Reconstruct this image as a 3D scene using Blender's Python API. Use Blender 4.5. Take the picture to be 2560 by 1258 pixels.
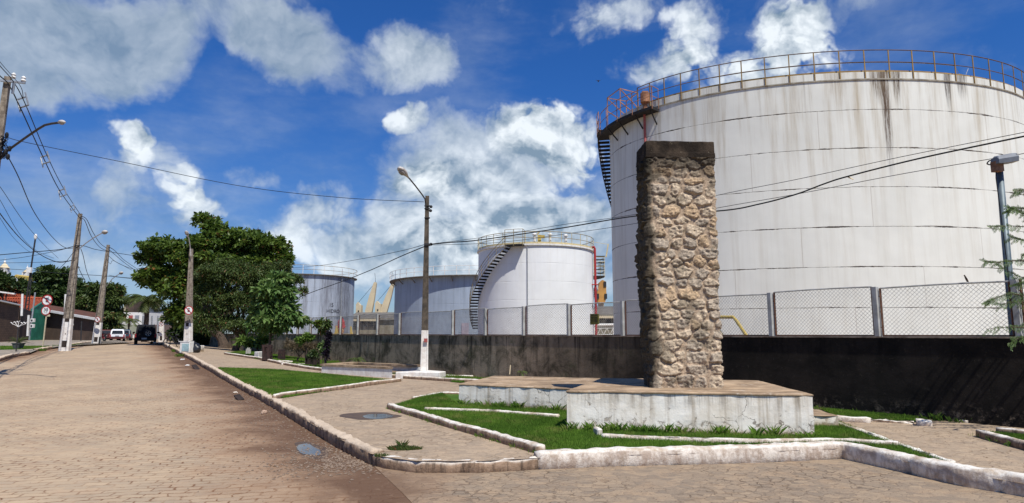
import bpy, bmesh, math, random
import numpy as np
from mathutils import Vector, noise as mnoise
R = math.radians
random.seed(7)
scene = bpy.context.scene
col = scene.collection
for o in list(bpy.data.objects): bpy.data.objects.remove(o)

# ------------------------------------------------------------------ camera
EYE = 1.75; FPX = 1600.0; CX = 1280.0; CY = 629.0; PITCH = R(7.51)
cd = bpy.data.cameras.new('camera'); cam = bpy.data.objects.new('camera', cd); col.objects.link(cam)
cd.sensor_width = 36; cd.lens = 36*FPX/2560; cd.clip_end = 6000; cd.clip_start = 0.05
cam.location = (0, 0, EYE); cam.rotation_euler = (R(90)+PITCH, 0, 0)
scene.camera = cam
# ------------------------------------------------------------------ exposure, sun, sky
vs = scene.view_settings
vs.view_transform = 'Standard'; vs.look = 'None'; vs.gamma = 1; vs.exposure = 0.12
SUN_EL = R(57); SUN_AZ = R(149)      # azimuth from +Y towards +X
sl = bpy.data.lights.new('sun', 'SUN'); sl.energy = 4.8; sl.angle = R(0.5); sl.color = (1.0, 0.955, 0.875)
so = bpy.data.objects.new('sun', sl); col.objects.link(so)
sdir = Vector((math.sin(SUN_AZ)*math.cos(SUN_EL), math.cos(SUN_AZ)*math.cos(SUN_EL), math.sin(SUN_EL)))
so.rotation_euler = sdir.to_track_quat('Z', 'Y').to_euler(); so.location = (0, -20, 60)

# ---- node helpers
def N(nt, t, ins=None, **props):
    n = nt.nodes.new(t)
    for k, v in props.items(): setattr(n, k, v)
    for k, v in (ins or {}).items():
        s = n.inputs[k]
        if isinstance(v, bpy.types.NodeSocket): nt.links.new(v, s)
        else: s.default_value = v
    return n
def mth(nt, op, a, b=0.0, c=0.0, clamp=False):
    n = nt.nodes.new('ShaderNodeMath'); n.operation = op; n.use_clamp = clamp
    for i, v in enumerate((a, b, c)):
        if isinstance(v, bpy.types.NodeSocket): nt.links.new(v, n.inputs[i])
        else: n.inputs[i].default_value = v
    return n.outputs[0]
def c4(c): return tuple(c)+(1.0,) if len(c) == 3 else tuple(c)
def mix(nt, f, a, b, mode='MIX'):
    n = nt.nodes.new('ShaderNodeMix'); n.data_type = 'RGBA'; n.blend_type = mode
    for i, v in ((0, f), (6, a), (7, b)):
        if isinstance(v, bpy.types.NodeSocket): nt.links.new(v, n.inputs[i])
        else: n.inputs[i].default_value = v if i == 0 else c4(v)
    return n.outputs[2]
def sstep(nt, v, lo, hi, a=0.0, b=1.0):
    n = nt.nodes.new('ShaderNodeMapRange'); n.interpolation_type = 'SMOOTHSTEP'
    nt.links.new(v, n.inputs[0])
    for i, x in ((1, lo), (2, hi), (3, a), (4, b)): n.inputs[i].default_value = x
    return n.outputs[0]
def noise(nt, vec, scale, detail=4, rough=0.55, dist=0.0):
    n = nt.nodes.new('ShaderNodeTexNoise')
    if nt is globals().get('wt'): n.noise_dimensions = '2D'
    if vec is not None: nt.links.new(vec, n.inputs['Vector'])
    n.inputs['Scale'].default_value = scale; n.inputs['Detail'].default_value = detail
    n.inputs['Roughness'].default_value = rough; n.inputs['Distortion'].default_value = dist
    return n.outputs['Fac']
def mapping(nt, vec, scale=(1,1,1), loc=(0,0,0), rot=(0,0,0)):
    n = nt.nodes.new('ShaderNodeMapping'); nt.links.new(vec, n.inputs[0])
    n.inputs['Scale'].default_value = scale; n.inputs['Location'].default_value = loc; n.inputs['Rotation'].default_value = rot
    return n.outputs[0]

world = bpy.data.worlds.new('World'); scene.world = world; world.use_nodes = True
wt = world.node_tree; wt.nodes.clear()
sky = N(wt, 'ShaderNodeTexSky', sky_type='NISHITA'); sky.sun_disc = False
sky.sun_elevation = SUN_EL; sky.sun_rotation = SUN_AZ; sky.altitude = 0; sky.air_density = 1.0; sky.dust_density = 0.3; sky.ozone_density = 3.0
geo = N(wt, 'ShaderNodeNewGeometry'); inc = N(wt, 'ShaderNodeVectorMath', {0: geo.outputs['Incoming']}, operation='SCALE'); inc.inputs['Scale'].default_value = -1
tcw = N(wt, 'ShaderNodeTexCoord'); sep = N(wt, 'ShaderNodeSeparateXYZ', {0: tcw.outputs['Generated']})
az = mth(wt, 'ARCTAN2', sep.outputs[0], sep.outputs[1]); el = mth(wt, 'ARCSINE', sep.outputs[2])
cl = N(wt, 'ShaderNodeCombineXYZ', {0: az, 1: el}).outputs[0]
def pxdir(px, py):
    cx = (px-CX)/FPX; cy = (CY-py)/FPX
    return Vector((cx, math.cos(PITCH)-cy*math.sin(PITCH), math.sin(PITCH)+cy*math.cos(PITCH)))
def pxang(px, py):
    d = pxdir(px, py).normalized(); return math.atan2(d.x, d.y), math.asin(d.z)
# centre x, y and radii of each cloud mass (as seen from the park), weight, whiteness
CL = [(100,70,420,230,1.05,0),(340,130,210,150,.8,0),(60,230,260,70,.5,0),(600,30,240,130,.8,0),(720,110,170,110,.7,0),(830,190,150,80,.5,0),
      (1020,150,165,100,.95,.15),(335,352,62,44,1.0,.9),(345,395,60,50,.75,.7),(430,395,90,50,.5,.15),(325,470,140,75,.62,.1),(455,455,62,60,.85,.75),(495,520,90,60,.85,.6),(640,600,150,80,.6,.4),
      (1005,290,60,40,.8,.6),(1120,390,210,150,.95,.15),(1330,320,115,100,1.0,.9),(1440,360,140,110,.85,.7),(1060,450,70,60,.8,.8),(1240,520,340,190,1.0,.45),(1400,620,340,150,.9,.2),(900,640,420,140,.75,.3),(1180,640,300,120,.6,.2),
      (1520,40,180,70,.7,.35),(1730,80,120,110,.95,.6),(1620,170,130,70,.7,.4),(1975,80,110,100,1.15,1.0),(1960,170,200,80,.95,.8),(1760,190,150,80,.7,.5),(2130,30,140,50,.5,0),
      (800,500,130,70,.45,.3),(600,450,110,60,.45,.2),(150,540,360,110,.42,0),(250,680,500,80,.45,.1),(2700,60,200,150,.6,.4),(3000,300,300,200,.6,.3),(-500,200,400,250,.7,.2)]
warp = N(wt, 'ShaderNodeTexNoise', {'Vector': cl, 'Scale': 7.0, 'Detail': 5.0, 'Roughness': .6}, noise_dimensions='2D')
wv = N(wt, 'ShaderNodeVectorMath', {0: warp.outputs['Color'], 1: (.5,.5,.5)}, operation='SUBTRACT').outputs[0]
wv = N(wt, 'ShaderNodeVectorMath', {0: wv}, operation='SCALE'); wv.inputs['Scale'].default_value = .085
clw = N(wt, 'ShaderNodeVectorMath', {0: cl, 1: wv.outputs[0]}, operation='ADD').outputs[0]
sw = N(wt, 'ShaderNodeSeparateXYZ', {0: clw}); ax, ey = sw.outputs[0], sw.outputs[1]
F = None; B = None
for (px, py, rx, ry, w, br) in CL:
    a, e = pxang(px, py); a2, _ = pxang(px+rx, py); _, e2 = pxang(px, py-ry)
    ra = abs(a2-a); re = abs(e2-e)
    dx = mth(wt, 'MULTIPLY', mth(wt, 'SUBTRACT', ax, a), 1/ra); dy = mth(wt, 'MULTIPLY', mth(wt, 'SUBTRACT', ey, e), 1/re)
    d2 = mth(wt, 'ADD', mth(wt, 'MULTIPLY', dx, dx), mth(wt, 'MULTIPLY', dy, dy))
    v = mth(wt, 'MAXIMUM', mth(wt, 'SUBTRACT', 1.0, d2), 0.0)
    vw = mth(wt, 'MULTIPLY', v, w)
    F = vw if F is None else mth(wt, 'ADD', F, vw)
    if br > 0:
        vb = mth(wt, 'MULTIPLY', v, br); B = vb if B is None else mth(wt, 'ADD', B, vb)
n1 = noise(wt, mapping(wt, cl, (1,1.35,1)), 6.5, 9, .58, .3)
n2 = noise(wt, mapping(wt, cl, (1,1.35,1), (-.012,-.035,0)), 6.5, 9, .58, .3)
def puffs(loc):
    v_ = N(wt, 'ShaderNodeTexVoronoi', {'Vector': mapping(wt, clw, (1,1.2,1), loc), 'Scale': 13.0, 'Detail': 3.0, 'Roughness': .62}, feature='F1', voronoi_dimensions='2D'); return v_.outputs['Distance']
q1 = puffs((0,0,0)); q2 = puffs((-.010,-.024,0))
Bc = mth(wt, 'MINIMUM', mth(wt, 'MULTIPLY', B, 1.3), 1.0)
dens = mth(wt, 'ADD', mth(wt, 'MULTIPLY', mth(wt, 'SUBTRACT', .50, q1), mth(wt, 'ADD', .15, mth(wt, 'MULTIPLY', Bc, .65))), mth(wt, 'MULTIPLY', F, 1.12))
dens = mth(wt, 'ADD', dens, mth(wt, 'MULTIPLY', mth(wt, 'SUBTRACT', n1, .5), 1.5))
als = sstep(wt, dens, .02, .95); alh = sstep(wt, dens, .06, .62)
al = mth(wt, 'ADD', mth(wt, 'MULTIPLY', mth(wt, 'MULTIPLY', als, .84), mth(wt, 'SUBTRACT', 1.0, Bc)), mth(wt, 'MULTIPLY', alh, Bc))
wide = sstep(wt, noise(wt, mapping(wt, cl, (1,2.6,1), (3,1,0)), 3.0, 6, .6), .42, .85)
al = mth(wt, 'MAXIMUM', mth(wt, 'MULTIPLY', al, .93), mth(wt, 'MULTIPLY', wide, mth(wt, 'ADD', .22, mth(wt, 'MULTIPLY', sstep(wt, el, .40, .05), .38))))
edge = mth(wt, 'MULTIPLY', mth(wt, 'ADD', mth(wt, 'SUBTRACT', n1, n2), mth(wt, 'MULTIPLY', mth(wt, 'SUBTRACT', q2, q1), .26)), 3.2)
low = mth(wt, 'MULTIPLY', mth(wt, 'SUBTRACT', noise(wt, mapping(wt, clw, (1,1.4,1), (4,2,0)), 3.2, 5, .6), .42), .75)
edge = mth(wt, 'MULTIPLY', edge, mth(wt, 'ADD', .22, mth(wt, 'MULTIPLY', Bc, .78)))
bright = mth(wt, 'ADD', mth(wt, 'ADD', .17, mth(wt, 'MULTIPLY', mth(wt, 'MINIMUM', B, 1.0), .55)), mth(wt, 'ADD', edge, mth(wt, 'MULTIPLY', low, mth(wt, 'SUBTRACT', 1.0, mth(wt, 'MULTIPLY', Bc, .7)))))
bright = mth(wt, 'ADD', bright, mth(wt, 'MULTIPLY', sstep(wt, dens, 1.0, .4), .12), clamp=True)
ccol = mix(wt, bright, (.22,.31,.40), (.88,.94,.98))
skyt = mix(wt, sstep(wt, el, -.05, .42), (.56,.68,.90), (.23,.62,1.20))
skyc = N(wt, 'ShaderNodeVectorMath', {0: sky.outputs[0], 1: skyt}, operation='MULTIPLY').outputs[0]
skyc = N(wt, 'ShaderNodeVectorMath', {0: skyc}, operation='SCALE'); skyc.inputs['Scale'].default_value = .088
fin = mix(wt, al, skyc.outputs[0], ccol)
bgs = N(wt, 'ShaderNodeVectorMath', {0: fin}, operation='SCALE'); bgs.inputs['Scale'].default_value = 1/.1
bg = N(wt, 'ShaderNodeBackground', {'Color': bgs.outputs[0], 'Strength': .1})
wo = N(wt, 'ShaderNodeOutputWorld'); wt.links.new(bg.outputs[0], wo.inputs[0])

# ------------------------------------------------------------------ terrain
def interp(x, pts):
    if x <= pts[0][0]: return pts[0][1]
    for (a, b), (c, d) in zip(pts, pts[1:]):
        if x <= c: return b+(d-b)*(x-a)/(c-a)
    return pts[-1][1]
GR = [(12,0),(20,.06),(26,.17),(34,.5),(45,.85),(60,1.0),(90,1.15),(200,1.3)]
GP = [(12,0),(28,0),(40,.2),(60,.5),(100,.9),(200,1.3)]
KX = [(0,3.5),(8,-1.75),(17.4,-6.5),(26,-11.5),(40,-21.2),(57,-31.5),(120,-70),(300,-180)]
def g(x, y):
    t = (x-interp(y, KX))/9.0; t = max(0, min(1, t)); t = t*t*(3-2*t)
    return interp(y, GR)*(1-t)+interp(y, GP)*t
def ray(px, py): return pxdir(px, py)
def V(px, py, Y):
    d = ray(px, py); k = Y/d.y; return Vector((d.x*k, Y, EYE+d.z*k))
def G(px, py, off=0.0):
    d = ray(px, py)
    def f(Y):
        k = Y/d.y; return EYE+d.z*k-g(d.x*k, Y)-off
    Y = 2.0; st = .5
    while f(Y) > 0 and Y < 400: Y += st
    lo, hi = Y-st, Y
    for _ in range(30):
        m = (lo+hi)/2
        if f(m) > 0: lo = m
        else: hi = m
    k = hi/d.y; return Vector((d.x*k, hi, g(d.x*k, hi)+off))
def ZG(x, y, off=0.0): return Vector((x, y, g(x, y)+off))
PARK = .15

# ------------------------------------------------------------------ mesh builder
class MB:
    def __init__(s): s.v = []; s.f = []
    def add(s, vs, fs):
        b = len(s.v); s.v += [tuple(p) for p in vs]; s.f += [tuple(b+i for i in f) for f in fs]; return s
    def box(s, c, d, rz=0, rx=0):
        vs = []
        for sx in (-.5,.5):
            for sy in (-.5,.5):
                for sz in (-.5,.5):
                    x, y, z = sx*d[0], sy*d[1], sz*d[2]
                    if rx: y, z = y*math.cos(rx)-z*math.sin(rx), y*math.sin(rx)+z*math.cos(rx)
                    if rz: x, y = x*math.cos(rz)-y*math.sin(rz), x*math.sin(rz)+y*math.cos(rz)
                    vs.append((c[0]+x, c[1]+y, c[2]+z))
        return s.add(vs, [(0,1,3,2),(4,6,7,5),(0,4,5,1),(2,3,7,6),(0,2,6,4),(1,5,7,3)])
    def tube(s, pts, r, n=6, cap=True):
        pts = [Vector(p) for p in pts]; rs = r if isinstance(r, (list, tuple)) else [r]*len(pts)
        rings = []; up = Vector((0,0,1)); prev = None
        for i, p in enumerate(pts):
            a = pts[max(i-1, 0)]; b = pts[min(i+1, len(pts)-1)]; t = (b-a)
            t = t.normalized() if t.length > 1e-9 else Vector((0,0,1))
            if prev is None: u = t.cross(up if abs(t.z) < .95 else Vector((1,0,0))).normalized()
            else:
                u = prev-t*prev.dot(t); u = u.normalized() if u.length > 1e-6 else t.orthogonal().normalized()
            prev = u; w = t.cross(u)
            rings.append([p+(u*math.cos(2*math.pi*k/n)+w*math.sin(2*math.pi*k/n))*rs[i] for k in range(n)])
        vs = [q for rg in rings for q in rg]; fs = []
        for i in range(len(pts)-1):
            for k in range(n):
                k2 = (k+1) % n; fs.append((i*n+k, i*n+k2, (i+1)*n+k2, (i+1)*n+k))
        if cap: fs.append(tuple(range(n-1, -1, -1))); fs.append(tuple((len(pts)-1)*n+k for k in range(n)))
        return s.add(vs, fs)
    def beam(s, a, b, w, h, upv=(0,0,1)):
        a = Vector(a); b = Vector(b); t = (b-a).normalized(); up = Vector(upv)
        if abs(t.dot(up)) > .97: up = Vector((0,1,0))
        u = t.cross(up).normalized()*w/2; v = u.cross(t).normalized()*h/2
        vs = [p+x*u+y*v for p in (a, b) for x, y in ((-1,-1),(1,-1),(1,1),(-1,1))]
        return s.add(vs, [(3,2,1,0),(4,5,6,7),(0,1,5,4),(1,2,6,5),(2,3,7,6),(3,0,4,7)])
    def lathe(s, prof, c=(0,0,0), n=24, axis='Z', capb=True, capt=True):
        vs = []; fs = []
        for (r, z) in prof:
            for k in range(n):
                a = 2*math.pi*k/n; x, y = r*math.cos(a), r*math.sin(a)
                p = (x, y, z) if axis == 'Z' else ((x, z, y) if axis == 'Y' else (z, x, y))
                vs.append((c[0]+p[0], c[1]+p[1], c[2]+p[2]))
        for i in range(len(prof)-1):
            for k in range(n):
                k2 = (k+1) % n; fs.append((i*n+k, i*n+k2, (i+1)*n+k2, (i+1)*n+k))
        if capb and prof[0][0] > 1e-4: fs.append(tuple(range(n-1, -1, -1)))
        if capt and prof[-1][0] > 1e-4: fs.append(tuple((len(prof)-1)*n+k for k in range(n)))
        return s.add(vs, fs)
    def prism(s, poly, z0, z1):
        n = len(poly); vs = [(p[0], p[1], z0) for p in poly]+[(p[0], p[1], z1) for p in poly]
        fs = [tuple(range(n-1, -1, -1)), tuple(range(n, 2*n))]+[(i, (i+1) % n, n+(i+1) % n, n+i) for i in range(n)]
        return s.add(vs, fs)
    def loft(s, rings, cap=True):
        n = len(rings[0]); vs = [p for r in rings for p in r]; fs = []
        for i in range(len(rings)-1):
            for k in range(n):
                k2 = (k+1) % n; fs.append((i*n+k, i*n+k2, (i+1)*n+k2, (i+1)*n+k))
        if cap: fs.append(tuple(range(n-1, -1, -1))); fs.append(tuple((len(rings)-1)*n+k for k in range(n)))
        return s.add(vs, fs)
    def sphere(s, c, r, n=10, m=7):
        rx, ry, rz = r if isinstance(r, (tuple, list)) else (r, r, r)
        rings = [[(c[0]+rx*math.cos(2*math.pi*k/n)*math.sin(math.pi*j/m), c[1]+ry*math.sin(2*math.pi*k/n)*math.sin(math.pi*j/m), c[2]-rz*math.cos(math.pi*j/m)) for k in range(n)] for j in range(1, m)]
        return s.loft(rings)
    def build(s, name, mat, parent=None, smooth=False, world=False, bevel=0, fixn=True):
        me = bpy.data.meshes.new(name)
        vs = s.v
        if world and parent is not None:
            o = Vector((0,0,0)); p = parent
            while p is not None: o += p.location; p = p.parent
            vs = [(a-o.x, b-o.y, c-o.z) for a, b, c in vs]
        me.from_pydata(vs, [], s.f)
        if fixn and len(s.f) < 60000:
            bm = bmesh.new(); bm.from_mesh(me); bmesh.ops.recalc_face_normals(bm, faces=bm.faces)
            if bevel: bmesh.ops.bevel(bm, geom=list(bm.edges), offset=bevel, segments=1, affect='EDGES', profile=.5)
            bm.to_mesh(me); bm.free()
        me.materials.append(mat)
        if smooth: me.polygons.foreach_set('use_smooth', [True]*len(me.polygons))
        o = bpy.data.objects.new(name, me); col.objects.link(o)
        if parent is not None: o.parent = parent
        return o
def tag(o, label=None, cat=None, group=None, kind=None):
    if label: o['label'] = label
    if cat: o['category'] = cat
    if group: o['group'] = group
    if kind: o['kind'] = kind
    return o
def thing(name, label, cat, loc=(0,0,0), rz=0, group=None):
    o = bpy.data.objects.new(name, None); col.objects.link(o); o.location = loc; o.rotation_euler = (0,0,rz)
    o.empty_display_size = .2
    return tag(o, label, cat, group)
def copy_tree(o, parent=None):
    c = o.copy(); col.objects.link(c); c.parent = parent
    for ch in list(o.children): copy_tree(ch, c)
    return c
def npmesh(name, verts, faces4, mat, parent=None, attr=None, smooth=False):
    """fast mesh from arrays; faces4 (n,k)"""
    verts = np.asarray(verts, dtype=np.float32); F_ = np.asarray(faces4, dtype=np.int32); k = F_.shape[1]
    me = bpy.data.meshes.new(name); me.vertices.add(len(verts)); me.vertices.foreach_set('co', verts.ravel())
    me.loops.add(F_.size); me.loops.foreach_set('vertex_index', F_.ravel())
    me.polygons.add(len(F_)); me.polygons.foreach_set('loop_start', np.arange(0, F_.size, k, dtype=np.int32))
    try: me.polygons.foreach_set('loop_total', np.full(len(F_), k, dtype=np.int32))
    except Exception: pass
    me.update(calc_edges=True)
    if attr:
        for nm, dom, arr in attr:
            if arr.ndim == 1:
                a = me.attributes.new(nm, 'FLOAT', dom); a.data.foreach_set('value', arr.astype(np.float32))
            else:
                a = me.attributes.new(nm, 'FLOAT_COLOR', dom); a.data.foreach_set('color', arr.astype(np.float32).ravel())
    if smooth: me.polygons.foreach_set('use_smooth', np.ones(len(F_), dtype=bool))
    me.materials.append(mat); me.validate()
    o = bpy.data.objects.new(name, me); col.objects.link(o)
    if parent is not None: o.parent = parent
    return o

# ------------------------------------------------------------------ materials
def newmat(name, rough=.8, spec=.3, metal=0):
    m = bpy.data.materials.new(name); m.use_nodes = True; nt = m.node_tree
    b = nt.nodes['Principled BSDF']; b.inputs['Roughness'].default_value = rough
    b.inputs['Specular IOR Level'].default_value = spec; b.inputs['Metallic'].default_value = metal
    return m, nt, b
def bump(nt, b, h, st=.3, dist=.02):
    n = N(nt, 'ShaderNodeBump', {'Height': h, 'Strength': st, 'Distance': dist}); nt.links.new(n.outputs[0], b.inputs['Normal'])
def setc(nt, b, c): nt.links.new(c, b.inputs['Base Color'])
def simple(name, c1, c2=None, scale=3.0, rough=.7, spec=.3, metal=0, bmp=0, streak=0, sc=(.05,.04,.03)):
    m, nt, b = newmat(name, rough, spec, metal)
    c2 = c2 or tuple(x*.75 for x in c1)
    tc = N(nt, 'ShaderNodeTexCoord').outputs['Object']
    n = noise(nt, tc, scale, 6, .62)
    c = mix(nt, sstep(nt, n, .32, .68), c1, c2)
    if streak:
        n3 = noise(nt, mapping(nt, tc, (5,5,.35)), scale, 5, .6)
        c = mix(nt, mth(nt, 'MULTIPLY', sstep(nt, n3, .5, .75), streak), c, sc)
    setc(nt, b, c)
    if bmp: bump(nt, b, noise(nt, tc, scale*6, 5, .65), bmp, .01)
    return m
MAT = {}
MAT['black'] = simple('black_paint', (.012,.012,.014), (.02,.02,.022), rough=.5)
MAT['white'] = simple('white_paint', (.78,.77,.74), (.62,.60,.55), 4, .6, streak=.25, sc=(.4,.34,.25))
MAT['conc'] = simple('old_concrete', (.20,.17,.13), (.10,.085,.065), 5, .9, bmp=.5, streak=.5, sc=(.05,.045,.035))
MAT['greymetal'] = simple('galvanised_metal', (.36,.38,.40), (.25,.26,.27), 6, .45, metal=.3)
MAT['lampmetal'] = simple('lamp_metal', (.55,.53,.50), (.38,.34,.30), 6, .45)
MAT['darkmetal'] = simple('dark_metal', (.035,.033,.035), (.02,.02,.02), 8, .6)
MAT['rust'] = simple('rusty_metal', (.18,.085,.05), (.09,.045,.03), 14, .85, bmp=.3)
MAT['orangepaint'] = simple('faded_orange_paint', (.44,.22,.12), (.20,.09,.05), 3, .75)
MAT['tread'] = simple('dark_grating', (.018,.017,.018), (.03,.026,.024), 6, .8)
MAT['yellow'] = simple('yellow_paint', (.55,.40,.09), (.40,.30,.08), 3, .7)
MAT['paleyellow'] = simple('pale_yellow_paint', (.62,.52,.28), (.50,.42,.24), 3, .7)
MAT['brownyellow'] = simple('ochre_paint', (.33,.22,.08), (.22,.14,.05), 1.5, .75)
MAT['red'] = simple('red_paint', (.42,.03,.035), (.28,.03,.03), 4, .6)
MAT['pinkred'] = simple('faded_red_paint', (.42,.12,.11), (.3,.07,.06), 4, .65)
MAT['wire'] = simple('cable_rubber', (.012,.012,.013), rough=.6)
MAT['glass'] = simple('dark_glass', (.008,.010,.014), (.012,.014,.018), 2, .06, .3)
MAT['cream'] = simple('cream_paint', (.62,.52,.34), (.5,.42,.28), .4, .7)
MAT['bark'] = simple('bark', (.10,.07,.05), (.05,.038,.03), 9, .95, bmp=.8)
MAT['darkwood'] = simple('dark_wood', (.045,.03,.024), (.025,.018,.015), 9, .9)
MAT['tyre'] = simple('tyre_rubber', (.014,.014,.014), rough=.9)
MAT['rim'] = simple('wheel_rim', (.30,.31,.32), rough=.35, metal=.5)
MAT['chain'] = simple('chain_link_wire', (.36,.36,.35), (.20,.17,.15), 3, .6)
MAT['postgrey'] = simple('grey_fence_post', (.42,.43,.42), (.28,.28,.26), 4, .8, streak=.4, sc=(.16,.10,.06))

def plaster_mat():
    m, nt, b = newmat('whitewashed_plaster', .9, .2)
    tc = N(nt, 'ShaderNodeTexCoord').outputs['Object']
    sepz = N(nt, 'ShaderNodeSeparateXYZ', {0: tc}).outputs[2]
    n = noise(nt, tc, 2.2, 8, .65)
    c = mix(nt, sstep(nt, n, .35, .7), (.90,.855,.755), (.72,.65,.53))
    st = noise(nt, mapping(nt, tc, (3.4,3.4,.12)), 1.6, 5, .6)
    c = mix(nt, mth(nt, 'MULTIPLY', sstep(nt, st, .47, .70), .72), c, (.30,.22,.13))
    c = mix(nt, mth(nt, 'MULTIPLY', mth(nt, 'MULTIPLY', sstep(nt, noise(nt, mapping(nt, tc, (6,6,.3)), 1.5, 6, .7), .45, .65), sstep(nt, sepz, .30, .62)), .6), c, (.16,.12,.08))
    pl = noise(nt, tc, 6.0, 9, .7, .8)
    low = sstep(nt, sepz, .42, .0)
    pm = sstep(nt, mth(nt, 'ADD', pl, mth(nt, 'MULTIPLY', low, .13)), .60, .68)
    c = mix(nt, mth(nt, 'MULTIPLY', pm, .75), c, (.30,.24,.17))
    wv_ = N(nt, 'ShaderNodeTexNoise', {'Vector': tc, 'Scale': 3.0, 'Detail': 6.0}); wo2 = N(nt, 'ShaderNodeVectorMath', {0: wv_.outputs['Color']}, operation='SCALE'); wo2.inputs['Scale'].default_value = .7
    vo = N(nt, 'ShaderNodeTexVoronoi', {'Vector': N(nt, 'ShaderNodeVectorMath', {0: tc, 1: wo2.outputs[0]}, operation='ADD').outputs[0], 'Scale': 1.3}, feature='DISTANCE_TO_EDGE')
    nn = noise(nt, tc, 1.3, 3)
    crk = mth(nt, 'MULTIPLY', sstep(nt, vo.outputs['Distance'], .012, .003), sstep(nt, nn, .5, .58))
    c = mix(nt, mth(nt, 'MULTIPLY', crk, .8), c, (.12,.09,.06))
    c = mix(nt, mth(nt, 'MULTIPLY', sstep(nt, mth(nt, 'SUBTRACT', sepz, mth(nt, 'MULTIPLY', n, .14)), .06, -.04), .75), c, (.34,.24,.13))
    setc(nt, b, c); bump(nt, b, mth(nt, 'ADD', noise(nt, tc, 18, 7, .7), mth(nt, 'MULTIPLY', pm, -.6)), .55, .012)
    return m
MAT['plaster'] = plaster_mat()
def slab_mat():
    m, nt, b = newmat('weathered_slab_top', .95, .1)
    tc = N(nt, 'ShaderNodeTexCoord').outputs['Object']
    n = noise(nt, mapping(nt, tc, (1,2.4,1)), 1.4, 8, .65, .5)
    c = mix(nt, sstep(nt, n, .34, .62), (.50,.36,.23), (.24,.17,.11))
    c = mix(nt, sstep(nt, noise(nt, tc, 5, 8, .7), .55, .72), c, (.55,.47,.37))
    c = mix(nt, mth(nt, 'MULTIPLY', sstep(nt, noise(nt, mapping(nt, tc, (1,3,1)), 3, 8, .75), .56, .66), .7), c, (.09,.065,.045))
    setc(nt, b, c); bump(nt, b, noise(nt, tc, 9, 8, .7), .6, .02); return m
MAT['slab'] = slab_mat()
def kerb_mat(name, wh):
    m, nt, b = newmat(name, .92, .15)
    gm = N(nt, 'ShaderNodeNewGeometry'); tc = gm.outputs['Position']; nz = N(nt, 'ShaderNodeSeparateXYZ', {0: gm.outputs['Normal']}).outputs[2]
    n = noise(nt, tc, 3.5, 8, .7)
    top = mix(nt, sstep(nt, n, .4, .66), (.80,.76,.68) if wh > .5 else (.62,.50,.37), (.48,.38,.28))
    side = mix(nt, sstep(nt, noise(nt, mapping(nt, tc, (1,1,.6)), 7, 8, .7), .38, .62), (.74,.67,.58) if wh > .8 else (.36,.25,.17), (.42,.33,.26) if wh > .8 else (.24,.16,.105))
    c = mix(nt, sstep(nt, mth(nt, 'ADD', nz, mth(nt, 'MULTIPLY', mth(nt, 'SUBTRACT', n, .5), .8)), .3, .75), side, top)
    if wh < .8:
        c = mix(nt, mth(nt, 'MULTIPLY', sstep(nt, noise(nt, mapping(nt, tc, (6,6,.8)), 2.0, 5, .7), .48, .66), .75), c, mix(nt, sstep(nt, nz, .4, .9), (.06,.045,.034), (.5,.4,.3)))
    else:
        pt = sstep(nt, noise(nt, tc, 5.0, 9, .72, 1.0), .55, .63)
        c = mix(nt, mth(nt, 'MULTIPLY', pt, .5), c, (.36,.29,.22))
    setc(nt, b, c); bump(nt, b, noise(nt, tc, 26, 8, .72), .8, .02); return m
MAT['kerbdirt'] = kerb_mat('dirty_kerb_stone', .3)
MAT['kerbedge'] = kerb_mat('limed_kerb_edge', .6)
MAT['kerbwhite'] = kerb_mat('whitewashed_kerb', 1.0)

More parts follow.
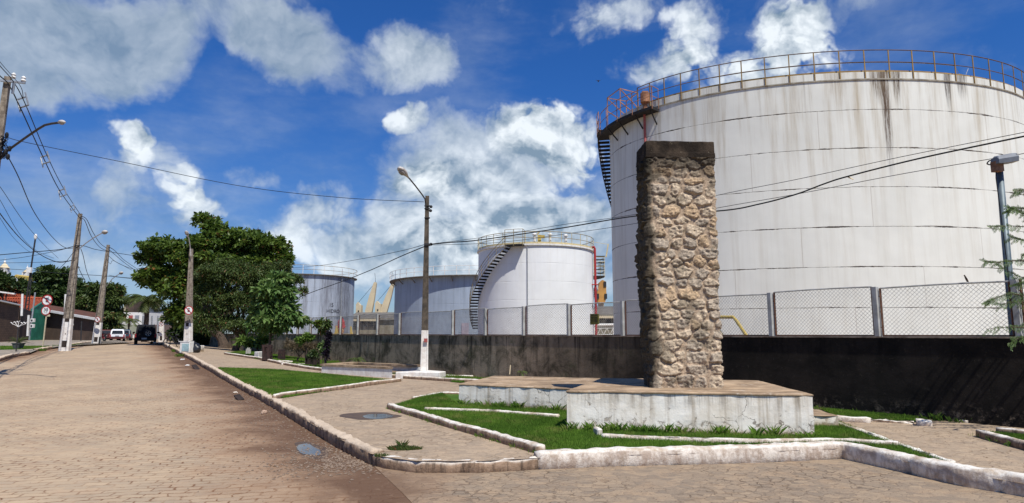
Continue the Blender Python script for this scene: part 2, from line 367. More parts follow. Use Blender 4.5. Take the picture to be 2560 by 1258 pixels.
def road_mat():
    m, nt, b = newmat('dusty_block_paving', .93, .12)
    P = N(nt, 'ShaderNodeNewGeometry').outputs['Position']
    kd = N(nt, 'ShaderNodeAttribute', attribute_name='kdist').outputs['Fac']
    w = N(nt, 'ShaderNodeTexNoise', {'Vector': P, 'Scale': 1.1, 'Detail': 3.0}); 
    off = N(nt, 'ShaderNodeVectorMath', {0: N(nt, 'ShaderNodeVectorMath', {0: w.outputs['Color'], 1: (.5,.5,.5)}, operation='SUBTRACT').outputs[0]}, operation='SCALE'); off.inputs['Scale'].default_value = .22
    w2 = N(nt, 'ShaderNodeTexNoise', {'Vector': P, 'Scale': 9.0, 'Detail': 3.0}); 
    off2 = N(nt, 'ShaderNodeVectorMath', {0: N(nt, 'ShaderNodeVectorMath', {0: w2.outputs['Color'], 1: (.5,.5,.5)}, operation='SUBTRACT').outputs[0]}, operation='SCALE'); off2.inputs['Scale'].default_value = .085
    v = N(nt, 'ShaderNodeVectorMath', {0: N(nt, 'ShaderNodeVectorMath', {0: P, 1: off.outputs[0]}, operation='ADD').outputs[0], 1: off2.outputs[0]}, operation='ADD').outputs[0]
    v = mapping(nt, v, (1,1,1), (0,0,0), (0,0,R(-12)))
    br = N(nt, 'ShaderNodeTexBrick', {'Vector': v, 'Scale': 1.0, 'Mortar Size': .021, 'Mortar Smooth': 1.0, 'Brick Width': .27, 'Row Height': .15, 'Bias': 0.0, 'Color1': (0,0,0,1), 'Color2': (1,1,1,1)}, offset=.43)
    patch = noise(nt, mapping(nt, P, (1,1,1), (0,0,0)), .55, 5, .6)
    near = sstep(nt, patch, .30, .58)
    tone = mix(nt, sstep(nt, noise(nt, P, .45, 8, .68), .35, .66), (.50,.375,.245), (.385,.295,.20))
    tone = mix(nt, mth(nt, 'MULTIPLY', sstep(nt, noise(nt, P, 2.6, 6, .65), .46, .7), .4), tone, (.44,.285,.175))
    tone = mix(nt, mth(nt, 'MULTIPLY', sstep(nt, noise(nt, P, 17, 6, .75), .52, .70), .24), tone, (.27,.20,.145))
    tone = mix(nt, mth(nt, 'MULTIPLY', sstep(nt, noise(nt, P, 9, 6, .75), .56, .70), .45), tone, (.50,.39,.28))
    stone = mix(nt, mth(nt, 'MULTIPLY', br.outputs['Color'], .38), tone, (.27,.22,.17))
    jmask = mth(nt, 'MULTIPLY', br.outputs['Fac'], mth(nt, 'ADD', mth(nt, 'MULTIPLY', mth(nt, 'MULTIPLY', near, sstep(nt, noise(nt, P, 4.2, 5, .7), .38, .56)), 1.0), .12), clamp=True)
    gap = sstep(nt, noise(nt, P, 3.4, 4, .6), .60, .70)
    jmask = mth(nt, 'MAXIMUM', jmask, mth(nt, 'MULTIPLY', mth(nt, 'MULTIPLY', gap, near), .45))
    c = mix(nt, jmask, stone, (.165,.085,.045))
    # damp dirt carried along the kerb
    kn = mth(nt, 'ADD', kd, mth(nt, 'MULTIPLY', mth(nt, 'SUBTRACT', noise(nt, P, .9, 6, .65, .4), .5), 3.0))
    d1 = sstep(nt, kn, 2.6, .9); d2 = sstep(nt, kn, 1.5, .25)
    c = mix(nt, mth(nt, 'MULTIPLY', d1, .55), c, (.25,.135,.075))
    c = mix(nt, mth(nt, 'MULTIPLY', d2, .85), c, (.105,.058,.036))
    c = mix(nt, mth(nt, 'MULTIPLY', sstep(nt, noise(nt, P, 7, 6, .7), .58, .72), mth(nt, 'MULTIPLY', d1, .5)), c, (.36,.25,.17))
    c = mix(nt, mth(nt, 'MULTIPLY', sstep(nt, noise(nt, P, 38, 2, .5), .70, .78), .5), c, (.10,.07,.05))
    setc(nt, b, c)
    h = mth(nt, 'SUBTRACT', mth(nt, 'MULTIPLY', noise(nt, P, 22, 6, .7), .5), mth(nt, 'MULTIPLY', jmask, .5))
    h = mth(nt, 'ADD', h, mth(nt, 'MULTIPLY', noise(nt, P, 2.5, 4, .6), .9))
    bump(nt, b, h, .55, .02)
    return m
MAT['road'] = road_mat()
def cobble_mat(name, sc, ca, cb, cj, dirt, kerbdirt=False):
    m, nt, b = newmat(name, .92, .12)
    P = N(nt, 'ShaderNodeNewGeometry').outputs['Position']
    w = N(nt, 'ShaderNodeTexNoise', {'Vector': P, 'Scale': 7.0, 'Detail': 5.0})
    off = N(nt, 'ShaderNodeVectorMath', {0: w.outputs['Color']}, operation='SCALE'); off.inputs['Scale'].default_value = .16
    v = N(nt, 'ShaderNodeVectorMath', {0: P, 1: off.outputs[0]}, operation='ADD').outputs[0]
    v = mapping(nt, v, (1,1.25,0), (0,0,0), (0,0,R(15)))
    vo = N(nt, 'ShaderNodeTexVoronoi', {'Vector': v, 'Scale': sc}, feature='DISTANCE_TO_EDGE')
    vc = N(nt, 'ShaderNodeTexVoronoi', {'Vector': v, 'Scale': sc}, feature='F1')
    j = sstep(nt, vo.outputs['Distance'], .09, .02)
    rnd = N(nt, 'ShaderNodeSeparateColor', {0: vc.outputs['Color']}).outputs[0]
    c = mix(nt, rnd, ca, cb)
    c = mix(nt, mth(nt, 'MULTIPLY', sstep(nt, noise(nt, P, 3, 7, .65), .45, .7), .6), c, dirt)
    cover = sstep(nt, noise(nt, P, .9, 5, .6), .35, .62)
    jm = mth(nt, 'MULTIPLY', j, mth(nt, 'ADD', mth(nt, 'MULTIPLY', mth(nt, 'MULTIPLY', cover, sstep(nt, noise(nt, P, 5, 5, .7), .38, .60)), .75), .06))
    c = mix(nt, jm, c, cj)
    c = mix(nt, mth(nt, 'MULTIPLY', sstep(nt, noise(nt, P, .6, 6, .6, .6), .56, .72), .5), c, (.20,.14,.095))
    c = mix(nt, mth(nt, 'MULTIPLY', sstep(nt, noise(nt, P, 16, 6, .75), .48, .66), .45), c, (.18,.135,.10))
    if kerbdirt:
        kd = N(nt, 'ShaderNodeAttribute', attribute_name='kdist').outputs['Fac']
        kn = mth(nt, 'ADD', kd, mth(nt, 'MULTIPLY', mth(nt, 'SUBTRACT', noise(nt, P, .9, 6, .65, .4), .5), 3.0))
        c = mix(nt, mth(nt, 'MULTIPLY', sstep(nt, kn, 1.3, .2), .45), c, (.25,.15,.09)); c = mix(nt, mth(nt, 'MULTIPLY', sstep(nt, kn, .4, -.2), .6), c, (.14,.085,.053))
    setc(nt, b, c)
    bump(nt, b, mth(nt, 'ADD', mth(nt, 'MULTIPLY', jm, -1.0), mth(nt, 'MULTIPLY', noise(nt, P, 14, 6, .7), .7)), .7, .02)
    return m
MAT['plaza'] = cobble_mat('stone_slab_paving', 5.4, (.42,.32,.22), (.32,.25,.18), (.22,.155,.10), (.45,.33,.22))
MAT['side'] = cobble_mat('irregular_cobble_paving', 6.6, (.35,.265,.18), (.24,.19,.14), (.13,.09,.06), (.38,.265,.165), True)
MAT['sidewalk'] = cobble_mat('worn_cement_sidewalk', 1.2, (.33,.29,.23), (.25,.22,.18), (.12,.09,.07), (.28,.20,.14))
def soil_mat():
    m, nt, b = newmat('sandy_soil', .95, .1)
    P = N(nt, 'ShaderNodeNewGeometry').outputs['Position']
    c = mix(nt, sstep(nt, noise(nt, P, .4, 8, .65), .35, .65), (.24,.17,.11), (.16,.12,.08))
    c = mix(nt, sstep(nt, noise(nt, P, .8, 6, .65), .52, .62), c, (.07,.085,.03))
    setc(nt, b, c); bump(nt, b, noise(nt, P, 9, 7, .7), .5, .03); return m
MAT['soil'] = soil_mat()
def grass_mat():
    m, nt, b = newmat('lawn_grass', .75, .15)
    P = N(nt, 'ShaderNodeNewGeometry').outputs['Position']
    t = N(nt, 'ShaderNodeAttribute', attribute_name='tint').outputs['Fac']
    c = mix(nt, t, (.07,.155,.014), (.20,.33,.045))
    c = mix(nt, sstep(nt, noise(nt, P, 1.1, 5, .6), .38, .66), c, (.075,.16,.018))
    c = mix(nt, mth(nt, 'MULTIPLY', sstep(nt, noise(nt, P, 1.7, 8, .75), .50, .66), .75), c, (.27,.24,.08))
    c = mix(nt, mth(nt, 'MULTIPLY', sstep(nt, noise(nt, P, .8, 6, .7), .52, .68), .5), c, (.05,.10,.012))
    setc(nt, b, c)
    tr = N(nt, 'ShaderNodeBsdfTranslucent', {'Color': c}); mx = N(nt, 'ShaderNodeMixShader', {0: .3, 1: b.outputs[0], 2: tr.outputs[0]})
    nt.links.new(mx.outputs[0], nt.nodes['Material Output'].inputs[0]); return m
MAT['grass'] = grass_mat()
def leaf_mat(name, ca, cb, cc=None, tr_=.3, rough=.5):
    m, nt, b = newmat(name, rough, .35)
    t = N(nt, 'ShaderNodeAttribute', attribute_name='tint').outputs['Fac']
    c = mix(nt, t, ca, cb)
    if cc: c = mix(nt, sstep(nt, t, .93, .96), c, cc)
    setc(nt, b, c); tr = N(nt, 'ShaderNodeBsdfTranslucent', {'Color': c}); mx = N(nt, 'ShaderNodeMixShader', {0: tr_, 1: b.outputs[0], 2: tr.outputs[0]})
    nt.links.new(mx.outputs[0], nt.nodes['Material Output'].inputs[0]); return m
MAT['almond'] = leaf_mat('broad_leaf', (.05,.095,.016), (.17,.245,.042), (.22,.10,.035), .38, .42)
MAT['feather'] = leaf_mat('fine_leaf', (.042,.075,.018), (.12,.165,.04), (.19,.09,.04), .32)
MAT['dark'] = leaf_mat('dark_leaf', (.022,.050,.015), (.085,.13,.032))
MAT['mid'] = leaf_mat('mango_leaf', (.06,.13,.028), (.19,.28,.08), (.25,.28,.1))
MAT['light'] = leaf_mat('young_leaf', (.07,.14,.02), (.18,.26,.05))
MAT['palm'] = leaf_mat('palm_leaf', (.04,.07,.015), (.12,.14,.035))
MAT['purple'] = leaf_mat('purple_leaf', (.012,.01,.018), (.03,.02,.035))
MAT['dry'] = leaf_mat('dry_twigs', (.12,.09,.05), (.22,.17,.10))
# ------------------------------------------------------------------ draped sheets (ground, road, paths, lawns)
def seq(a, b, fine, coarse, lim):
    out = []; x = a
    while x < b:
        out.append(x); x += fine if abs(x) < lim else coarse
    return out
def drape_bm(poly, off, fx=1.0, cx_=4.0, lim=30):
    bm = bmesh.new(); vs = [bm.verts.new((p[0], p[1], 0)) for p in poly]; bm.faces.new(vs)
    bmesh.ops.triangulate(bm, faces=bm.faces)
    xs = [p[0] for p in poly]; ys = [p[1] for p in poly]
    for axis, lo, hi in ((0, min(xs), max(xs)), (1, min(ys), max(ys))):
        s0 = math.floor(lo/fx)*fx
        for t in seq(s0, hi, fx, cx_, lim if axis == 0 else 60):
            if t <= lo or t >= hi: continue
            no = (1,0,0) if axis == 0 else (0,1,0); co = (t,0,0) if axis == 0 else (0,t,0)
            bmesh.ops.bisect_plane(bm, geom=bm.verts[:]+bm.edges[:]+bm.faces[:], plane_co=co, plane_no=no)
    for v in bm.verts: v.co.z = g(v.co.x, v.co.y)+off
    for f in bm.faces:
        if f.normal.z < 0: f.normal_flip()
    bm.normal_update()
    for f in bm.faces:
        if f.normal.z < 0: f.normal_flip()
    return bm
def pldist(x, y, pl):
    best = 1e9
    for (ax_, ay), (bx, by) in zip(pl, pl[1:]):
        dx, dy = bx-ax_, by-ay; t = ((x-ax_)*dx+(y-ay)*dy)/(dx*dx+dy*dy+1e-9); t = max(0, min(1, t))
        best = min(best, math.hypot(x-ax_-t*dx, y-ay-t*dy))
    return best
def drape(name, poly, off, mat, kind='structure', kd=None, fx=1.0, cx_=4.0, lim=30):
    bm = drape_bm(poly, off, fx, cx_, lim); me = bpy.data.meshes.new(name); bm.to_mesh(me); bm.free()
    me.materials.append(mat)
    if kd:
        a = me.attributes.new('kdist', 'FLOAT', 'POINT')
        a.data.foreach_set('value', [min(pldist(v.co.x, v.co.y, kd), pldist(v.co.x, v.co.y, L[1:])*1.3+.5 if v.co.y > 15 else 99) for v in me.vertices])
    o = bpy.data.objects.new(name, me); col.objects.link(o)
    if kind: o['kind'] = kind
    return o
def g2(px, py, off=0): p = G(px, py, off); return (p.x, p.y)

# wall and fence line: measured from the even spacing of the fence panels
W0 = Vector((8.98, 11.45)); WD = Vector((-1.436, 1.90))
def wl(n): return W0+WD*n
WDIR = WD.normalized(); WN = Vector((-WDIR.y, WDIR.x))      # WN points away? fixed below
if WN.dot(Vector((0,0))-W0) < 0: WN = -WN                   # towards the road
# one ground sheet to the horizon
bm = bmesh.new()
def axis_pts():
    a = [-3000,-1500,-800,-400,-250,-160,-110]+list(range(-80, 41, 4))+[50,70,110,180,300,600,1200,3000]; return a
xs = axis_pts(); ys = [-3000,-1000,-300,-100,-40,-20,-10,-4,0,4,8]+list(range(12, 104, 4))+[110,130,160,200,260,400,700,1400,3000]
grid = [[bm.verts.new((x, y, g(x, y)-.06)) for x in xs] for y in ys]
for i in range(len(ys)-1):
    for j in range(len(xs)-1): bm.faces.new((grid[i][j], grid[i][j+1], grid[i+1][j+1], grid[i+1][j]))
me = bpy.data.meshes.new('ground'); bm.to_mesh(me); bm.free(); me.materials.append(MAT['soil'])
o = bpy.data.objects.new('ground', me); col.objects.link(o); o['kind'] = 'structure'

# right kerb line of the road (base at road level)
KP = [(925,1162),(898,1148),(841,1119),(732,1051),(667,1011),(619,984),(533,934),(450,887),(428,874),(405,862)]
K = [g2(*p) for p in KP]
K += [(-31.5,57.0),(-52,90),(-85,142)]
FP = [(925,1162),(960,1172),(1040,1183),(1200,1183),(1345,1175),(1500,1168),(1700,1163),(1900,1158),(2107,1148),(2224,1174),(2386,1213),(2560,1244)]
FR = [g2(*p) for p in FP]
d_ = (Vector(FR[-1])-Vector(FR[-2])).normalized(); FR += [tuple(Vector(FR[-1])+d_*6), tuple(Vector(FR[-1])+d_*14)]
LK = [(0,904),(31,894),(74,887),(93,879),(131,873),(157,869),(217,859.5),(247,855)]
L = [g2(*p) for p in LK]; L = [tuple(Vector(L[0])+(Vector(L[0])-Vector(L[2])).normalized()*24)]+L+[(-36.5,62.0),(-57,92),(-90,142)]
# main road: between the kerbs; front border with the side street
SB = [g2(935,1166), g2(1005,1232), g2(1060,1290), (.6,2.0), (1.0,-6)]
road = K[::-1]+SB+[(-12,-6),(-30,4)]+L
KD = [SB[1]]+K[:11]
drape('road', road, 0.0, MAT['road'], kd=KD, fx=.5, cx_=1.0, lim=26)
side = SB[::-1][0:1]+[(30,-6),(30,3.5)]+FR[::-1]+SB[0:1]+SB[1:-1]
side = [(1.0,-6),(40,-6)]+FR[::-1][0:]+SB[0:4]
drape('side_street', side, 0.004, MAT['side'], fx=.5, kd=KD, lim=12)
# raised park pavement
park = K+[(-40,150),(60,150),(60,6)]+FR[::-1][:-1]
parkpoly = [p for p in K[1:]]+[(-40,150),(60,150),(60,5)]+FR[::-1][:-1]+[K[0]]
drape('park_pavement', parkpoly, PARK, MAT['plaza'], fx=1.0)
# left sidewalk
lw = L[1:]
leftpoly = L+[(-110,150),(-110,0),(-45,-6)]
drape('sidewalk', leftpoly, .11, MAT['sidewalk'], fx=2.0)

def resample(path, step):
    out = []; P_ = [Vector(p) for p in path]
    for a, b in zip(P_, P_[1:]):
        n = max(1, int((b-a).length/step))
        out += [a+(b-a)*i/n for i in range(n)]
    return out+[P_[-1]]
def rough_kerb(name, path, w, h, mat, side_=1, base=0.0, seed=0, amp=.014, blocks=0.0, taper=None, smooth=True):
    """a kerb swept along a ground path; side_=+1 grows to the left of travel"""
    step = .07
    pts = resample([(p[0], p[1]) for p in path], step)
    if len(pts) > 900: pts = resample([(p[0], p[1]) for p in path], .07*len(pts)/900)
    prof = [(0,-.08),(-.004,h*.45),(.0,h*.82),(.022,h*.97),(w*.35,h),(w*.7,h*.995),(w-.02,h*.96),(w,h*.8),(w,-.08)]
    rings = []; s = 0; rnd = random.Random(seed)
    for i, p in enumerate(pts):
        a = pts[max(i-1, 0)]; b = pts[min(i+1, len(pts)-1)]; t = (b-a).normalized(); nn = Vector((-t.y, t.x))*side_
        if i: s += (p-pts[i-1]).length
        jn = 0
        if blocks:
            ph = (s % blocks)/blocks; jn = .03 if ph < .05 else 0; bi = int(s/blocks); jn2 = (math.sin(bi*12.9898+seed)*43758.5) % 1
            jo = (jn2-.5)*.02
        else: jo = 0; jn2 = 0
        lw_ = mnoise.noise(Vector((p.x*.7+seed, p.y*.7, 0)))*.02
        q = []
        for k, (u, z) in enumerate(prof):
            n1_ = mnoise.fractal(Vector((p.x*5+seed, p.y*5, k*.9)), .8, 2.0, 3)*amp
            n2_ = mnoise.fractal(Vector((p.x*5, p.y*5+9+seed, k*.9)), .8, 2.0, 3)*amp
            uu = u+n1_+jo+lw_*.6+(jn if k < 4 else 0); zz = z+(n2_+lw_*.7-jn*.5+jo*.4 if 0 < k < 8 else 0)
            c = p+nn*uu; q.append((c.x, c.y, g(p.x, p.y)+base+zz))
        rings.append(q)
    m = MB(); m.loft(rings); o = m.build(name, mat, smooth=False)
    if smooth:
        o.data.polygons.foreach_set('use_smooth', [True]*len(o.data.polygons))
    o['kind'] = 'structure'; return o
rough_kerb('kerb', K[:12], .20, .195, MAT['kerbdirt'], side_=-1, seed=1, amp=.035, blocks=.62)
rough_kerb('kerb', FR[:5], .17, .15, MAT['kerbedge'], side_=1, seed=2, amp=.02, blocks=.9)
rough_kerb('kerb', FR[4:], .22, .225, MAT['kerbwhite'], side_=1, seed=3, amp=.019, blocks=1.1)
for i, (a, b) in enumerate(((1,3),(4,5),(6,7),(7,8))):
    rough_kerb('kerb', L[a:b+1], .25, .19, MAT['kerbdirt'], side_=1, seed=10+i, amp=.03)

# ------------------------------------------------------------------ lawns: a draped bed with real blades
def inpoly(x, y, P_):
    c = np.zeros(len(x), bool); n = len(P_)
    for i in range(n):
        x1, y1 = P_[i]; x2, y2 = P_[(i+1) % n]
        t = ((y1 > y) != (y2 > y)) & (x < (x2-x1)*(y-y1)/((y2-y1) if y2 != y1 else 1e-9)+x1); c ^= t
    return c
def gvec(x, y):
    def ip(v, pts): return np.interp(v, [p[0] for p in pts], [p[1] for p in pts])
    t = np.clip((x-ip(y, KX))/9.0, 0, 1); t = t*t*(3-2*t)
    return ip(y, GR)*(1-t)+ip(y, GP)*t
def lawn(name, poly, nbl, hb, off=.165, seed=0, wid=.006):
    rs = np.random.RandomState(seed); poly = [tuple(p[:2]) for p in poly]
    bm = drape_bm(poly, off+PARK-.15, 1.0, 2.0, 60)
    vs = [v.co[:] for v in bm.verts]; bm.verts.index_update(); tris = []
    bmesh.ops.triangulate(bm, faces=bm.faces); bm.verts.index_update()
    for f in bm.faces: tris.append([v.index for v in f.verts])
    vs = [v.co[:] for v in bm.verts]; bm.free()
    x0, x1 = min(p[0] for p in poly), max(p[0] for p in poly); y0, y1 = min(p[1] for p in poly), max(p[1] for p in poly)
    X = []; Y = []
    cnt = 0
    while cnt < nbl:
        x = rs.uniform(x0, x1, nbl*2); y = rs.uniform(y0, y1, nbl*2); m = inpoly(x, y, poly)
        # thin out bare patches
        k = (np.sin(x*3.1+seed)+np.sin(y*2.7+x*1.3)+rs.rand(len(x))*2.2) > -.9
        x, y = x[m & k], y[m & k]; X.append(x); Y.append(y); cnt += len(x)
    X = np.concatenate(X)[:nbl]; Y = np.concatenate(Y)[:nbl]; n = nbl
    Z = gvec(X, Y)+off+PARK-.15-.008
    hh = hb*(.45+rs.rand(n)*.75)*(1+.5*(rs.rand(n) > .97)); a = rs.uniform(0, 2*np.pi, n); le = rs.uniform(.1, .75, n)*hh; la = rs.uniform(0, 2*np.pi, n)
    w = wid*(.6+rs.rand(n)*.8)
    v = np.zeros((n, 3, 3)); v[:,0] = np.stack([X-np.cos(a)*w, Y-np.sin(a)*w, Z], 1); v[:,1] = np.stack([X+np.cos(a)*w, Y+np.sin(a)*w, Z], 1)
    v[:,2] = np.stack([X+np.cos(la)*le, Y+np.sin(la)*le, Z+hh], 1)
    nb = len(vs); allv = np.concatenate([np.array(vs), v.reshape(-1, 3)]); f = np.concatenate([np.array(tris), nb+np.arange(3*n).reshape(n, 3)])
    tint = np.concatenate([np.full(len(tris), .15), np.clip(rs.normal(.5, .26, n), 0, 1)])
    o = npmesh(name, allv, f, MAT['grass'], attr=[('tint', 'FACE', tint)]); o['kind'] = 'stuff'; return o
LB1 = [g2(545,921,PARK), g2(690,998,PARK), g2(1000,954,PARK), g2(830,938,PARK), g2(700,926,PARK)]
lawn('grass', LB1, 150000, .06, seed=1, wid=.008)
LB2 = [g2(972,1021,PARK), g2(1345,1134,PARK), g2(1600,1131,PARK), g2(2107,1114,PARK), g2(2380,1166,PARK), g2(2105,1062,PARK), g2(2030,1035,PARK), (4.9,13.0), (1.2,15.0), (-1.4,15.6), g2(1105,985,PARK), g2(1060,993,PARK)]
lawn('grass', LB2, 330000, .062, seed=2, wid=.0045)
LB3 = [g2(2040,1020,PARK), g2(2100,1045,PARK), g2(2190,1054,PARK), g2(2300,1056,PARK), g2(2320,1049,PARK)]
lawn('grass', LB3, 30000, .05, seed=3, wid=.006)
LB4 = [g2(2440,1089,PARK), g2(2600,1135,PARK), g2(2640,1100,PARK), g2(2480,1084,PARK)]
lawn('grass', LB4, 16000, .05, seed=4, wid=.005)
def wpt(n, d=.35): p = wl(n)+WN*d; return (p.x, p.y)
LB5 = [g2(560,884,PARK), g2(705,910,PARK), g2(752,919,PARK), g2(820,926,PARK), g2(1000,937,PARK), g2(1150,958,PARK), g2(1235,945,PARK), wpt(6.6), wpt(8.3), wpt(11), wpt(14), wpt(17), wpt(20)]
lawn('grass', LB5, 190000, .08, seed=5, wid=.011)
LBL = [g2(0,875,.11), g2(110,872,.11), g2(125,866,.11), g2(0,866,.11)]
bmv = lawn('grass', [p for p in LBL], 12000, .07, off=.12, seed=6, wid=.01)
# bed edgings inside the park
E = lambda *pp: [g2(x, y, PARK) for x, y in pp]
rough_kerb('kerb', E((692,999),(712,993),(850,975),(1003,954)), .12, .12, MAT['kerbedge'], side_=1, base=PARK, seed=20, amp=.012)
rough_kerb('kerb', E((968,1022),(1345,1136)), .13, .12, MAT['kerbedge'], side_=1, base=PARK, seed=21, amp=.016)
rough_kerb('kerb', E((1040,999),(1062,994),(1105,986),(1152,987)), .11, .06, MAT['kerbedge'], side_=1, base=PARK, seed=22, amp=.015)
rough_kerb('kerb', E((1065,1027),(1230,1033),(1400,1046)), .08, .075, MAT['kerbwhite'], side_=-1, base=PARK, seed=23, amp=.015)
rough_kerb('kerb', E((1505,1098),(1700,1106),(1880,1112),(2100,1108),(2245,1117)), .07, .085, MAT['kerbwhite'], side_=-1, base=PARK, seed=24, amp=.014)
rough_kerb('kerb', E((2028,1036),(2100,1062),(2180,1090),(2270,1122),(2390,1164)), .09, .055, MAT['kerbwhite'], side_=-1, base=PARK, seed=25, amp=.02)
rough_kerb('kerb', E((2028,1019),(2140,1029),(2310,1047),(2420,1058)), .12, .05, MAT['kerbwhite'], side_=1, base=PARK, seed=26, amp=.012)
rough_kerb('kerb', E((2086,1050),(2178,1056)), .16, .09, MAT['kerbwhite'], side_=-1, base=PARK, seed=27, amp=.02)
rough_kerb('kerb', E((2176,1052),(2215,1055),(2285,1059)), .10, .03, MAT['kerbedge'], side_=-1, base=PARK, seed=28, amp=.03)
rough_kerb('kerb', E((2290,1061),(2328,1063)), .20, .10, MAT['kerbwhite'], side_=-1, base=PARK, seed=29, amp=.02)
rough_kerb('kerb', E((2440,1092),(2560,1126),(2680,1160)), .10, .12, MAT['kerbedge'], side_=1, base=PARK, seed=30, amp=.015)
rough_kerb('kerb', E((2490,1085),(2640,1101)), .10, .10, MAT['kerbedge'], side_=1, base=PARK, seed=31, amp=.015)
rough_kerb('kerb', E((560,886),(640,898),(705,912),(752,920),(815,929),(985,945),(1150,956),(1200,958)), .14, .12, MAT['kerbedge'], side_=1, base=PARK, seed=32, amp=.012)
rough_kerb('kerb', E((1105,942),(1180,944)), .14, .08, MAT['kerbwhite'], side_=1, base=PARK, seed=33, amp=.012)
rough_kerb('kerb', E((695,907),(730,909)), .14, .12, MAT['kerbwhite'], side_=1, base=PARK, seed=34, amp=.012)
rough_kerb('kerb', E((705,912.5),(765,913.5)), .10, .08, MAT['kerbwhite'], side_=1, base=PARK, seed=35, amp=.012)
rough_kerb('kerb', E((728,905),(766,906)), .10, .07, MAT['kerbwhite'], side_=1, base=PARK, seed=36, amp=.012)
mb = MB(); c = G(1497,1093,PARK); mb.box((c.x, c.y+.1, c.z+.06), (.09,.26,.15), rz=R(8)); tag(mb.build('kerb_stone', MAT['kerbwhite'], bevel=.02), 'short white kerb stone standing out of the lawn before the plinth', 'kerb stone')

# puddles and damp spots
def water_mat():
    m, nt, b = newmat('puddle_water', .06, .8); b.inputs['Base Color'].default_value = (.035,.025,.018,1)
    P = N(nt, 'ShaderNodeNewGeometry').outputs['Position']; bump(nt, b, noise(nt, P, 3, 2), .04, .01); return m
MAT['water'] = water_mat()
def blob_sheet(name, px, py, rx, ry, off, mat, seed=0, n=26, skew=0):
    pts = []
    for k in range(n):
        a = 2*math.pi*k/n; r = 1+.28*mnoise.noise(Vector((math.cos(a)*1.4+seed, math.sin(a)*1.4, seed*.3)))
        x = px+math.cos(a)*rx*r; y = py+math.sin(a)*ry*r+skew*math.cos(a)*rx
        q = G(x, y, off-.004); pts.append((q.x, q.y))
    bm = bmesh.new(); vs = [bm.verts.new((x, y, g(x, y)+off)) for x, y in pts]; bm.faces.new(vs)
    bmesh.ops.recalc_face_normals(bm, faces=bm.faces)
    for f in bm.faces:
        if f.normal.z < 0: f.normal_flip()
    me = bpy.data.meshes.new(name); bm.to_mesh(me); bm.free(); me.materials.append(mat)
    o = bpy.data.objects.new(name, me); col.objects.link(o); o['kind'] = 'structure'; return o
blob_sheet('puddle', 770, 1124, 30, 13, .006, MAT['water'], 1, skew=.22)
blob_sheet('puddle', 943, 1041, 40, 6, PARK+.006, MAT['water'], 2)
MAT['damp'] = simple('damp_dirt', (.075,.05,.035), (.12,.08,.05), 6, .6)
blob_sheet('damp_patch', 925, 1040, 70, 9, PARK+.003, MAT['damp'], 7)
blob_sheet('damp_patch', 778, 1127, 44, 19, .003, MAT['damp'], 8, skew=.2)

# ------------------------------------------------------------------ boundary wall
def wall_mat():
    m, nt, b = newmat('mouldy_rendered_wall', .95, .1)
    uv = N(nt, 'ShaderNodeUVMap').outputs[0]; s = N(nt, 'ShaderNodeSeparateXYZ', {0: uv}); u, v = s.outputs[0], s.outputs[1]
    far = sstep(nt, mth(nt, 'ADD', u, mth(nt, 'MULTIPLY', noise(nt, uv, .35, 4), 6)), 10, 19)   # mould thins out away from the big tank
    c = mix(nt, sstep(nt, noise(nt, uv, 1.3, 8, .65), .35, .65), (.012,.011,.010), (.030,.025,.021))
    cf = mix(nt, sstep(nt, noise(nt, uv, 1.1, 9, .72, .4), .34, .60), (.075,.065,.042), (.36,.285,.20))
    cf = mix(nt, sstep(nt, noise(nt, uv, .7, 6, .7), .55, .7), cf, (.10,.11,.05))
    c = mix(nt, far, c, cf)
    st = sstep(nt, noise(nt, mapping(nt, uv, (2.2,.16,1)), 1.6, 7, .65), .50, .68)
    st2 = sstep(nt, noise(nt, mapping(nt, uv, (5,.10,1)), 1.6, 5, .65), .52, .66)
    c = mix(nt, mth(nt, 'MULTIPLY', st, .62), c, (.016,.015,.012))
    c = mix(nt, mth(nt, 'MULTIPLY', mth(nt, 'MULTIPLY', st2, sstep(nt, v, .7, 1.55)), .75), c, (.010,.009,.008))
    low = mth(nt, 'MULTIPLY', sstep(nt, mth(nt, 'ADD', v, mth(nt, 'MULTIPLY', noise(nt, uv, 2, 4), .6)), .75, .2), sstep(nt, noise(nt, uv, 5, 8, .75), .50, .62))
    c = mix(nt, mth(nt, 'MULTIPLY', low, .8), c, (.27,.22,.16))
    c = mix(nt, mth(nt, 'MULTIPLY', sstep(nt, noise(nt, uv, 11, 6, .75), .56, .68), .28), c, (.10,.085,.07))
    setc(nt, b, c); bump(nt, b, mth(nt, 'ADD', noise(nt, uv, 7, 9, .75), mth(nt, 'MULTIPLY', noise(nt, uv, 30, 4, .7), .4)), .9, .05)
    return m
MAT['wall'] = wall_mat()
def wtop(n): return interp(n, [(-6,1.69),(0,1.705),(4,1.725),(8,1.75),(17,1.83),(24,1.92),(40,2.2)])
NS = [-6+i*.5 for i in range(0, 85)]
wr = thing('boundary_wall', 'long black mouldy rendered wall carrying the chain link fence in front of the tanks', 'wall', (W0.x, W0.y, 0))
mb = MB(); uvs = []
for (d0, d1, nm) in ((0, 0, 'f'),):
    rings = []
    for n in NS:
        p = wl(n); q = wl(n)-WN*.22; zb = g(p.x, p.y)+.05; zt = wtop(n)
        rings.append([(p.x, p.y, zb), (p.x, p.y, zt), (q.x, q.y, zt), (q.x, q.y, zb)])
    mb.loft(rings)
wo_ = mb.build('masonry', MAT['wall'], wr, world=True)
me = wo_.data; uvl = me.uv_layers.new(name='UVMap'); L_ = wr.location
for poly in me.polygons:
    for li in poly.loop_indices:
        p = me.vertices[me.loops[li].vertex_index].co; t = Vector((p.x, p.y)).dot(WDIR); dd = Vector((p.x, p.y)).dot(WN)
        uvl.data[li].uv = (t, p.z-.15+dd)
mb = MB()
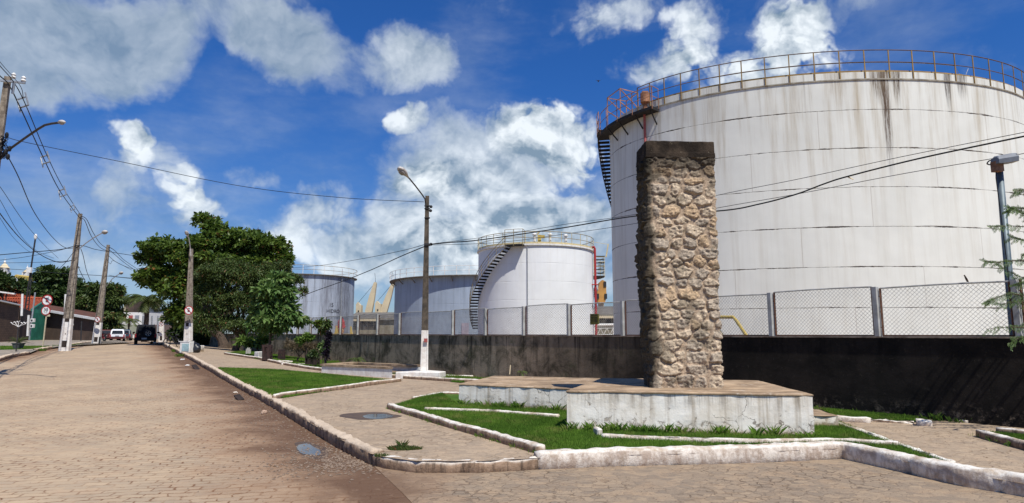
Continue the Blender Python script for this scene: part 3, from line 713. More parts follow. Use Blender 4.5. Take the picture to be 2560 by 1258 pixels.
for a, b in zip(NS, NS[1:]):
    p, q = wl(a)-WN*.11, wl(b)-WN*.11
    mb.beam((p.x, p.y, wtop(a)+.016), (q.x, q.y, wtop(b)+.016), .27, .03)
MAT['coping'] = simple('stained_coping', (.34,.27,.20), (.12,.085,.06), 3, .9, bmp=.4)
mb.build('coping', MAT['coping'], wr, world=True)

# ------------------------------------------------------------------ chain link fence on the wall
fr = thing('chain_link_fence', 'chain link fence panels in rusty frames standing on the mouldy wall', 'fence', (W0.x, W0.y, 0))
FH = 1.0; nspan = 22
def wz(n, z=0, d=-.11): p = wl(n)+WN*d; return Vector((p.x, p.y, wtop(n)+.035+z))
for n in range(-2, nspan):
    a, b = n+.035, n+.965
    fhn = FH+(.03 if n % 2 else -.01)
    m = MB(); m.beam(wz(n, -.03, -.07), wz(n, FH+.02, -.07), .09, .13, (WN.x, WN.y, 0)); m.build('post', MAT['postgrey'], fr, world=True)
    m = MB()
    for t in (a, b):
        m.beam(wz(t, .0), wz(t, fhn), .035, .03)
    for z in (.012,): m.beam(wz(a, z), wz(b, z), .04, .03)
    if n < 8:
        for t, s_ in ((a, 1), (b, -1)):
            for z in (.18,.5,.82): m.beam(wz(t, z), wz(t-.03*s_, z), .015, .02)
    fo = m.build('panel_frame', MAT['rust'], fr, world=True)
    m = MB(); N_ = 7; m.tube([wz(a+(b-a)*i/N_, fhn+.012*math.sin(math.pi*i/N_)) for i in range(N_+1)], .018, 6); m.build('top_rail', MAT['postgrey'], fo, world=True)
    # the netting: woven diagonal wires
    if n <= 15:
        pitch = .062 if n < 9 else .09; Lp = 2.38*.93; Hh = fhn-.02; rw = .0030 if n < 3 else (.0036 if n < 7 else .005); V_ = []; F_ = []
        A = wz(a); B_ = wz(b); ex = (B_-A)/Lp; 
        for dirn in (1, -1):
            k = -Hh if dirn == 1 else 0; kk = k
            while kk < Lp+(Hh if dirn == -1 else 0):
                # line s = kk + dirn*z
                z0, z1 = 0.0, Hh
                s0, s1 = kk+dirn*z0, kk+dirn*z1
                def clipz(s, z):
                    if s < 0: return 0, z+(0-s)*dirn
                    if s > Lp: return Lp, z+(Lp-s)*dirn
                    return s, z
                s0, z0 = clipz(s0, z0); s1, z1 = clipz(s1, z1)
                if abs(s1-s0) > .02 and z1 > z0:
                    w3 = Vector((WN.x, WN.y, 0))*.004*dirn
                    p0 = A+ex*s0+Vector((0,0,z0+.02))+w3; p1 = A+ex*s1+Vector((0,0,z1+.02-.01))+w3
                    t = (p1-p0).normalized(); nn3 = Vector((WN.x, WN.y, 0)); u3 = t.cross(nn3)
                    base = len(V_)
                    for p in (p0, p1):
                        V_ += [p+u3*rw, p-u3*rw*.6+nn3*rw, p-u3*rw*.6-nn3*rw]
                    F_ += [(base, base+1, base+4, base+3), (base+1, base+2, base+5, base+4), (base+2, base, base+3, base+5)]
                kk += pitch*1.35
        o3 = fo.location+fr.location
        npmesh('wire_netting', [v-fr.location for v in V_], F_, MAT['chain'], fr)

# ------------------------------------------------------------------ plinths
def plinth(name, label, poly, z0, z1, slab_t=.035, over=.012, seed=0):
    c = Vector((sum(p[0] for p in poly)/len(poly), sum(p[1] for p in poly)/len(poly), z0)); r = thing(name, label, 'plinth', c)
    # body with slightly uneven render
    m = MB(); n = len(poly); rows = 9; ring = []
    per = []
    for i in range(n):
        a = Vector(poly[i]); b = Vector(poly[(i+1) % n]); k = max(2, int((b-a).length/.12))
        per += [a+(b-a)*j/k for j in range(k)]
    cc = Vector((c.x, c.y))
    for j in range(rows+1):
        z = z0-.1+(z1-slab_t-z0+.1)*j/rows; rg = []
        for p in per:
            d = (p-cc).normalized(); q = p+d*(mnoise.fractal(Vector((p.x*1.5+seed, p.y*1.5, z*2)), .8, 2, 3)*.014-(.012*(z-z0)))
            rg.append((q.x, q.y, z))
        ring.append(rg)
    m.loft(ring); m.build('plaster_body', MAT['plaster'], r, smooth=False, world=True)
    m = MB(); rg = []
    for (z, ov) in ((z1-slab_t-.004, over-.01), (z1-slab_t*.8, over), (z1-.012, over), (z1, over-.03)):
        q2 = []
        for p in per:
            d = (p-cc).normalized(); q = p+d*(ov+mnoise.fractal(Vector((p.x*3+seed, p.y*3, 5)), .8, 2, 3)*.02); q2.append((q.x, q.y, z+mnoise.noise(Vector((p.x*2, p.y*2, seed)))*.008))
        rg.append(q2)
    m.loft(rg); m.build('top_slab', MAT['slab'], r, world=True)
    return r
UP = [(.93,11.15),(4.78,10.38),(5.15,13.6),(2.0,14.4)]
plinth('monument_plinth', 'tall whitewashed plinth with tan slab top under the rubble stone pillar', UP, PARK, .83, seed=1)
LP = [(-1.22,15.05),(1.75,13.45),(2.3,17.0),(-.5,18.1)]
plinth('low_plinth', 'lower whitewashed plinth with streaked front, left of the monument', LP, PARK, .655, seed=5)
plinth('block', 'small low whitewashed block at the right end of the monument plinth', [(4.9,11.6),(5.72,11.5),(5.75,13.2),(5.1,13.2)], PARK, .37, .02, .0, seed=8)

# ------------------------------------------------------------------ rubble pillar
def pillar():
    w, d, H = 1.24, .74, 4.56; z0 = .83
    base = Vector((3.14, 12.04, z0)); r = thing('stone_pillar', 'tall pillar of rough rubble stones with blackened cap on the white plinth', 'monument', base, R(3))
    dz = .013; du = .013; nu = int(2*(w+d)/du); nv = int((H-.32)/dz); per = 2*(w+d)
    rs = np.random.RandomState(5)
    # irregular stone seeds
    pts = []; zz = 0.06; Hs = H-.30
    while zz < Hs:
        rowh = rs.uniform(.14,.235); uu = rs.uniform(0,.2)
        while uu < per-.08:
            ww = rs.uniform(.16,.42); pts.append((uu+ww/2+rs.uniform(-.02,.02), zz+rowh/2+rs.uniform(-.05,.05), ww, rowh)); uu += ww+.02
        zz += rowh*.98
    pts = np.array(pts); ns = len(pts); tone = rs.rand(ns); tilt = rs.uniform(-.35,.35,(ns,2)); hgt = rs.uniform(.25,1.0,ns); roundn = rs.uniform(.7,1.3,ns)
    U, Z = np.meshgrid(np.arange(nu)*du, np.arange(nv+1)*dz)
    def fb(x, y, o, oct=4, f=1.0):
        s = np.zeros_like(x); a = 1.0; rr = np.random.RandomState(o)
        for k in range(oct):
            for q in range(5):
                th = rr.uniform(0, 2*np.pi); ff = f*(1+.5*rr.rand()); s += a*np.sin((x*np.cos(th)+y*np.sin(th))*ff*6.28+rr.uniform(0,6.28))*.3
            a *= .55; f *= 2.05
        return s
    wx = U+.030*fb(U, Z, 1, 3, 2.0); wy = Z+.026*fb(U, Z, 2, 3, 2.2)
    f1 = np.full(U.shape, 9e9); f2 = np.full(U.shape, 9e9); idx = np.zeros(U.shape, int)
    for i in range(ns):
        du_ = (wx-pts[i,0]+per/2) % per-per/2; dy_ = (wy-pts[i,1])
        e = np.sqrt((du_/pts[i,2])**2+(dy_/(pts[i,3]*1.05))**2)*.17
        c = e < f1; f2 = np.where(c, f1, np.minimum(f2, e)); f1 = np.where(c, e, f1); idx = np.where(c, i, idx)
    edge = (f2-f1)
    th0 = .009+.024*(rs.rand(ns)[idx]); st = np.clip((edge-th0)/.028, 0, 1); st = st*st*(3-2*st)
    du_ = (wx-pts[idx,0]+per/2) % per-per/2; dy_ = (wy-pts[idx,1])
    facet = (du_*tilt[idx,0]+dy_*tilt[idx,1])
    rough = fb(U, Z, 3, 5, 5.0)
    sharp = np.abs(fb(U, Z, 6, 4, 4.5))
    h = st*(.012+.034*hgt[idx]+facet*.6+.010*rough-.018*sharp)+(1-st)*(.004*rough-.004)
    wave = .02*fb(U*0+1, Z, 9, 2, .35)
    h = h+.012*fb(U, Z, 11, 2, .7)
    # left flank leans in and out
    v = np.zeros(U.shape+(3,)); nrm = np.zeros_like(v)
    for j in range(nu):
        s = U[0, j]
        if s < w: x, y, n_ = -w/2+s, -d/2, (0,-1)
        elif s < w+d: x, y, n_ = w/2, -d/2+(s-w), (1,0)
        elif s < 2*w+d: x, y, n_ = w/2-(s-w-d), d/2, (0,1)
        else: x, y, n_ = -w/2, d/2-(s-2*w-d), (-1,0)
        # blend normal near the corners
        cs = [0, w, w+d, 2*w+d, per]; nx, ny = n_
        for ci, cc in enumerate(cs):
            dd = s-cc
            if abs(dd) < .05:
                nb = [(-1,-1),(1,-1),(1,1),(-1,1),(-1,-1)][ci]; t = 1-abs(dd)/.05; nx = nx*(1-t)+nb[0]*.5*t; ny = ny*(1-t)+nb[1]*.5*t
        corner = min(abs(s-c_) for c_ in cs); pull = max(0, 1-corner/.05)**2*.02
        hh = h[:, j]-pull; extra = 0
        if s > 2*w+d or s < .02:   # left side bulges outward low down
            extra = .05*np.exp(-((Z[:, j]-1.9)/1.6)**2)+wave[:, j]*.8
        v[:, j, 0] = x*(1+.045*Z[:, j]/H)+nx*(hh+extra); v[:, j, 1] = y+ny*hh; v[:, j, 2] = Z[:, j]
    tp = tone[idx][..., None]
    cream = np.array([.66,.54,.40]); grey = np.array([.50,.42,.33]); gold = np.array([.62,.46,.30]); mort = np.array([.52,.40,.29])
    sc_ = np.where(tp < .45, cream, np.where(tp < .8, grey, gold)); sc_ = sc_*(.88+.14*rough[..., None])
    colr = sc_*st[..., None]+mort*(1-st[..., None])*(.85+.12*rough[..., None])
    bl = fb(U, Z, 21, 4, 1.2)
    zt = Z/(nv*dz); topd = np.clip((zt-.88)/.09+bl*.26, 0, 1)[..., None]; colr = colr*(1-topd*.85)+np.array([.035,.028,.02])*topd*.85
    sU = np.minimum(U, per-U); left = np.clip(1.35-(sU-.0)/.10+bl*.4, 0, 1); left = np.where(U > 2*w+d, 1.0, left); left = np.where((U > w+.02) & (U < 2*w+d), np.clip(bl,0,.5), left)[..., None]  # algae on the left edge; flank blackened by mould plus painted-in shade
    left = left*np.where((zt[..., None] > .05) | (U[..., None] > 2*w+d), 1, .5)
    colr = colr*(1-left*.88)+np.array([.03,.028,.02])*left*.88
    gr = np.clip((bl-.45)*1.6, 0, .55)[..., None]; colr = colr*(1-gr)+np.array([.13,.11,.08])*gr
    m = np.arange(nu*(nv+1)).reshape(nv+1, nu); a = m[:-1]; b = m[1:]
    Fq = np.stack([a, np.roll(a, -1, 1), np.roll(b, -1, 1), b], -1).reshape(-1, 4)
    colr = np.clip(colr, 0, 1).reshape(-1, 3); colr = np.concatenate([colr, np.ones((len(colr),1))], 1)
    mt, nt, bs = newmat('rubble_stone', .92, .15)
    at = N(nt, 'ShaderNodeAttribute', attribute_name='stonecol').outputs['Color']; tc = N(nt, 'ShaderNodeTexCoord').outputs['Object']
    c = mix(nt, .7, at, mix(nt, sstep(nt, noise(nt, tc, 28, 7, .75), .35, .65), (.35,.35,.35), (1.25,1.2,1.1)), 'MULTIPLY')
    n_ = noise(nt, tc, 9, 8, .75)
    c = mix(nt, mth(nt, 'MULTIPLY', sstep(nt, n_, .60, .68), .6), c, (.06,.05,.035))
    setc(nt, bs, c); bump(nt, bs, noise(nt, tc, 38, 8, .75), .75, .012)
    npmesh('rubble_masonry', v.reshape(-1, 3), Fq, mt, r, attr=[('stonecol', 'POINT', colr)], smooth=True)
    mt, nt, bs = newmat('blackened_concrete', .95, .1); tc = N(nt, 'ShaderNodeTexCoord').outputs['Object']
    c = mix(nt, sstep(nt, noise(nt, tc, 2.5, 6, .6), .4, .65), (.022,.017,.013), (.065,.048,.034))
    c = mix(nt, mth(nt, 'MULTIPLY', sstep(nt, noise(nt, mapping(nt, tc, (1,1,1)), 9, 9, .8, .5), .60, .66), .8), c, (.26,.22,.15))
    setc(nt, bs, c); bump(nt, bs, noise(nt, tc, 14, 8, .75), .9, .03)
    m = MB(); rg = []
    for z, e in ((H-.34,-.01),(H-.32,.012),(H-.24,.012),(H-.22,.006),(H-.02,.0),(H,-.02)):
        q = []
        ew, ed = w/2*1.045+e, d/2+e; P4 = [(-ew,-ed),(ew,-ed),(ew,ed),(-ew,ed)]
        for i in range(4):
            a_, b_ = Vector(P4[i]), Vector(P4[(i+1) % 4]); k = 16
            for j in range(k):
                p = a_+(b_-a_)*j/k; nn_ = mnoise.fractal(Vector((p.x*6, p.y*6, z*6)), .8, 2, 3)*.012; dd = p.normalized()*nn_; q.append((p.x+dd.x, p.y+dd.y, z+nn_*.5))
        rg.append(q)
    m.loft(rg); m.build('cap', mt, r)
    return r
pillar()
# ------------------------------------------------------------------ storage tanks
def tank_mat(name, paint, dirt, course, streak, ringd, stains=(), platew=9.0, rust=.6):
    m, nt, b = newmat(name, .62, .25)
    uv = N(nt, 'ShaderNodeUVMap').outputs[0]; s = N(nt, 'ShaderNodeSeparateXYZ', {0: uv}); u, v = s.outputs[0], s.outputs[1]   # v: metres below the rim
    c = mix(nt, sstep(nt, noise(nt, uv, .25, 6, .6), .35, .68), paint, tuple(x*.90 for x in paint))
    # run-off dirt, strongest under the rim
    st = sstep(nt, noise(nt, mapping(nt, uv, (1.1,.06,1)), 1.5, 7, .68), .44, .76)
    st2 = sstep(nt, noise(nt, mapping(nt, uv, (4.2,.10,1), (5,2,0)), 1.2, 6, .7), .50, .78)
    fall = sstep(nt, v, 7.5, .3); fall2 = sstep(nt, v, 3.0, 0)
    c = mix(nt, mth(nt, 'MULTIPLY', st, mth(nt, 'MULTIPLY', mth(nt, 'ADD', mth(nt, 'MULTIPLY', fall, .85), .30), streak)), c, dirt)
    c = mix(nt, mth(nt, 'MULTIPLY', st2, mth(nt, 'MULTIPLY', mth(nt, 'ADD', mth(nt, 'MULTIPLY', fall2, .6), .10), streak)), c, tuple(x*.6 for x in dirt))
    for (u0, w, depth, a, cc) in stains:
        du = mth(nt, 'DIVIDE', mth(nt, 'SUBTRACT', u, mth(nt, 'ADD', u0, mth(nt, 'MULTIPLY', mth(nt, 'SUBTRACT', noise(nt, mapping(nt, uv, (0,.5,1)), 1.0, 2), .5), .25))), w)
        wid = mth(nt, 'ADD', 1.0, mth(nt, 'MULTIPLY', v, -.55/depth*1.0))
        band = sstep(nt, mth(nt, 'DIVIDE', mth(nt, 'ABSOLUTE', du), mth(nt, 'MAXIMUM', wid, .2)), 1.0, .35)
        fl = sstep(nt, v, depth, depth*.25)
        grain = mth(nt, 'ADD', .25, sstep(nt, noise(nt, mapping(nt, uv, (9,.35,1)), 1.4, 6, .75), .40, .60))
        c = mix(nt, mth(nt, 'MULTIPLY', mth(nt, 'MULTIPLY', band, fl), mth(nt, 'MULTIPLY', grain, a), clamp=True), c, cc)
    # plate seams
    wob = mth(nt, 'MULTIPLY', mth(nt, 'SUBTRACT', noise(nt, mapping(nt, uv, (2,2,1)), 2.0, 5, .7), .5), .035)
    r_ = mth(nt, 'ABSOLUTE', mth(nt, 'SUBTRACT', mth(nt, 'FRACT', mth(nt, 'ADD', mth(nt, 'DIVIDE', mth(nt, 'ADD', v, wob), course), .5)), .5))
    dist = mth(nt, 'MULTIPLY', r_, course)
    thick = mth(nt, 'ADD', .011, mth(nt, 'MULTIPLY', sstep(nt, noise(nt, mapping(nt, uv, (.35,.6,1)), 1.2, 6, .75), .42, .70), .045))
    seam = sstep(nt, mth(nt, 'DIVIDE', dist, thick), 1.3, .5)
    sa = mth(nt, 'MULTIPLY', mth(nt, 'ADD', .42, sstep(nt, noise(nt, mapping(nt, uv, (.9,.8,1)), 1.0, 6, .75), .38, .62)), ringd, clamp=True)
    seam = mth(nt, 'MULTIPLY', seam, sstep(nt, v, .4, .8))
    c = mix(nt, mth(nt, 'MULTIPLY', seam, sa), c, (.05,.035,.025))
    row = mth(nt, 'FLOOR', mth(nt, 'DIVIDE', v, course))
    uo = mth(nt, 'ADD', u, mth(nt, 'MULTIPLY', row, 3.37))
    vs_ = mth(nt, 'MULTIPLY', mth(nt, 'ABSOLUTE', mth(nt, 'SUBTRACT', mth(nt, 'FRACT', mth(nt, 'ADD', mth(nt, 'DIVIDE', uo, platew), .5)), .5)), platew)
    vse = sstep(nt, vs_, .022, .008)
    c = mix(nt, mth(nt, 'MULTIPLY', vse, .42*ringd), c, (.22,.15,.10))
    # rust specks
    c = mix(nt, mth(nt, 'MULTIPLY', sstep(nt, noise(nt, uv, 13, 3, .6), .74, .79), .5*rust), c, (.2,.11,.06))
    setc(nt, b, c)
    bump(nt, b, mth(nt, 'ADD', mth(nt, 'MULTIPLY', seam, -.6), mth(nt, 'MULTIPLY', noise(nt, mapping(nt, uv, (.3,.25,1)), 1.0, 3), 3.2)), .45, .04)
    return m
BIGP = (.74,.735,.665)
MAT['bigtank'] = tank_mat('stained_white_tank_paint', BIGP, (.43,.37,.27), 1.95, 1.0, .95,
    stains=[(-.05,.33,6.4,1.25,(.09,.055,.032)), (-.35,.55,2.0,.8,(.15,.11,.07)), (.55,.35,2.1,.95,(.10,.075,.055)), (-2.3,.7,2.1,.45,(.30,.23,.15)), (3.35,.32,2.4,1.0,(.07,.055,.045)), (4.2,.5,1.6,.8,(.09,.07,.055)), (-1.4,.3,8.0,.20,(.45,.36,.22)), (.35,.5,13,.16,(.45,.36,.22)), (2.6,.4,9,.16,(.4,.34,.24))])
MAT['midtank'] = tank_mat('clean_white_tank_paint', (.80,.81,.80), (.62,.60,.54), 1.55, .35, .10, platew=5, rust=.1)
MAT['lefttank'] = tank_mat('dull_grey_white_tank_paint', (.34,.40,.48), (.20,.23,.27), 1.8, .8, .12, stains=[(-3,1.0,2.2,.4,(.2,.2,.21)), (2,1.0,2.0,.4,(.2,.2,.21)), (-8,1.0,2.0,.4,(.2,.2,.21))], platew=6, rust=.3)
MAT['fartank'] = tank_mat('streaked_side_shaded_tank_paint', (.38,.43,.50), (.13,.14,.16), 1.8, 1.15, .10, stains=[(2.4,.45,14,.8,(.17,.18,.20)), (5.2,1.6,30,.75,(.17,.18,.21)), (8.0,2.4,40,1.1,(.13,.14,.17)), (-1.5,.4,9,.4,(.2,.2,.22))], platew=6, rust=.2)  # broad dark bands paint the tank's shaded right side into the colour; streaks are dirt
def P3(c, r, ph, z):
    if len(c) > 2:      # slightly oval shell: c = (x, y, a, b)
        a, b = c[2], c[3]; n = Vector((math.sin(ph)/a, -math.cos(ph)/b)).normalized()
        if r < a*.97: return Vector((c[0]+r*math.sin(ph), c[1]-r*b/a*math.cos(ph), z))
        return Vector((c[0]+a*math.sin(ph)+n.x*(r-a), c[1]-b*math.cos(ph)+n.y*(r-a), z))
    return Vector((c[0]+r*math.sin(ph), c[1]-r*math.cos(ph), z))
def shell(root, c, rad, z0, z1, mat, roof, n=160, roofmat=None, rise=.06, lip=0.0):
    vs = []; fs = []; uvs = []
    for j, z in enumerate((z0, z1)):
        for k in range(n+1):
            ph = -math.pi+2*math.pi*k/n; vs.append(P3(c, rad, ph, z)); uvs.append((rad*ph, z1-z))
    for k in range(n): fs.append((k, k+1, n+2+k, n+1+k))
    me = bpy.data.meshes.new('shell'); L_ = root.location; me.from_pydata([v-L_ for v in vs], [], fs); me.materials.append(mat)
    ul = me.uv_layers.new(name='UVMap')
    for p in me.polygons:
        for li in p.loop_indices: ul.data[li].uv = uvs[me.loops[li].vertex_index]
    me.polygons.foreach_set('use_smooth', [True]*len(me.polygons)); me.update()
    o = bpy.data.objects.new('shell', me); col.objects.link(o); o.parent = root
    m = MB(); m.loft([[P3(c, q, -math.pi+2*math.pi*k/n, zz) for k in range(n)] for q, zz in ((rad-.02, z1-.02), (rad*.5, z1+rad*rise*.7), (.01, z1+rad*rise))], cap=False)
    m.build('roof', roofmat or mat if False else MAT['white'], root, smooth=True, world=True, fixn=False)
def ring_tube(c, rad, z, r, p0=-math.pi, p1=math.pi, n=160, m=None, sides=5):
    m = m or MB(); m.tube([P3(c, rad, p0+(p1-p0)*k/n, z) for k in range(n+1)], r, sides); return m
def band(c, r0, r1, z0, z1, p0=-math.pi, p1=math.pi, n=160):
    m = MB(); rg = []
    for k in range(n+1):
        ph = p0+(p1-p0)*k/n; rg.append([P3(c, r0, ph, z0), P3(c, r1, ph, z0), P3(c, r1, ph, z1), P3(c, r0, ph, z1)])
    return m.loft(rg)
def rail(root, c, rad, z, h, mat, p0, p1, nposts, mids=(.55,), toe=None, toemat=None, rr=.022, pr=.022, posth0=-.1, postmat=None):
    m = MB(); nn = max(12, int(160*(p1-p0)/6.28))
    ring_tube(c, rad, z+h, rr, p0, p1, nn, m)
    for q in mids: ring_tube(c, rad, z+h*q, rr*.85, p0, p1, nn, m)
    o = m.build('guard_rail', mat, root, world=True)
    full = (p1-p0) > 6.2
    for k in range(nposts-1 if full else nposts):
        ph = p0+(p1-p0)*k/(nposts-1) if nposts > 1 else p0
        m = MB(); m.beam(P3(c, rad, ph, z+posth0), P3(c, rad, ph, z+h), pr*2, pr*1.4, (math.sin(ph), -math.cos(ph), 0))
        m.build('rail_post', postmat or mat, root, world=True)
    if toe: band(c, rad-.02, rad+.01, z+.03, z+.03+toe, p0, p1, nn).build('toe_board', toemat, root, world=True)
def stair(root, c, rad, w, ph0, ztop, dirn, length, slope, mat, railmat, rh=.95, zmin=None, every=4, tread_t=.035, depth=.24, rise=.23, mid=2):
    """helical stair down from ph0; dirn -1 or +1 in angle"""
    rm = rad+w/2+.05; nst = int(length*slope/rise)
    ts = []; outer = []
    for k in range(nst):
        dph = dirn*(k*rise/slope)/rm; ph = ph0+dph; z = ztop-rise*(k+1)
        if zmin and z < zmin: break
        p = P3(c, rm, ph, z); m = MB(); m.box(p, (w, depth, tread_t), rz=ph+math.pi/2); m.box((p[0], p[1], p[2]-.06), (w, .06, .12), rz=ph+math.pi/2); ts.append(m)
        outer.append((ph, z))
    m = MB()
    for off in (rad+w+.05,):
        m.tube([P3(c, off, ph, z-.02) for ph, z in outer], .03, 5)
        m.tube([P3(c, off, ph, z+rh) for ph, z in outer], .026, 5)
        for q in range(1, mid): m.tube([P3(c, off, ph, z+rh*q/mid) for ph, z in outer], .018, 5)
        for i in range(0, len(outer), every):
            ph, z = outer[i]; m.tube([P3(c, off, ph, z), P3(c, off, ph, z+rh)], .02, 5)
    so_ = m.build('spiral_stair', railmat, root, world=True)
    for m in ts: m.build('tread', mat, so_, world=True)
    return outer
D = R
# --- the big tank
C1 = (18.53, 38.69, 12.36, 8.3); R1 = 12.36; T1 = 14.78
big = thing('storage_tank', 'largest white fuel tank, streaked with rust stains, at the right behind the pillar', 'storage tank', (C1[0], C1[1], .3))
shell(big, C1, R1, .1, T1, MAT['bigtank'], True, 220, rise=.045)
band(C1, R1-.02, R1+.05, T1-.42, T1-.36, n=200).build('wind_girder', MAT['bigtank'] if False else simple('dirty_rim_paint', (.45,.42,.34), (.16,.13,.10), 1.2, .8), big, world=True)
MAT['railbrown'] = simple('rusty_brown_rail', (.16,.10,.065), (.08,.055,.045), 2, .8)
rail(big, C1, R1+.03, T1-.30, 1.42, MAT['railbrown'], D(-66), D(180), 45, mids=(.56,), rr=.026, pr=.026, posth0=-.12, postmat=MAT['brownyellow'])
band(C1, R1-.16, R1-.12, T1+.0, T1+.13, D(-66), D(180), 160).build('toe_board', MAT['brownyellow'], big, world=True)
# conduit and lamp bracket on the rim
m = MB(); m.tube([P3(C1, R1+.0, D(a), T1+.48) for a in range(-40, 19, 2)], .014, 5)
m.tube([P3(C1, R1, D(18), T1+.48), P3(C1, R1-.02, D(19), T1+.1), P3(C1, R1, D(21), T1+.05), P3(C1, R1, D(22), T1+.42)], .012, 5); m.build('conduit', MAT['greymetal'], big, world=True)
stair(big, C1, R1, .75, D(-100), T1-.35, -1, 9, 1.05, MAT['tread'], MAT['railbrown'], every=3, rise=.215, depth=.22)
# upper landing (left) and valve platform
def platform(root, c, rad, p0, p1, w, z, mat, railm, h=1.0, nposts=4, ends=(True, True), mid=(.5,), tp=.05, inner=False):
    n = max(4, int((p1-p0)*rad/.4))
    band(c, rad+.02, rad+w, z-tp, z, p0, p1, n).build('platform', mat, root, world=True)
    m = MB(); ring_tube(c, rad+w, z+h, .022, p0, p1, n, m, 5)
    for q in mid: ring_tube(c, rad+w, z+h*q, .018, p0, p1, n, m, 5)
    for k in range(nposts):
        ph = p0+(p1-p0)*k/(nposts-1); m.beam(P3(c, rad+w, ph, z-.15), P3(c, rad+w, ph, z+h), .045, .035, (math.sin(ph), -math.cos(ph), 0))
    for e, ph in zip(ends, (p0, p1)):
        if e:
            for q in mid+(1.0,): m.tube([P3(c, rad+.05, ph, z+h*q), P3(c, rad+w, ph, z+h*q)], .02, 5)
            m.tube([P3(c, rad+.06, ph, z), P3(c, rad+.06, ph, z+h)], .02, 5)
    m.build('platform_rail', railm, root, world=True)
platform(big, C1, R1, D(-101), D(-88), .80, T1-.35, MAT['tread'], MAT['orangepaint'], 1.15, 3, ends=(False, False))
platform(big, C1, R1, D(-88), D(-57), .70, T1-.55, MAT['tread'], MAT['orangepaint'], 1.15, 5, ends=(False, True), tp=.16)
for a in (-80,-72,-64,-58): m = MB(); m.beam(P3(C1, R1, D(a), T1-1.4), P3(C1, R1+.6, D(a), T1-.72), .06, .06); m.build('bracket', MAT['tread'], big, world=True)
m = MB()   # stile over the rim
a0, a1 = D(-82), D(-72)
for a in (a0, a1):
    m.beam(P3(C1, R1+.5, a, T1-.5), P3(C1, R1+.5, a, T1+1.35), .05, .04); m.beam(P3(C1, R1+.5, a, T1+1.3), P3(C1, R1-.7, a, T1+.25), .05, .04); m.beam(P3(C1, R1+.5, a, T1+.5), P3(C1, R1-.5, a, T1-.1), .05, .04)
    m.beam(P3(C1, R1-.7, a, T1+.2), P3(C1, R1-.7, a, T1+1.2), .05, .04); m.beam(P3(C1, R1-.7, a, T1+1.2), P3(C1, R1+.5, a, T1+1.33), .04, .04)
m.beam(P3(C1, R1+.5, a0, T1+1.33), P3(C1, R1+.5, a1, T1+1.33), .05, .04); m.beam(P3(C1, R1-.7, a0, T1+1.2), P3(C1, R1-.7, a1, T1+1.2), .05, .04)
m.build('stile_frame', MAT['orangepaint'], big, world=True)
m = MB(); a = D(-61); p = P3(C1, R1+.35, a, T1-.5)
m.lathe([(.22,-.02),(.22,.06),(.12,.08),(.12,.35),(.20,.38),(.26,.42),(.26,.95),(.20,1.0)], p, 12); m.box((p.x, p.y, p.z+1.02), (.34,.3,.05)); m.build('valve_housing', MAT['orangepaint'], big, world=True)
m = MB(); q = P3(C1, R1+.22, D(-62), 0); m.tube([(q.x, q.y, .3), (q.x, q.y, T1-.6)], .07, 8)
for z in range(2, 14, 3): m.box((q.x, q.y+.06, z), (.3,.2,.06))
m.build('riser_pipe', MAT['pinkred'], big, world=True)

# --- the middle tank
C2 = (2.18, 58.96); R2 = 5.29; T2 = 9.42
mid = thing('storage_tank', 'clean bright white tank with black spiral stair, between the lamp post and the pillar', 'storage tank', (C2[0], C2[1], .4))
shell(mid, C2, R2, .2, T2, MAT['midtank'], True, 120, rise=.05)
band(C2, R2-.02, R2+.13, T2-.06, T2+.08, n=120).build('rim', MAT['white'], mid, world=True)
band(C2, R2+.0, R2+.05, T2+.085, T2+.24, n=120).build('toe_board', MAT['paleyellow'], mid, world=True)
MAT['railolive'] = simple('weathered_yellow_rail', (.36,.29,.15), (.16,.12,.07), 2, .75)
rail(mid, C2, R2+.06, T2, 1.12, MAT['railolive'], D(-180), D(180), 33, mids=(.55,), rr=.030, pr=.022, postmat=MAT['paleyellow'])
stair(mid, C2, R2, .72, D(-27), T2-.05, -1, 9.5, .86, MAT['tread'], MAT['railolive'], every=3, rise=.245, depth=.26, zmin=2.4, mid=3)
platform(mid, C2, R2, D(-27), D(-12), .85, T2-.02, MAT['tread'], MAT['railolive'], 1.25, 3, ends=(False, True), tp=.10)
platform(mid, C2, R2, D(84), D(112), 1.05, T2-2.2, MAT['tread'], MAT['paleyellow'], 1.7, 4, ends=(True, True), mid=(.25,.5,.75), tp=.12)
m = MB(); m.beam(P3(C2, R2+1.3, D(92), T2-.4), P3(C2, R2+1.6, D(95), T2+.9), .12, .05); m.beam(P3(C2, R2+.1, D(90), T2+1.0), P3(C2, R2+1.5, D(94), T2+.85), .03, .03)
for k in range(7): m.box(P3(C2, R2+.95, D(96), T2-.3-.27*k), (.6,.25,.03))
m.build('ladder_stile', MAT['paleyellow'], mid, world=True)
m = MB()
for k in range(6): m.box(P3(C2, R2+.65, D(90+k), T2-.35-.3*k), (.95,.5,.04), rz=D(5))
m.build('ladder_treads', MAT['tread'], mid, world=True)
m = MB(); q = P3(C2, R2+.28, D(72), 0)
m.tube([(q.x-.35, q.y+.2, T2+.25), (q.x-.05, q.y, T2+.28), (q.x, q.y, T2+.15), (q.x, q.y, .4)], .10, 10)
for z in (3.1, 6.3): m.box((q.x-.25, q.y-.05, z), (.9,.25,.08)); 
m.build('riser_pipe', MAT['red'], mid, world=True)
m = MB()
for z in (3.05, 6.25):
    m.tube([(q.x-.65, q.y-.2, z), (q.x-.25, q.y-.1, z-2.2)], .03, 5)
m.build('pipe_braces', MAT['darkmetal'], mid, world=True)
m = MB(); q = P3(C2, R2+.06, D(-9.5), 0); m.tube([(q.x, q.y, T2-.1), (q.x, q.y, .4)], .035, 6); m.build('level_pipe', MAT['greymetal'], mid, world=True)
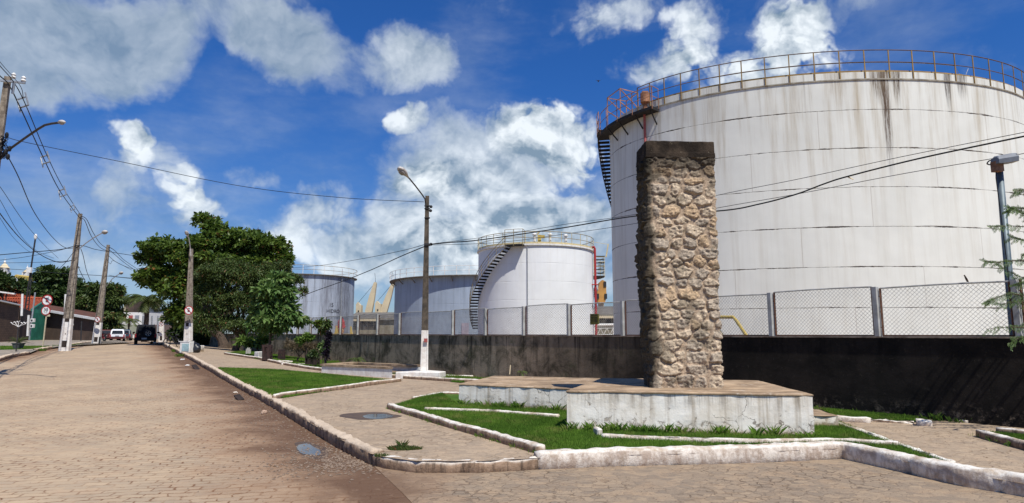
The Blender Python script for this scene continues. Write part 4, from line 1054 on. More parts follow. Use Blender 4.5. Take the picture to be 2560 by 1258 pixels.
for (a, nm) in ((-3,'white'),(2,'yellow'),(13,'white'),(31,'white')):     # vents and hatches on the roof edge
    q = P3(C2, R2-.5, D(a), T2+.15); m = MB()
    if nm == 'yellow': m.box((q.x, q.y, q.z+.45), (.28,.25,.6)); m.box((q.x+.3, q.y, q.z+.6), (.3,.2,.25)); m.tube([(q.x-.2, q.y, q.z+.8), (q.x, q.y, q.z+1.0)], .05, 6)
    else: m.lathe([(.12,0),(.12,.65),(.10,.7)], q, 10); m.lathe([(.2,.72),(.22,.8),(.1,.92)], q, 10)
    m.build('vent', MAT['yellow'] if nm == 'yellow' else MAT['white'], mid, world=True)

# --- left tank
C3 = (-4.56, 92.5); R3 = 12.2; T3 = 9.35
lt = thing('storage_tank', 'wide grey-white tank with white roof railing, just right of the tall lamp post', 'storage tank', (C3[0], C3[1], .6))
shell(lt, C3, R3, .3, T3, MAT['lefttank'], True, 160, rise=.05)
MAT['gantry'] = simple('grey_gantry', (.20,.18,.15), (.12,.10,.09), 3, .8)
band(C3, R3, R3+.75, T3-.1, T3, n=140).build('walkway', MAT['gantry'], lt, world=True)
rail(lt, C3, R3+.72, T3, 1.15, MAT['white'], D(-180), D(180), 52, mids=(.5,), rr=.035, pr=.04, posth0=0)
for k in range(26):
    a = 2*math.pi*k/26; m = MB(); m.beam(P3(C3, R3, a, T3-.75), P3(C3, R3+.7, a, T3-.12), .08, .10); m.build('bracket', MAT['gantry'], lt, world=True)
m = MB(); q = P3(C3, R3+.03, D(-6), 2.6); m.box(q, (.9,.04,1.5)); m.build('faded_panel', simple('faded_pink_panel', (.40,.33,.38), (.33,.30,.36), 2, .8), lt, world=True)
# --- far left tank
C4 = (-28.9, 88.8); R4 = 6.8; T4 = 9.7
ft = thing('storage_tank', 'dark-sided grey tank with small black lettering, half behind the big tree', 'storage tank', (C4[0], C4[1], .7))
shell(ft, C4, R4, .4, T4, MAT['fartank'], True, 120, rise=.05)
band(C4, R4, R4+.35, T4-.08, T4, n=100).build('walkway', MAT['brownyellow'] if False else MAT['gantry'], ft, world=True)
rail(ft, C4, R4+.32, T4, 1.12, MAT['railolive'], D(-180), D(180), 34, mids=(.5,), rr=.03, pr=.03, posth0=0, postmat=MAT['white'])
q = P3(C4, R4-.4, D(-12), T4+.1); m = MB(); m.lathe([(.25,0),(.25,.7),(.32,.75),(.32,1.2),(.1,1.35)], q, 10); m.build('vent', MAT['yellow'], ft, world=True)
q = P3(C4, R4+.12, D(62), 0); m = MB(); m.tube([(q.x, q.y, .6), (q.x, q.y, T4+.9)], .06, 6); m.build('side_pipe', MAT['greymetal'], ft, world=True)
def text_mesh(s, size, ext=.005, space=1.0, bold=0):
    cu = bpy.data.curves.new('t', 'FONT'); cu.body = s; cu.size = size; cu.extrude = ext; cu.align_x = 'CENTER'; cu.align_y = 'CENTER'; cu.space_character = space; cu.offset = bold
    ob = bpy.data.objects.new('t', cu); col.objects.link(ob); dg = bpy.context.evaluated_depsgraph_get(); dg.update()
    me = bpy.data.meshes.new_from_object(ob.evaluated_get(dg)); bpy.data.objects.remove(ob); return me
def wrap_text(root, c, rad, s, size, ph, z, mat, name='lettering'):
    me = text_mesh(s, size)
    for v in me.vertices:
        x, y, d = v.co; p = P3(c, rad+.02+d, ph+x/rad, z+y); v.co = p-root.location
    me.name = name; me.materials.clear(); me.materials.append(mat); o = bpy.data.objects.new(name, me); col.objects.link(o); o.parent = root
MAT['ink'] = simple('black_lettering', (.02,.02,.025), rough=.6)
MAT['inkfaint'] = simple('faded_lettering', (.16,.17,.20), rough=.7)
wrap_text(ft, C4, R4, '15', .72, D(49), 5.75, MAT['ink']); wrap_text(ft, C4, R4, 'HIDRO', .66, D(52), 4.95, MAT['ink'])
wrap_text(ft, C4, R4, '............ ... . .........', .9, D(44), 4.35, MAT['inkfaint']); wrap_text(ft, C4, R4, '.... ........', .9, D(36), 3.95, MAT['inkfaint'])
# --- small tank hidden behind the middle one (its stair and platform show)
C5 = (3.45, 80.0); R5 = 6.25; T5 = 7.6
st5 = thing('storage_tank', 'low tank hidden behind the bright white one, only stair and landing showing at its right', 'storage tank', (C5[0], C5[1], .6))
shell(st5, C5, R5, .4, T5, MAT['lefttank'], True, 90)
platform(st5, C5, R5, D(74), D(98), 1.0, T5-.05, MAT['greymetal'], MAT['white'], 1.4, 4, ends=(True, True), mid=(.33,.66), tp=.25)
stair(st5, C5, R5, .6, D(78), T5-.1, -1, 6.5, 1.1, MAT['tread'], MAT['darkmetal'], every=3)

# ------------------------------------------------------------------ warehouse, cranes, yard things
MAT['asb'] = simple('old_fibre_cement_roof', (.20,.18,.15), (.11,.10,.085), 1.2, .95, bmp=.3)
MAT['oldwall'] = simple('stained_beige_render', (.27,.24,.17), (.16,.14,.10), .7, .95, streak=.5, sc=(.07,.065,.05))
def Vw(px, py, Y): return V(px, py, Y)
def warehouse(name, label, pts, Y, extra=None):
    r = thing(name, label, 'warehouse', (V(pts['x0'], 838, Y).x, Y, .8)); x0 = V(pts['x0'], 838, Y).x; x1 = V(pts['x1'], 838, Y).x; xg = V(pts['xg'], 838, Y).x
    ze = V(pts['x0'], pts['eave'], Y).z; zr = V(pts['x0'], pts['ridge'], Y+8).z; d = 16
    m = MB(); m.box(((x0+x1)/2, Y+d/2, (.5+ze)/2), (x1-x0, d, ze-.5)); m.build('wall', MAT['oldwall'], r, world=True)
    m = MB(); m.add([(x0-.6,Y-.7,ze-.25),(x1+.6,Y-.7,ze-.25),(x1+.6,Y+d/2,zr),(x0-.6,Y+d/2,zr),(x0-.6,Y+d+.7,ze-.25),(x1+.6,Y+d+.7,ze-.25)], [(0,1,2,3),(3,2,5,4)])
    m.add([(x0-.6,Y-.7,ze-.4),(x1+.6,Y-.7,ze-.4),(x1+.6,Y+d/2,zr-.15),(x0-.6,Y+d/2,zr-.15)], [(0,1,2,3)])
    m.add([(x1+.05,Y,ze-.3),(x1+.05,Y+d,ze-.3),(x1+.05,Y+d/2,zr-.1)], [(0,1,2)]); m.build('roof', MAT['asb'], r, world=True)
    m = MB(); m.box(((x0+xg)/2, Y-.75, ze-.33), (xg-x0, .12, .3)); m.build('fascia', MAT['cream'], r, world=True)
    zw0 = V(pts['x0'], pts['w1'], Y).z; zw1 = V(pts['x0'], pts['w0'], Y).z
    nW = pts['nw']; ww = (xg-x0)/nW
    for k in range(nW):
        cx = x0+ww*(k+.5); f = MB(); f.box((cx, Y-.03, (zw0+zw1)/2), (ww*.9, .1, zw1-zw0)); fo = f.build('window', MAT['glass'], r, world=True)
        f = MB(); f.box((cx, Y-.1, (zw0+zw1)/2), (.08,.05,zw1-zw0)); f.box((cx, Y-.1, zw0), (ww*.92,.08,.1)); f.box((cx-ww*.25, Y-.11, zw0+.35), (.5,.04,.6)); f.build('frame', MAT['oldwall'], fo, world=True)
    return r, x0, x1, xg, ze
r, x0, x1, xg, ze = warehouse('warehouse', 'low beige warehouse with grey roof and dark window band between the two grey tanks', dict(x0=870, x1=1010, xg=948, eave=796, ridge=781, w0=800, w1=818, nw=5), 108)
m = MB(); m.box((xg+3.2, 107.2, 2.2), (6.2,1.4,2.6)); m.build('annex', MAT['oldwall'], r, world=True)
r2, *_ = warehouse('warehouse', 'grey roofed shed seen in the gap between the middle tank and the big tank', dict(x0=1440, x1=1640, xg=1560, eave=787, ridge=766, w0=792, w1=812, nw=4), 84)
# white pipe rack in that gap
pr = thing('pipe_rack', 'white pipe on a zigzag truss seen through the fence beside the olive sign', 'pipe rack', V(1505, 826, 70))
a, b = V(1485, 813, 70), V(1580, 812, 70); m = MB(); m.tube([a, b], .16, 8); m.build('pipe', MAT['white'], pr, world=True)
m = MB(); m.tube([a-Vector((0,0,.35)), b-Vector((0,0,.35))], .04, 5); m.tube([a-Vector((0,0,1.05)), b-Vector((0,0,1.05))], .06, 5)
for k in range(6):
    p = a.lerp(b, k/6); q = a.lerp(b, (k+.5)/6); s_ = a.lerp(b, (k+1)/6); m.tube([p-Vector((0,0,.35)), q-Vector((0,0,1.05)), s_-Vector((0,0,.35))], .05, 5)
for k in (0, 3, 6):
    p = a.lerp(b, k/6); m.tube([p, (p.x, p.y, .5)], .07, 6)
m.build('truss', MAT['white'], pr, world=True)
# ship cranes beyond the warehouse
for (bx, by, tx, ty, hx0, hx1, hy, lab) in ((921,784,939,706,889,902,760,'left cream ship crane of the two leaning over the warehouse roof'), (958,783,984,706,937,951,757,'right cream ship crane of the two, its boom tip close to the wide grey tank')):
    Y = 190; A = V(bx, by, Y); B_ = V(tx, ty, Y); r = thing('ship_crane', lab, 'crane', (A.x, Y, 1.0), group='cream ship cranes beyond the warehouse')
    m = MB(); d = (B_-A); nrm = Vector((-d.z, 0, d.x)).normalized()
    rg = []
    for t, w in ((0,.85),(.08,1.0),(.55,.8),(.95,.4),(1.0,.25)):
        c = A+d*t; rg.append([c+nrm*w+Vector((0,-.7,0)), c-nrm*w+Vector((0,-.7,0)), c-nrm*w+Vector((0,.7,0)), c+nrm*w+Vector((0,.7,0))])
    m.loft(rg); m.build('boom', MAT['cream'], r, world=True)
    P0 = V(hx0, 838, Y).x; P1 = V(hx1, 838, Y).x; zt = V(hx0, hy, Y).z
    m = MB(); m.box(((P0+P1)/2+.1, Y, zt/2-.4), (P1-P0, 2.2, zt)); m.add([(P0,Y-1.1,zt-.4),(P0+.5,Y-1.1,zt+.5),(P1-.3,Y-1.1,zt-.4),(P0,Y+1.1,zt-.4),(P0+.5,Y+1.1,zt+.5),(P1-.3,Y+1.1,zt-.4)], [(0,1,2),(3,5,4),(0,3,4,1),(1,4,5,2)])
    ho = m.build('machine_house', MAT['cream'], r, world=True)
    m = MB(); m.box((P0+.9, Y-1.15, zt-2.2), (.35,.1,.5)); m.build('porthole', MAT['darkmetal'], ho, world=True)
    m = MB(); m.tube([(P0+.5,Y,zt+.4), B_], .05, 4); m.tube([B_, (B_.x-.3, Y, A.z+12)], .05, 4); m.build('cable', MAT['darkmetal'], r, world=True)
# ochre crane cab right of the mid tank
Y = 150; r = thing('harbour_crane', 'ochre yellow crane housing rising between the middle tank and the big tank', 'crane', (V(1503,838,Y).x, Y, 1))
p = [V(1492,756,Y), V(1510,758,Y), V(1514,745,Y), V(1513,706,Y), V(1504,701,Y), V(1497,708,Y), V(1491,730,Y)]
m = MB(); m.loft([[Vector((q.x, Y-1.5, q.z)) for q in p], [Vector((q.x, Y+1.5, q.z)) for q in p]]); m.build('housing', simple('ochre_crane_paint', (.55,.30,.08), (.40,.20,.06), .4, .8), r, world=True)
m = MB(); c = V(1503, 790, Y); m.tube([(c.x, Y, .5), (c.x, Y, p[0].z)], .7, 8); m.build('column', MAT['cream'], r, world=True)
m = MB()
for q in ((1492,742),(1512,742),(1510,712)): c = V(*q, Y); m.box((c.x, Y-1.6, c.z), (.6,.2,1.2))
m.build('vents', MAT['darkmetal'], r, world=True)

# olive sign on the fence
A = V(1475, 784, 19.6); r = thing('warning_sign', 'small square olive sign fixed to the fence beside the red pipe', 'sign', (A.x, A.y, A.z))
wp = lambda px, py: None
n_ = None
def on_wall(px, py, d=-.02):
    dr = ray(px, py); # intersect vertical fence plane
    den = Vector((dr.x, dr.y)).dot(WN); k = (W0+WN*d).dot(WN)/den; return Vector((dr.x*k, dr.y*k, EYE+dr.z*k))
a, b, c, d = on_wall(1475,785), on_wall(1496,785), on_wall(1496,811), on_wall(1475,812)
wn3 = Vector((WN.x, WN.y, 0))
m = MB(); m.loft([[a, b, c, d], [q-wn3*.03 for q in (a, b, c, d)]]); m.build('plate', simple('olive_sign_paint', (.14,.13,.025), (.08,.075,.02), 5, .7), r, world=True)
m = MB()
for t0, t1 in ((.08,.16),(.30,.36),(.44,.5),(.58,.64),(.72,.78)):
    for s0, s1 in ((.12,.45),(.52,.88)):
        f = lambda s, t: a.lerp(b, s).lerp(d.lerp(c, s), t)+wn3*.004
        m.add([f(s0,t0), f(s1,t0), f(s1,t1), f(s0,t1)], [(0,1,2,3)])
m.build('worn_print', simple('worn_print', (.03,.03,.012)), r, world=True)
# yellow handrail behind the fence right of the pillar
def bentrail(name, label, pts, mat, r_=.045, off=-1.2):
    P_ = [on_wall(x, y, off) for x, y in pts]; r = thing(name, label, 'handrail', P_[0]); m = MB(); m.tube(P_, r_, 8)
    q = P_[-1]; m.tube([q, (q.x, q.y, .2)], r_, 8); o = m.build('rail', mat, r, world=True); return r
b_ = bentrail('handrail', 'bright yellow sloping handrail behind the fence right of the pillar', [(1775,793),(1833,793),(1841,802),(1868,842)], MAT['yellow'])
m = MB(); P_ = [on_wall(1790,815,-1.2), on_wall(1806,838,-1.2)]; m.tube(P_, .035, 6); m.build('lower_rail', MAT['yellow'], b_, world=True)
# red hydrant valve and yellow barrier frames behind the fence at far left
Y = 62; q = V(852, 838, Y); r = thing('hydrant', 'red fire valve column with yellow wheel behind the fence, near the dark-sided tank', 'hydrant', (q.x, Y, .5))
m = MB(); m.lathe([(.22,.5),(.22,2.0),(.30,2.1),(.30,2.4),(.36,2.5),(.34,3.1),(.2,3.35),(.12,3.5)], (q.x, Y, 0), 12); m.tube([(q.x-.5, Y, 2.6), (q.x+.4, Y, 2.6)], .13, 8); m.build('column', MAT['red'], r, world=True)
m = MB(); m.tube([(q.x+.28*math.cos(t*.63)+.05, Y-.45, 2.2+.28*math.sin(t*.63)) for t in range(11)], .045, 6, cap=False); m.tube([(q.x-.2,Y-.45,2.2),(q.x+.3,Y-.45,2.2)], .03, 5); m.tube([(q.x+.05,Y-.45,1.95),(q.x+.05,Y-.45,2.48)], .03, 5); m.build('handwheel', MAT['yellow'], r, world=True)
for (xa, xb, top, lab) in ((840,845,815,'ochre barrier frame left of the red fire valve'), (873,880,816,'yellow barrier frame right of the red fire valve')):
    Y = 61; a = V(xa, 838, Y); t = V(xb-3, top, Y); r = thing('barrier_frame', lab, 'barrier', (a.x, Y, .5), group='frames beside the red fire valve')
    m = MB(); m.tube([(t.x, Y, .4), (t.x, Y, t.z)], .07, 6); m.tube([(t.x, Y, t.z), (t.x+(.45 if xa > 850 else -.45), Y, .5)], .07, 6); m.tube([(t.x-.7, Y, 1.9), (t.x+.1, Y, 1.9)], .05, 5); m.build('frame', MAT['yellow'], r, world=True)
# ------------------------------------------------------------------ poles and lamps
MAT['whitewash'] = simple('limewashed_pole', (.78,.76,.70), (.62,.56,.50), 5, .85, bmp=.3, streak=.3, sc=(.3,.22,.17))
MAT['poleold'] = simple('weathered_pole_concrete', (.32,.27,.21), (.15,.12,.09), 6, .9, bmp=.5, streak=.55, sc=(.05,.04,.03))
def pole(name, label, x, y, zb, zt, w0, w1, paint=1.9, rz=0, holes=0, group=None, off=PARK):
    r = thing(name, label, 'utility pole' if 'utility' in name else 'street lamp', (x, y, zb), rz, group)
    h = zt-zb
    def w(z): return w0+(w1-w0)*z/h
    def seg(nm, z0, z1, mat):
        m = MB(); d0, d1 = w(z0)/2, w(z1)/2; rg = []
        for z, d in ((z0, d0), (z1, d1)):
            c_ = d*.22; k = d*.62
            rg.append([(-d,-k+c_*.3,z),(-d+c_,-k,z),(-d+c_*1.8,-k,z),(-d+c_*2.2,-k+c_*.55,z),(d-c_*2.2,-k+c_*.55,z),(d-c_*1.8,-k,z),(d-c_,-k,z),(d,-k+c_*.3,z),(d,k,z),(-d,k,z)])
        m.loft(rg); return m.build(nm, mat, r)
    seg('painted_base', -.3, paint, MAT['whitewash']); seg('shaft', paint, h, MAT['poleold'])
    if holes:
        z = 1.0
        while z < h*.8:
            m = MB(); m.lathe([(.035,0),(.035,.02)], (0, -w(z)*.31-.004+w(z)*.06, z), 8, axis='Y'); m.build('bolt_hole', MAT['black'], r); z += .85+(.3 if z > 3 else 0)
        for z, hh in ((.35,.42),(paint-.1,.22)):
            m = MB(); m.box((0, -w(z)*.31+w(z)*.055, z), (w(z)*.48, .02, hh)); m.build('recess', MAT['darkwood'], r)
    return r
def lamp_head(m, c, d, s=1.0, tilt=0):
    """cobra-head lantern centred at c pointing along d"""
    d = Vector(d).normalized(); u = Vector((0,0,1)).cross(d).normalized(); up = d.cross(u).normalized() if d.cross(u).z > 0 else -d.cross(u).normalized()
    rg = []
    for t, w, h1, h0 in ((-.34,.035,.03,-.03),(-.24,.06,.05,-.03),(-.12,.12,.10,-.05),(.02,.16,.13,-.06),(.16,.155,.12,-.06),(.26,.10,.08,-.05),(.31,.02,.02,-.02)):
        q = []
        for k in range(10):
            a = 2*math.pi*k/10; cz = math.sin(a); q.append(Vector(c)+d*t*s+u*math.cos(a)*w*s+up*((h1 if cz > 0 else -h0)*cz)*s)
        rg.append(q)
    m.loft(rg)
def lamp_glass(m, c, d, s=1.0):
    d = Vector(d).normalized(); u = Vector((0,0,1)).cross(d).normalized(); up = d.cross(u).normalized(); up = up if up.z > 0 else -up
    rg = []
    for t, w, h in ((-.1,.06,.05),(0,.125,.11),(.12,.125,.11),(.22,.05,.06)):
        rg.append([Vector(c)+d*t*s+u*math.cos(a)*w*s-up*(.03+abs(math.sin(a))*h)*s if math.sin(a) <= 0 else Vector(c)+d*t*s+u*math.cos(a)*w*s-up*.03*s for a in [2*math.pi*k/10 for k in range(10)]])
    m.loft(rg)
MAT['lens'] = simple('lamp_lens', (.30,.28,.26), (.22,.20,.18), 5, .25, .5)
MAT['wornmetal'] = simple('dull_lamp_arm', (.07,.06,.055), (.04,.035,.03), 5, .6)
def arm_lamp(r, pts, s=1.0, tube=.03, mat=None):
    """pts: world points from the pole to the head"""
    m = MB(); P_ = [Vector(p) for p in pts]
    m.tube(P_, tube, 7); ao = m.build('lamp_arm', mat or MAT['wornmetal'], r, world=True)
    d = P_[-1]-P_[-2]; d.normalize(); c = P_[-1]+d*.3*s
    m = MB(); lamp_head(m, c, d, s); lo = m.build('lamp_head', MAT['lampmetal'], r, world=True, smooth=True)
    m = MB(); lamp_glass(m, c, d, s); m.build('lens', MAT['lens'], lo, world=True)
# central lamp post
LPc = V(1062, 838, 24.9); zb = PARK+.1; zt = V(1069, 490, 24.9).z
lp = pole('street_lamp', 'tall dark concrete lamp post with white painted foot beside the low bench block', LPc.x, 24.9, zb, zt, .30, .15, paint=V(0,826,24.9).z-zb, rz=R(8))
arm_lamp(lp, [V(1063,520,24.75), V(1062,508,24.7), V(1060,498,24.6), V(1050,487,24.3), V(1030,466,23.9), V(1012,449,23.5), V(1006,444,23.4)], 1.0, .028)
m = MB()
for zz in (515,522,545): c = V(1068, zz, 24.9); m.box((c.x, 24.9, c.z), (.22,.16,.03))
c = V(1068, 612, 24.9); m.box((c.x, 24.9, c.z), (.25,.2,.08)); m.build('clamp', MAT['darkmetal'], lp, world=True)
m = MB()
for (px, py) in ((1077,517),(1076,527),(1077,611)): c = V(px, py, 24.85); m.lathe([(.03,-.05),(.06,-.02),(.06,.03),(.03,.06)], c, 8)
m.build('insulator', MAT['darkmetal'], lp, world=True)
MAT['poledark'] = simple('dark_lichened_concrete', (.12,.095,.07), (.05,.042,.032), 6, .9, bmp=.5, streak=.5, sc=(.03,.025,.02))
for ch in lp.children:
    if ch.name.startswith('shaft'): ch.data.materials[0] = MAT['poledark']
c = V(1063, 851, 24.75); m = MB(); m.box((c.x, c.y, c.z), (.14,.05,.14)); m.build('meter_tag', MAT['pinkred'], lp, world=True)
# street-side poles on the left and beyond
def pbase(px, Y): p = V(px, 838, Y); return p.x, p.z
def street_pole(px_base, px_top, py_top, Y, label, w0=.42, w1=.17, paint=2.3, arm=None, off=.11, s=1.0, rz=R(10), grp='concrete poles along the street'):
    x = V(px_base, 860, Y).x; zb = g(x, Y)+off; top = V(px_top, py_top, Y); h = top.z-zb
    r = pole('utility_pole', label, x, Y, zb, top.z, w0, w1, paint, rz, holes=1 if Y < 70 else 0, group=grp)
    # real lean of the pole
    dx = top.x-x; r.rotation_euler = (0, math.atan2(dx, h), rz)
    if arm: arm_lamp_free(arm, Y, x, label, s)
    return r, Vector((x, Y, zb)), top
def arm_lamp_free(arm, Y, x, label, s):
    pts = [V(px, py, Y+dy) for px, py, dy in arm[0]]
    r = thing('street_lamp', arm[1], 'street lamp', pts[0], 0, 'lamp arms on the street poles')
    arm_lamp(r, pts, s, .04 if s > 1.2 else .032, MAT['lampmetal'] if s < 1.2 else MAT['wornmetal'])
P1, b1, t1 = street_pole(163, 200, 534, 42.5, 'tallest concrete pole on the left kerb, white foot beside the speed sign', w0=.60, w1=.22, paint=2.0,
    arm=([(198,622,-.3),(215,608,-.6),(235,594,-1.0),(251,585,-1.4),(256,583,-1.6)], 'white lamp on an arm of the tallest left kerb pole'), s=1.05)
P2, b2, t2 = street_pole(240, 270, 612, 58, 'second concrete pole on the left kerb carrying a no parking disc', w0=.62, w1=.24, paint=1.85,
    arm=([(266,716,-.3),(280,698,-.7),(292,689,-1.2),(299,685,-1.6)], 'small lamp on the second left kerb pole'), s=1.0)
P4, b4, t4 = street_pole(470, 477, 622, 42, 'concrete pole in front of the big tree carrying a no parking disc', w0=.50, w1=.20, paint=1.7, off=PARK, rz=R(-12),
    arm=([(477,640,-.2),(476,622,-.3),(473,600,-.6),(470,592,-.8)], 'thin lamp arm at the top of the pole by the big tree'), s=.8)
P5, b5, t5 = street_pole(403, 405, 790, 66, 'short white painted pole with a round no parking sign beyond the black car', w0=.48, w1=.36, paint=2.2, off=PARK)
# near pole at the left edge of the picture
Y0 = 22.5; x0p = V(-78, 860, Y0).x; zb = g(x0p, Y0)+.1; tp = V(17, 190, Y0); r0 = pole('utility_pole', 'nearest weathered concrete pole at the far left edge with cables knotted on it', x0p, Y0, zb, tp.z, .36, .19, 2.2, R(12), holes=1)
r0.rotation_euler = (0, math.atan2(tp.x-x0p, tp.z-zb), R(12))
pts = [V(-4,400,22.4), V(20,376,22.2), V(60,347,21.9), V(95,323,21.5), V(112,313,21.3), V(130,309,21.0), V(146,307,20.8)]
r = thing('street_lamp', 'grey cobra head lamp on a bent dark arm at the upper left', 'street lamp', pts[0]); arm_lamp(r, pts, .62, .04)
h0_ = tp.z-zb; m = MB(); m.box((.25,-.14,h0_-.22), (.8,.07,.07)); m.box((.3,-.15,h0_-.45), (.07,.05,.45)); m.build('crossarm', MAT['greymetal'], r0)
m = MB(); m.lathe([(.04,0),(.09,.05),(.05,.1),(.08,.15),(.03,.22)], (.58,-.14,h0_-.19), 8); m.build('insulator', MAT['white'], r0); m = MB(); m.lathe([(.04,0),(.09,.05),(.05,.1),(.08,.15),(.03,.22)], (.25,-.14,h0_-.1), 8); m.build('insulator', MAT['white'], r0)
# bundle of knotted telephone cables on the near pole
r = thing('cable_bundle', 'tangled knot of black cables where the lamp arm meets the near left pole', 'cable', V(8, 365, 22.2))
m = MB(); rr = random.Random(3)
for k in range(16):
    q = [V(rr.uniform(2,16), rr.uniform(338,352), 22.2+rr.uniform(-.1,.1))]
    for j in range(6): q.append(V(rr.uniform(-4,22), 350+j*9+rr.uniform(-5,5), 22.2+rr.uniform(-.15,.15)))
    m.tube(q, .012, 4)
for (px, py) in ((17,338),(24,372),(20,392),(14,380)): m.sphere(V(px, py, 22.1), (.06,.06,.12), 8, 5)
m.build('cables', MAT['wire'], r, world=True)

# ------------------------------------------------------------------ overhead wires
def smooth_path(P_, n=14):
    P_ = [Vector(p) for p in P_]; out = []
    for i in range(len(P_)-1):
        a = P_[max(i-1,0)]; b = P_[i]; c = P_[i+1]; d = P_[min(i+2, len(P_)-1)]
        for k in range(n):
            t = k/n; out.append(.5*((2*b)+(c-a)*t+(2*a-5*b+4*c-d)*t*t+(3*b-a-3*c+d)*t*t*t))
    return out+[P_[-1]]
def wire(label, pts, r=.014, spacers=(), grp='overhead cables'):
    P_ = smooth_path([V(*p) for p in pts]); rt = thing('overhead_cable', label, 'cable', P_[0], 0, grp)
    m = MB(); m.tube(P_, r, 4); m.build('cable', MAT['wire'], rt, world=True); return rt, P_
def spacer(px, py, Y, label, s=1):
    c = V(px, py, Y); r = thing('cable_spacer', label, 'spacer', c, 0, 'square spacers on the paired cable'); m = MB(); u = Vector((.35,0,.12))*s; w = Vector((-.12,0,.35))*s
    q = [c-u*.5-w*.5, c+u*.5-w*.5, c+u*.5+w*.5, c-u*.5+w*.5]
    for i in range(4): m.tube([q[i], q[(i+1) % 4]], .035*s, 5)
    m.tube([q[2], q[2]+w*.5], .03*s, 5); m.tube([q[0], q[0]-w*.5], .03*s, 5); m.build('frame', MAT['greymetal'], r, world=True)
wire('thick cable of the pair running from the top left edge down to the tallest pole', [(-60,130,14),(0,190,20),(22,212,22.5),(50,268,24.5),(108,394,30),(150,478,36),(199,545,42.4)], .024)
wire('upper thin cable of the pair running from the top left edge to the tallest pole', [(-60,90,14),(0,165,20),(34,205,22.5),(64,262,24.5),(117,388,30),(158,470,36),(201,537,42.4)], .019)
wire('thin cable dropping in from the top left corner over the near pole', [(-60,70,14),(0,155,20),(50,214,22.4),(58,245,23)], .012)
for i, (px, py, Y, l) in enumerate(((57,256,24.6,'square grey spacer just right of the near pole top'),(113,399,30.2,'square grey spacer midway down the paired cable'),(156,482,36,'square grey spacer above the tallest pole'),(181,520,39.5,'small spacer nearest to the tallest pole'))): spacer(px, py, Y, l, 1 if i < 3 else .7)
wire('paired cable sagging from the tallest pole to the second pole, upper strand', [(202,541,42.4),(216,548,44),(232,580,49),(250,608,54),(269,622,57.8)], .024)
wire('paired cable sagging from the tallest pole to the second pole, lower strand', [(202,546,42.4),(212,552,44),(228,590,49),(248,617,54),(268,628,57.8)], .024)
wire('upper of the three cables running from the second pole into the tree', [(272,618,57.9),(286,626,60),(310,650,68),(345,674,80)], .03)
wire('middle of the three cables running from the second pole into the tree', [(272,624,57.9),(284,634,60),(310,656,68),(345,681,80)], .03)
wire('lowest of the three cables running from the second pole into the tree', [(272,640,57.9),(290,655,60),(318,668,68),(345,676,80)], .025)
wire('long thin cable stretched from the near left pole to the central lamp post', [(14,340,22.3),(60,355,22.6),(300,404,23.6),(600,465,24.3),(850,494,24.7),(1060,505,24.8)], .011)
wire('cable falling from the knotted bundle to the tallest pole', [(16,385,22.2),(45,440,25),(85,530,31),(130,592,37),(165,620,42),(198,617,42.4)], .020)
wire('thick cable sagging low from the left edge to the tallest pole', [(-40,470,24),(0,534,28),(45,590,33),(85,626,38),(120,647,41),(150,656,42.3),(180,651,42.4)], .026)
wire('thin cable from the left edge crossing behind the antenna', [(-40,420,24),(0,467,28),(60,555,34),(110,612,40),(146,646,46)], .014)
wire('faint cable from the left edge curving down to the house roofs', [(-40,440,24),(0,500,28),(40,572,33),(70,610,36),(100,632,40),(135,646,46)], .011)
wire('faintest lowest cable at the left edge', [(-40,480,24),(0,545,28),(30,590,32),(60,620,36),(78,632,38)], .010)
wire('nearly level cable passing the tallest pole towards the big tree', [(-30,640,44),(60,632,44),(150,624,43.5),(200,614,42.6),(240,624,48),(300,634,50),(345,641,52)], .026)
wire('second level cable just under it at the left edge', [(-30,654,46),(60,643,46),(140,628,45),(185,616,43)], .016)
wire('low level cable above the church tower', [(-30,658,60),(100,656,58),(180,652,52)], .018)
wire('low cable crossing in front of the church', [(0,672,70),(60,675,68),(160,684,62),(262,690,58),(340,698,58)], .022)
wire('cable dropping from the tallest pole towards the left house', [(198,622,42.2),(185,630,41),(165,655,38),(148,672,36)], .018)
wire('cable dropping from the tallest pole behind it to the right', [(202,622,42.6),(208,640,46),(216,676,50),(226,702,54)], .020)
wire('twisted cable drooping right of the tallest pole', [(200,670,42.6),(196,668,43),(206,690,46),(214,705,48)], .02)
wire('level cable right of the second pole', [(272,688,58),(300,693,60),(340,696,62)], .018)
wire('small loop of cable on the second pole', [(268,650,57.7),(276,660,57),(282,652,58),(300,660,62),(330,676,70)], .018)
Yp = 24.8
wire('thin cable running left from the central lamp post to the dark-sided tank', [(1060,612,Yp),(1000,628,29),(900,648,36),(800,664,44),(730,670,50)], .012)
wire('thick cable falling left from the central lamp post to the tree', [(1060,617,Yp),(1000,642,28),(930,674,33),(860,702,38),(790,727,42),(752,742,45)], .022)
wire('thick cable rising right from the lamp post behind the pillar to the right edge', [(1077,611,Yp),(1130,606,24.4),(1200,600,23.8),(1400,571,22),(1600,539,20.3),(1803,527,18.6),(1900,510,17.8),(1990,486,17.2),(2060,460,16.7),(2120,441,16.3),(2300,396,15.2),(2560,341,13.8),(2700,312,13)], .020)
wire('thin upper cable rising right from the lamp post to the right edge', [(1077,610,Yp),(1250,588,23.4),(1400,563,22),(1600,534,20.3),(1800,487,18.6),(2000,447,17.2),(2250,393,15.6),(2560,331,13.8),(2700,303,13)], .008)
wire('thinnest lower cable passing under the flood lamp at the right', [(1077,613,Yp),(1250,606,23.4),(1450,580,21.5),(1600,557,20.3),(1800,519,18.6),(2000,484,17.2),(2250,436,15.6),(2480,397,14.2),(2560,384,13.8),(2700,360,13)], .008)
c = V(2120, 443, 16.3); r = thing('rag', 'small pale rag caught on the cable in front of the big tank', 'rag', c)
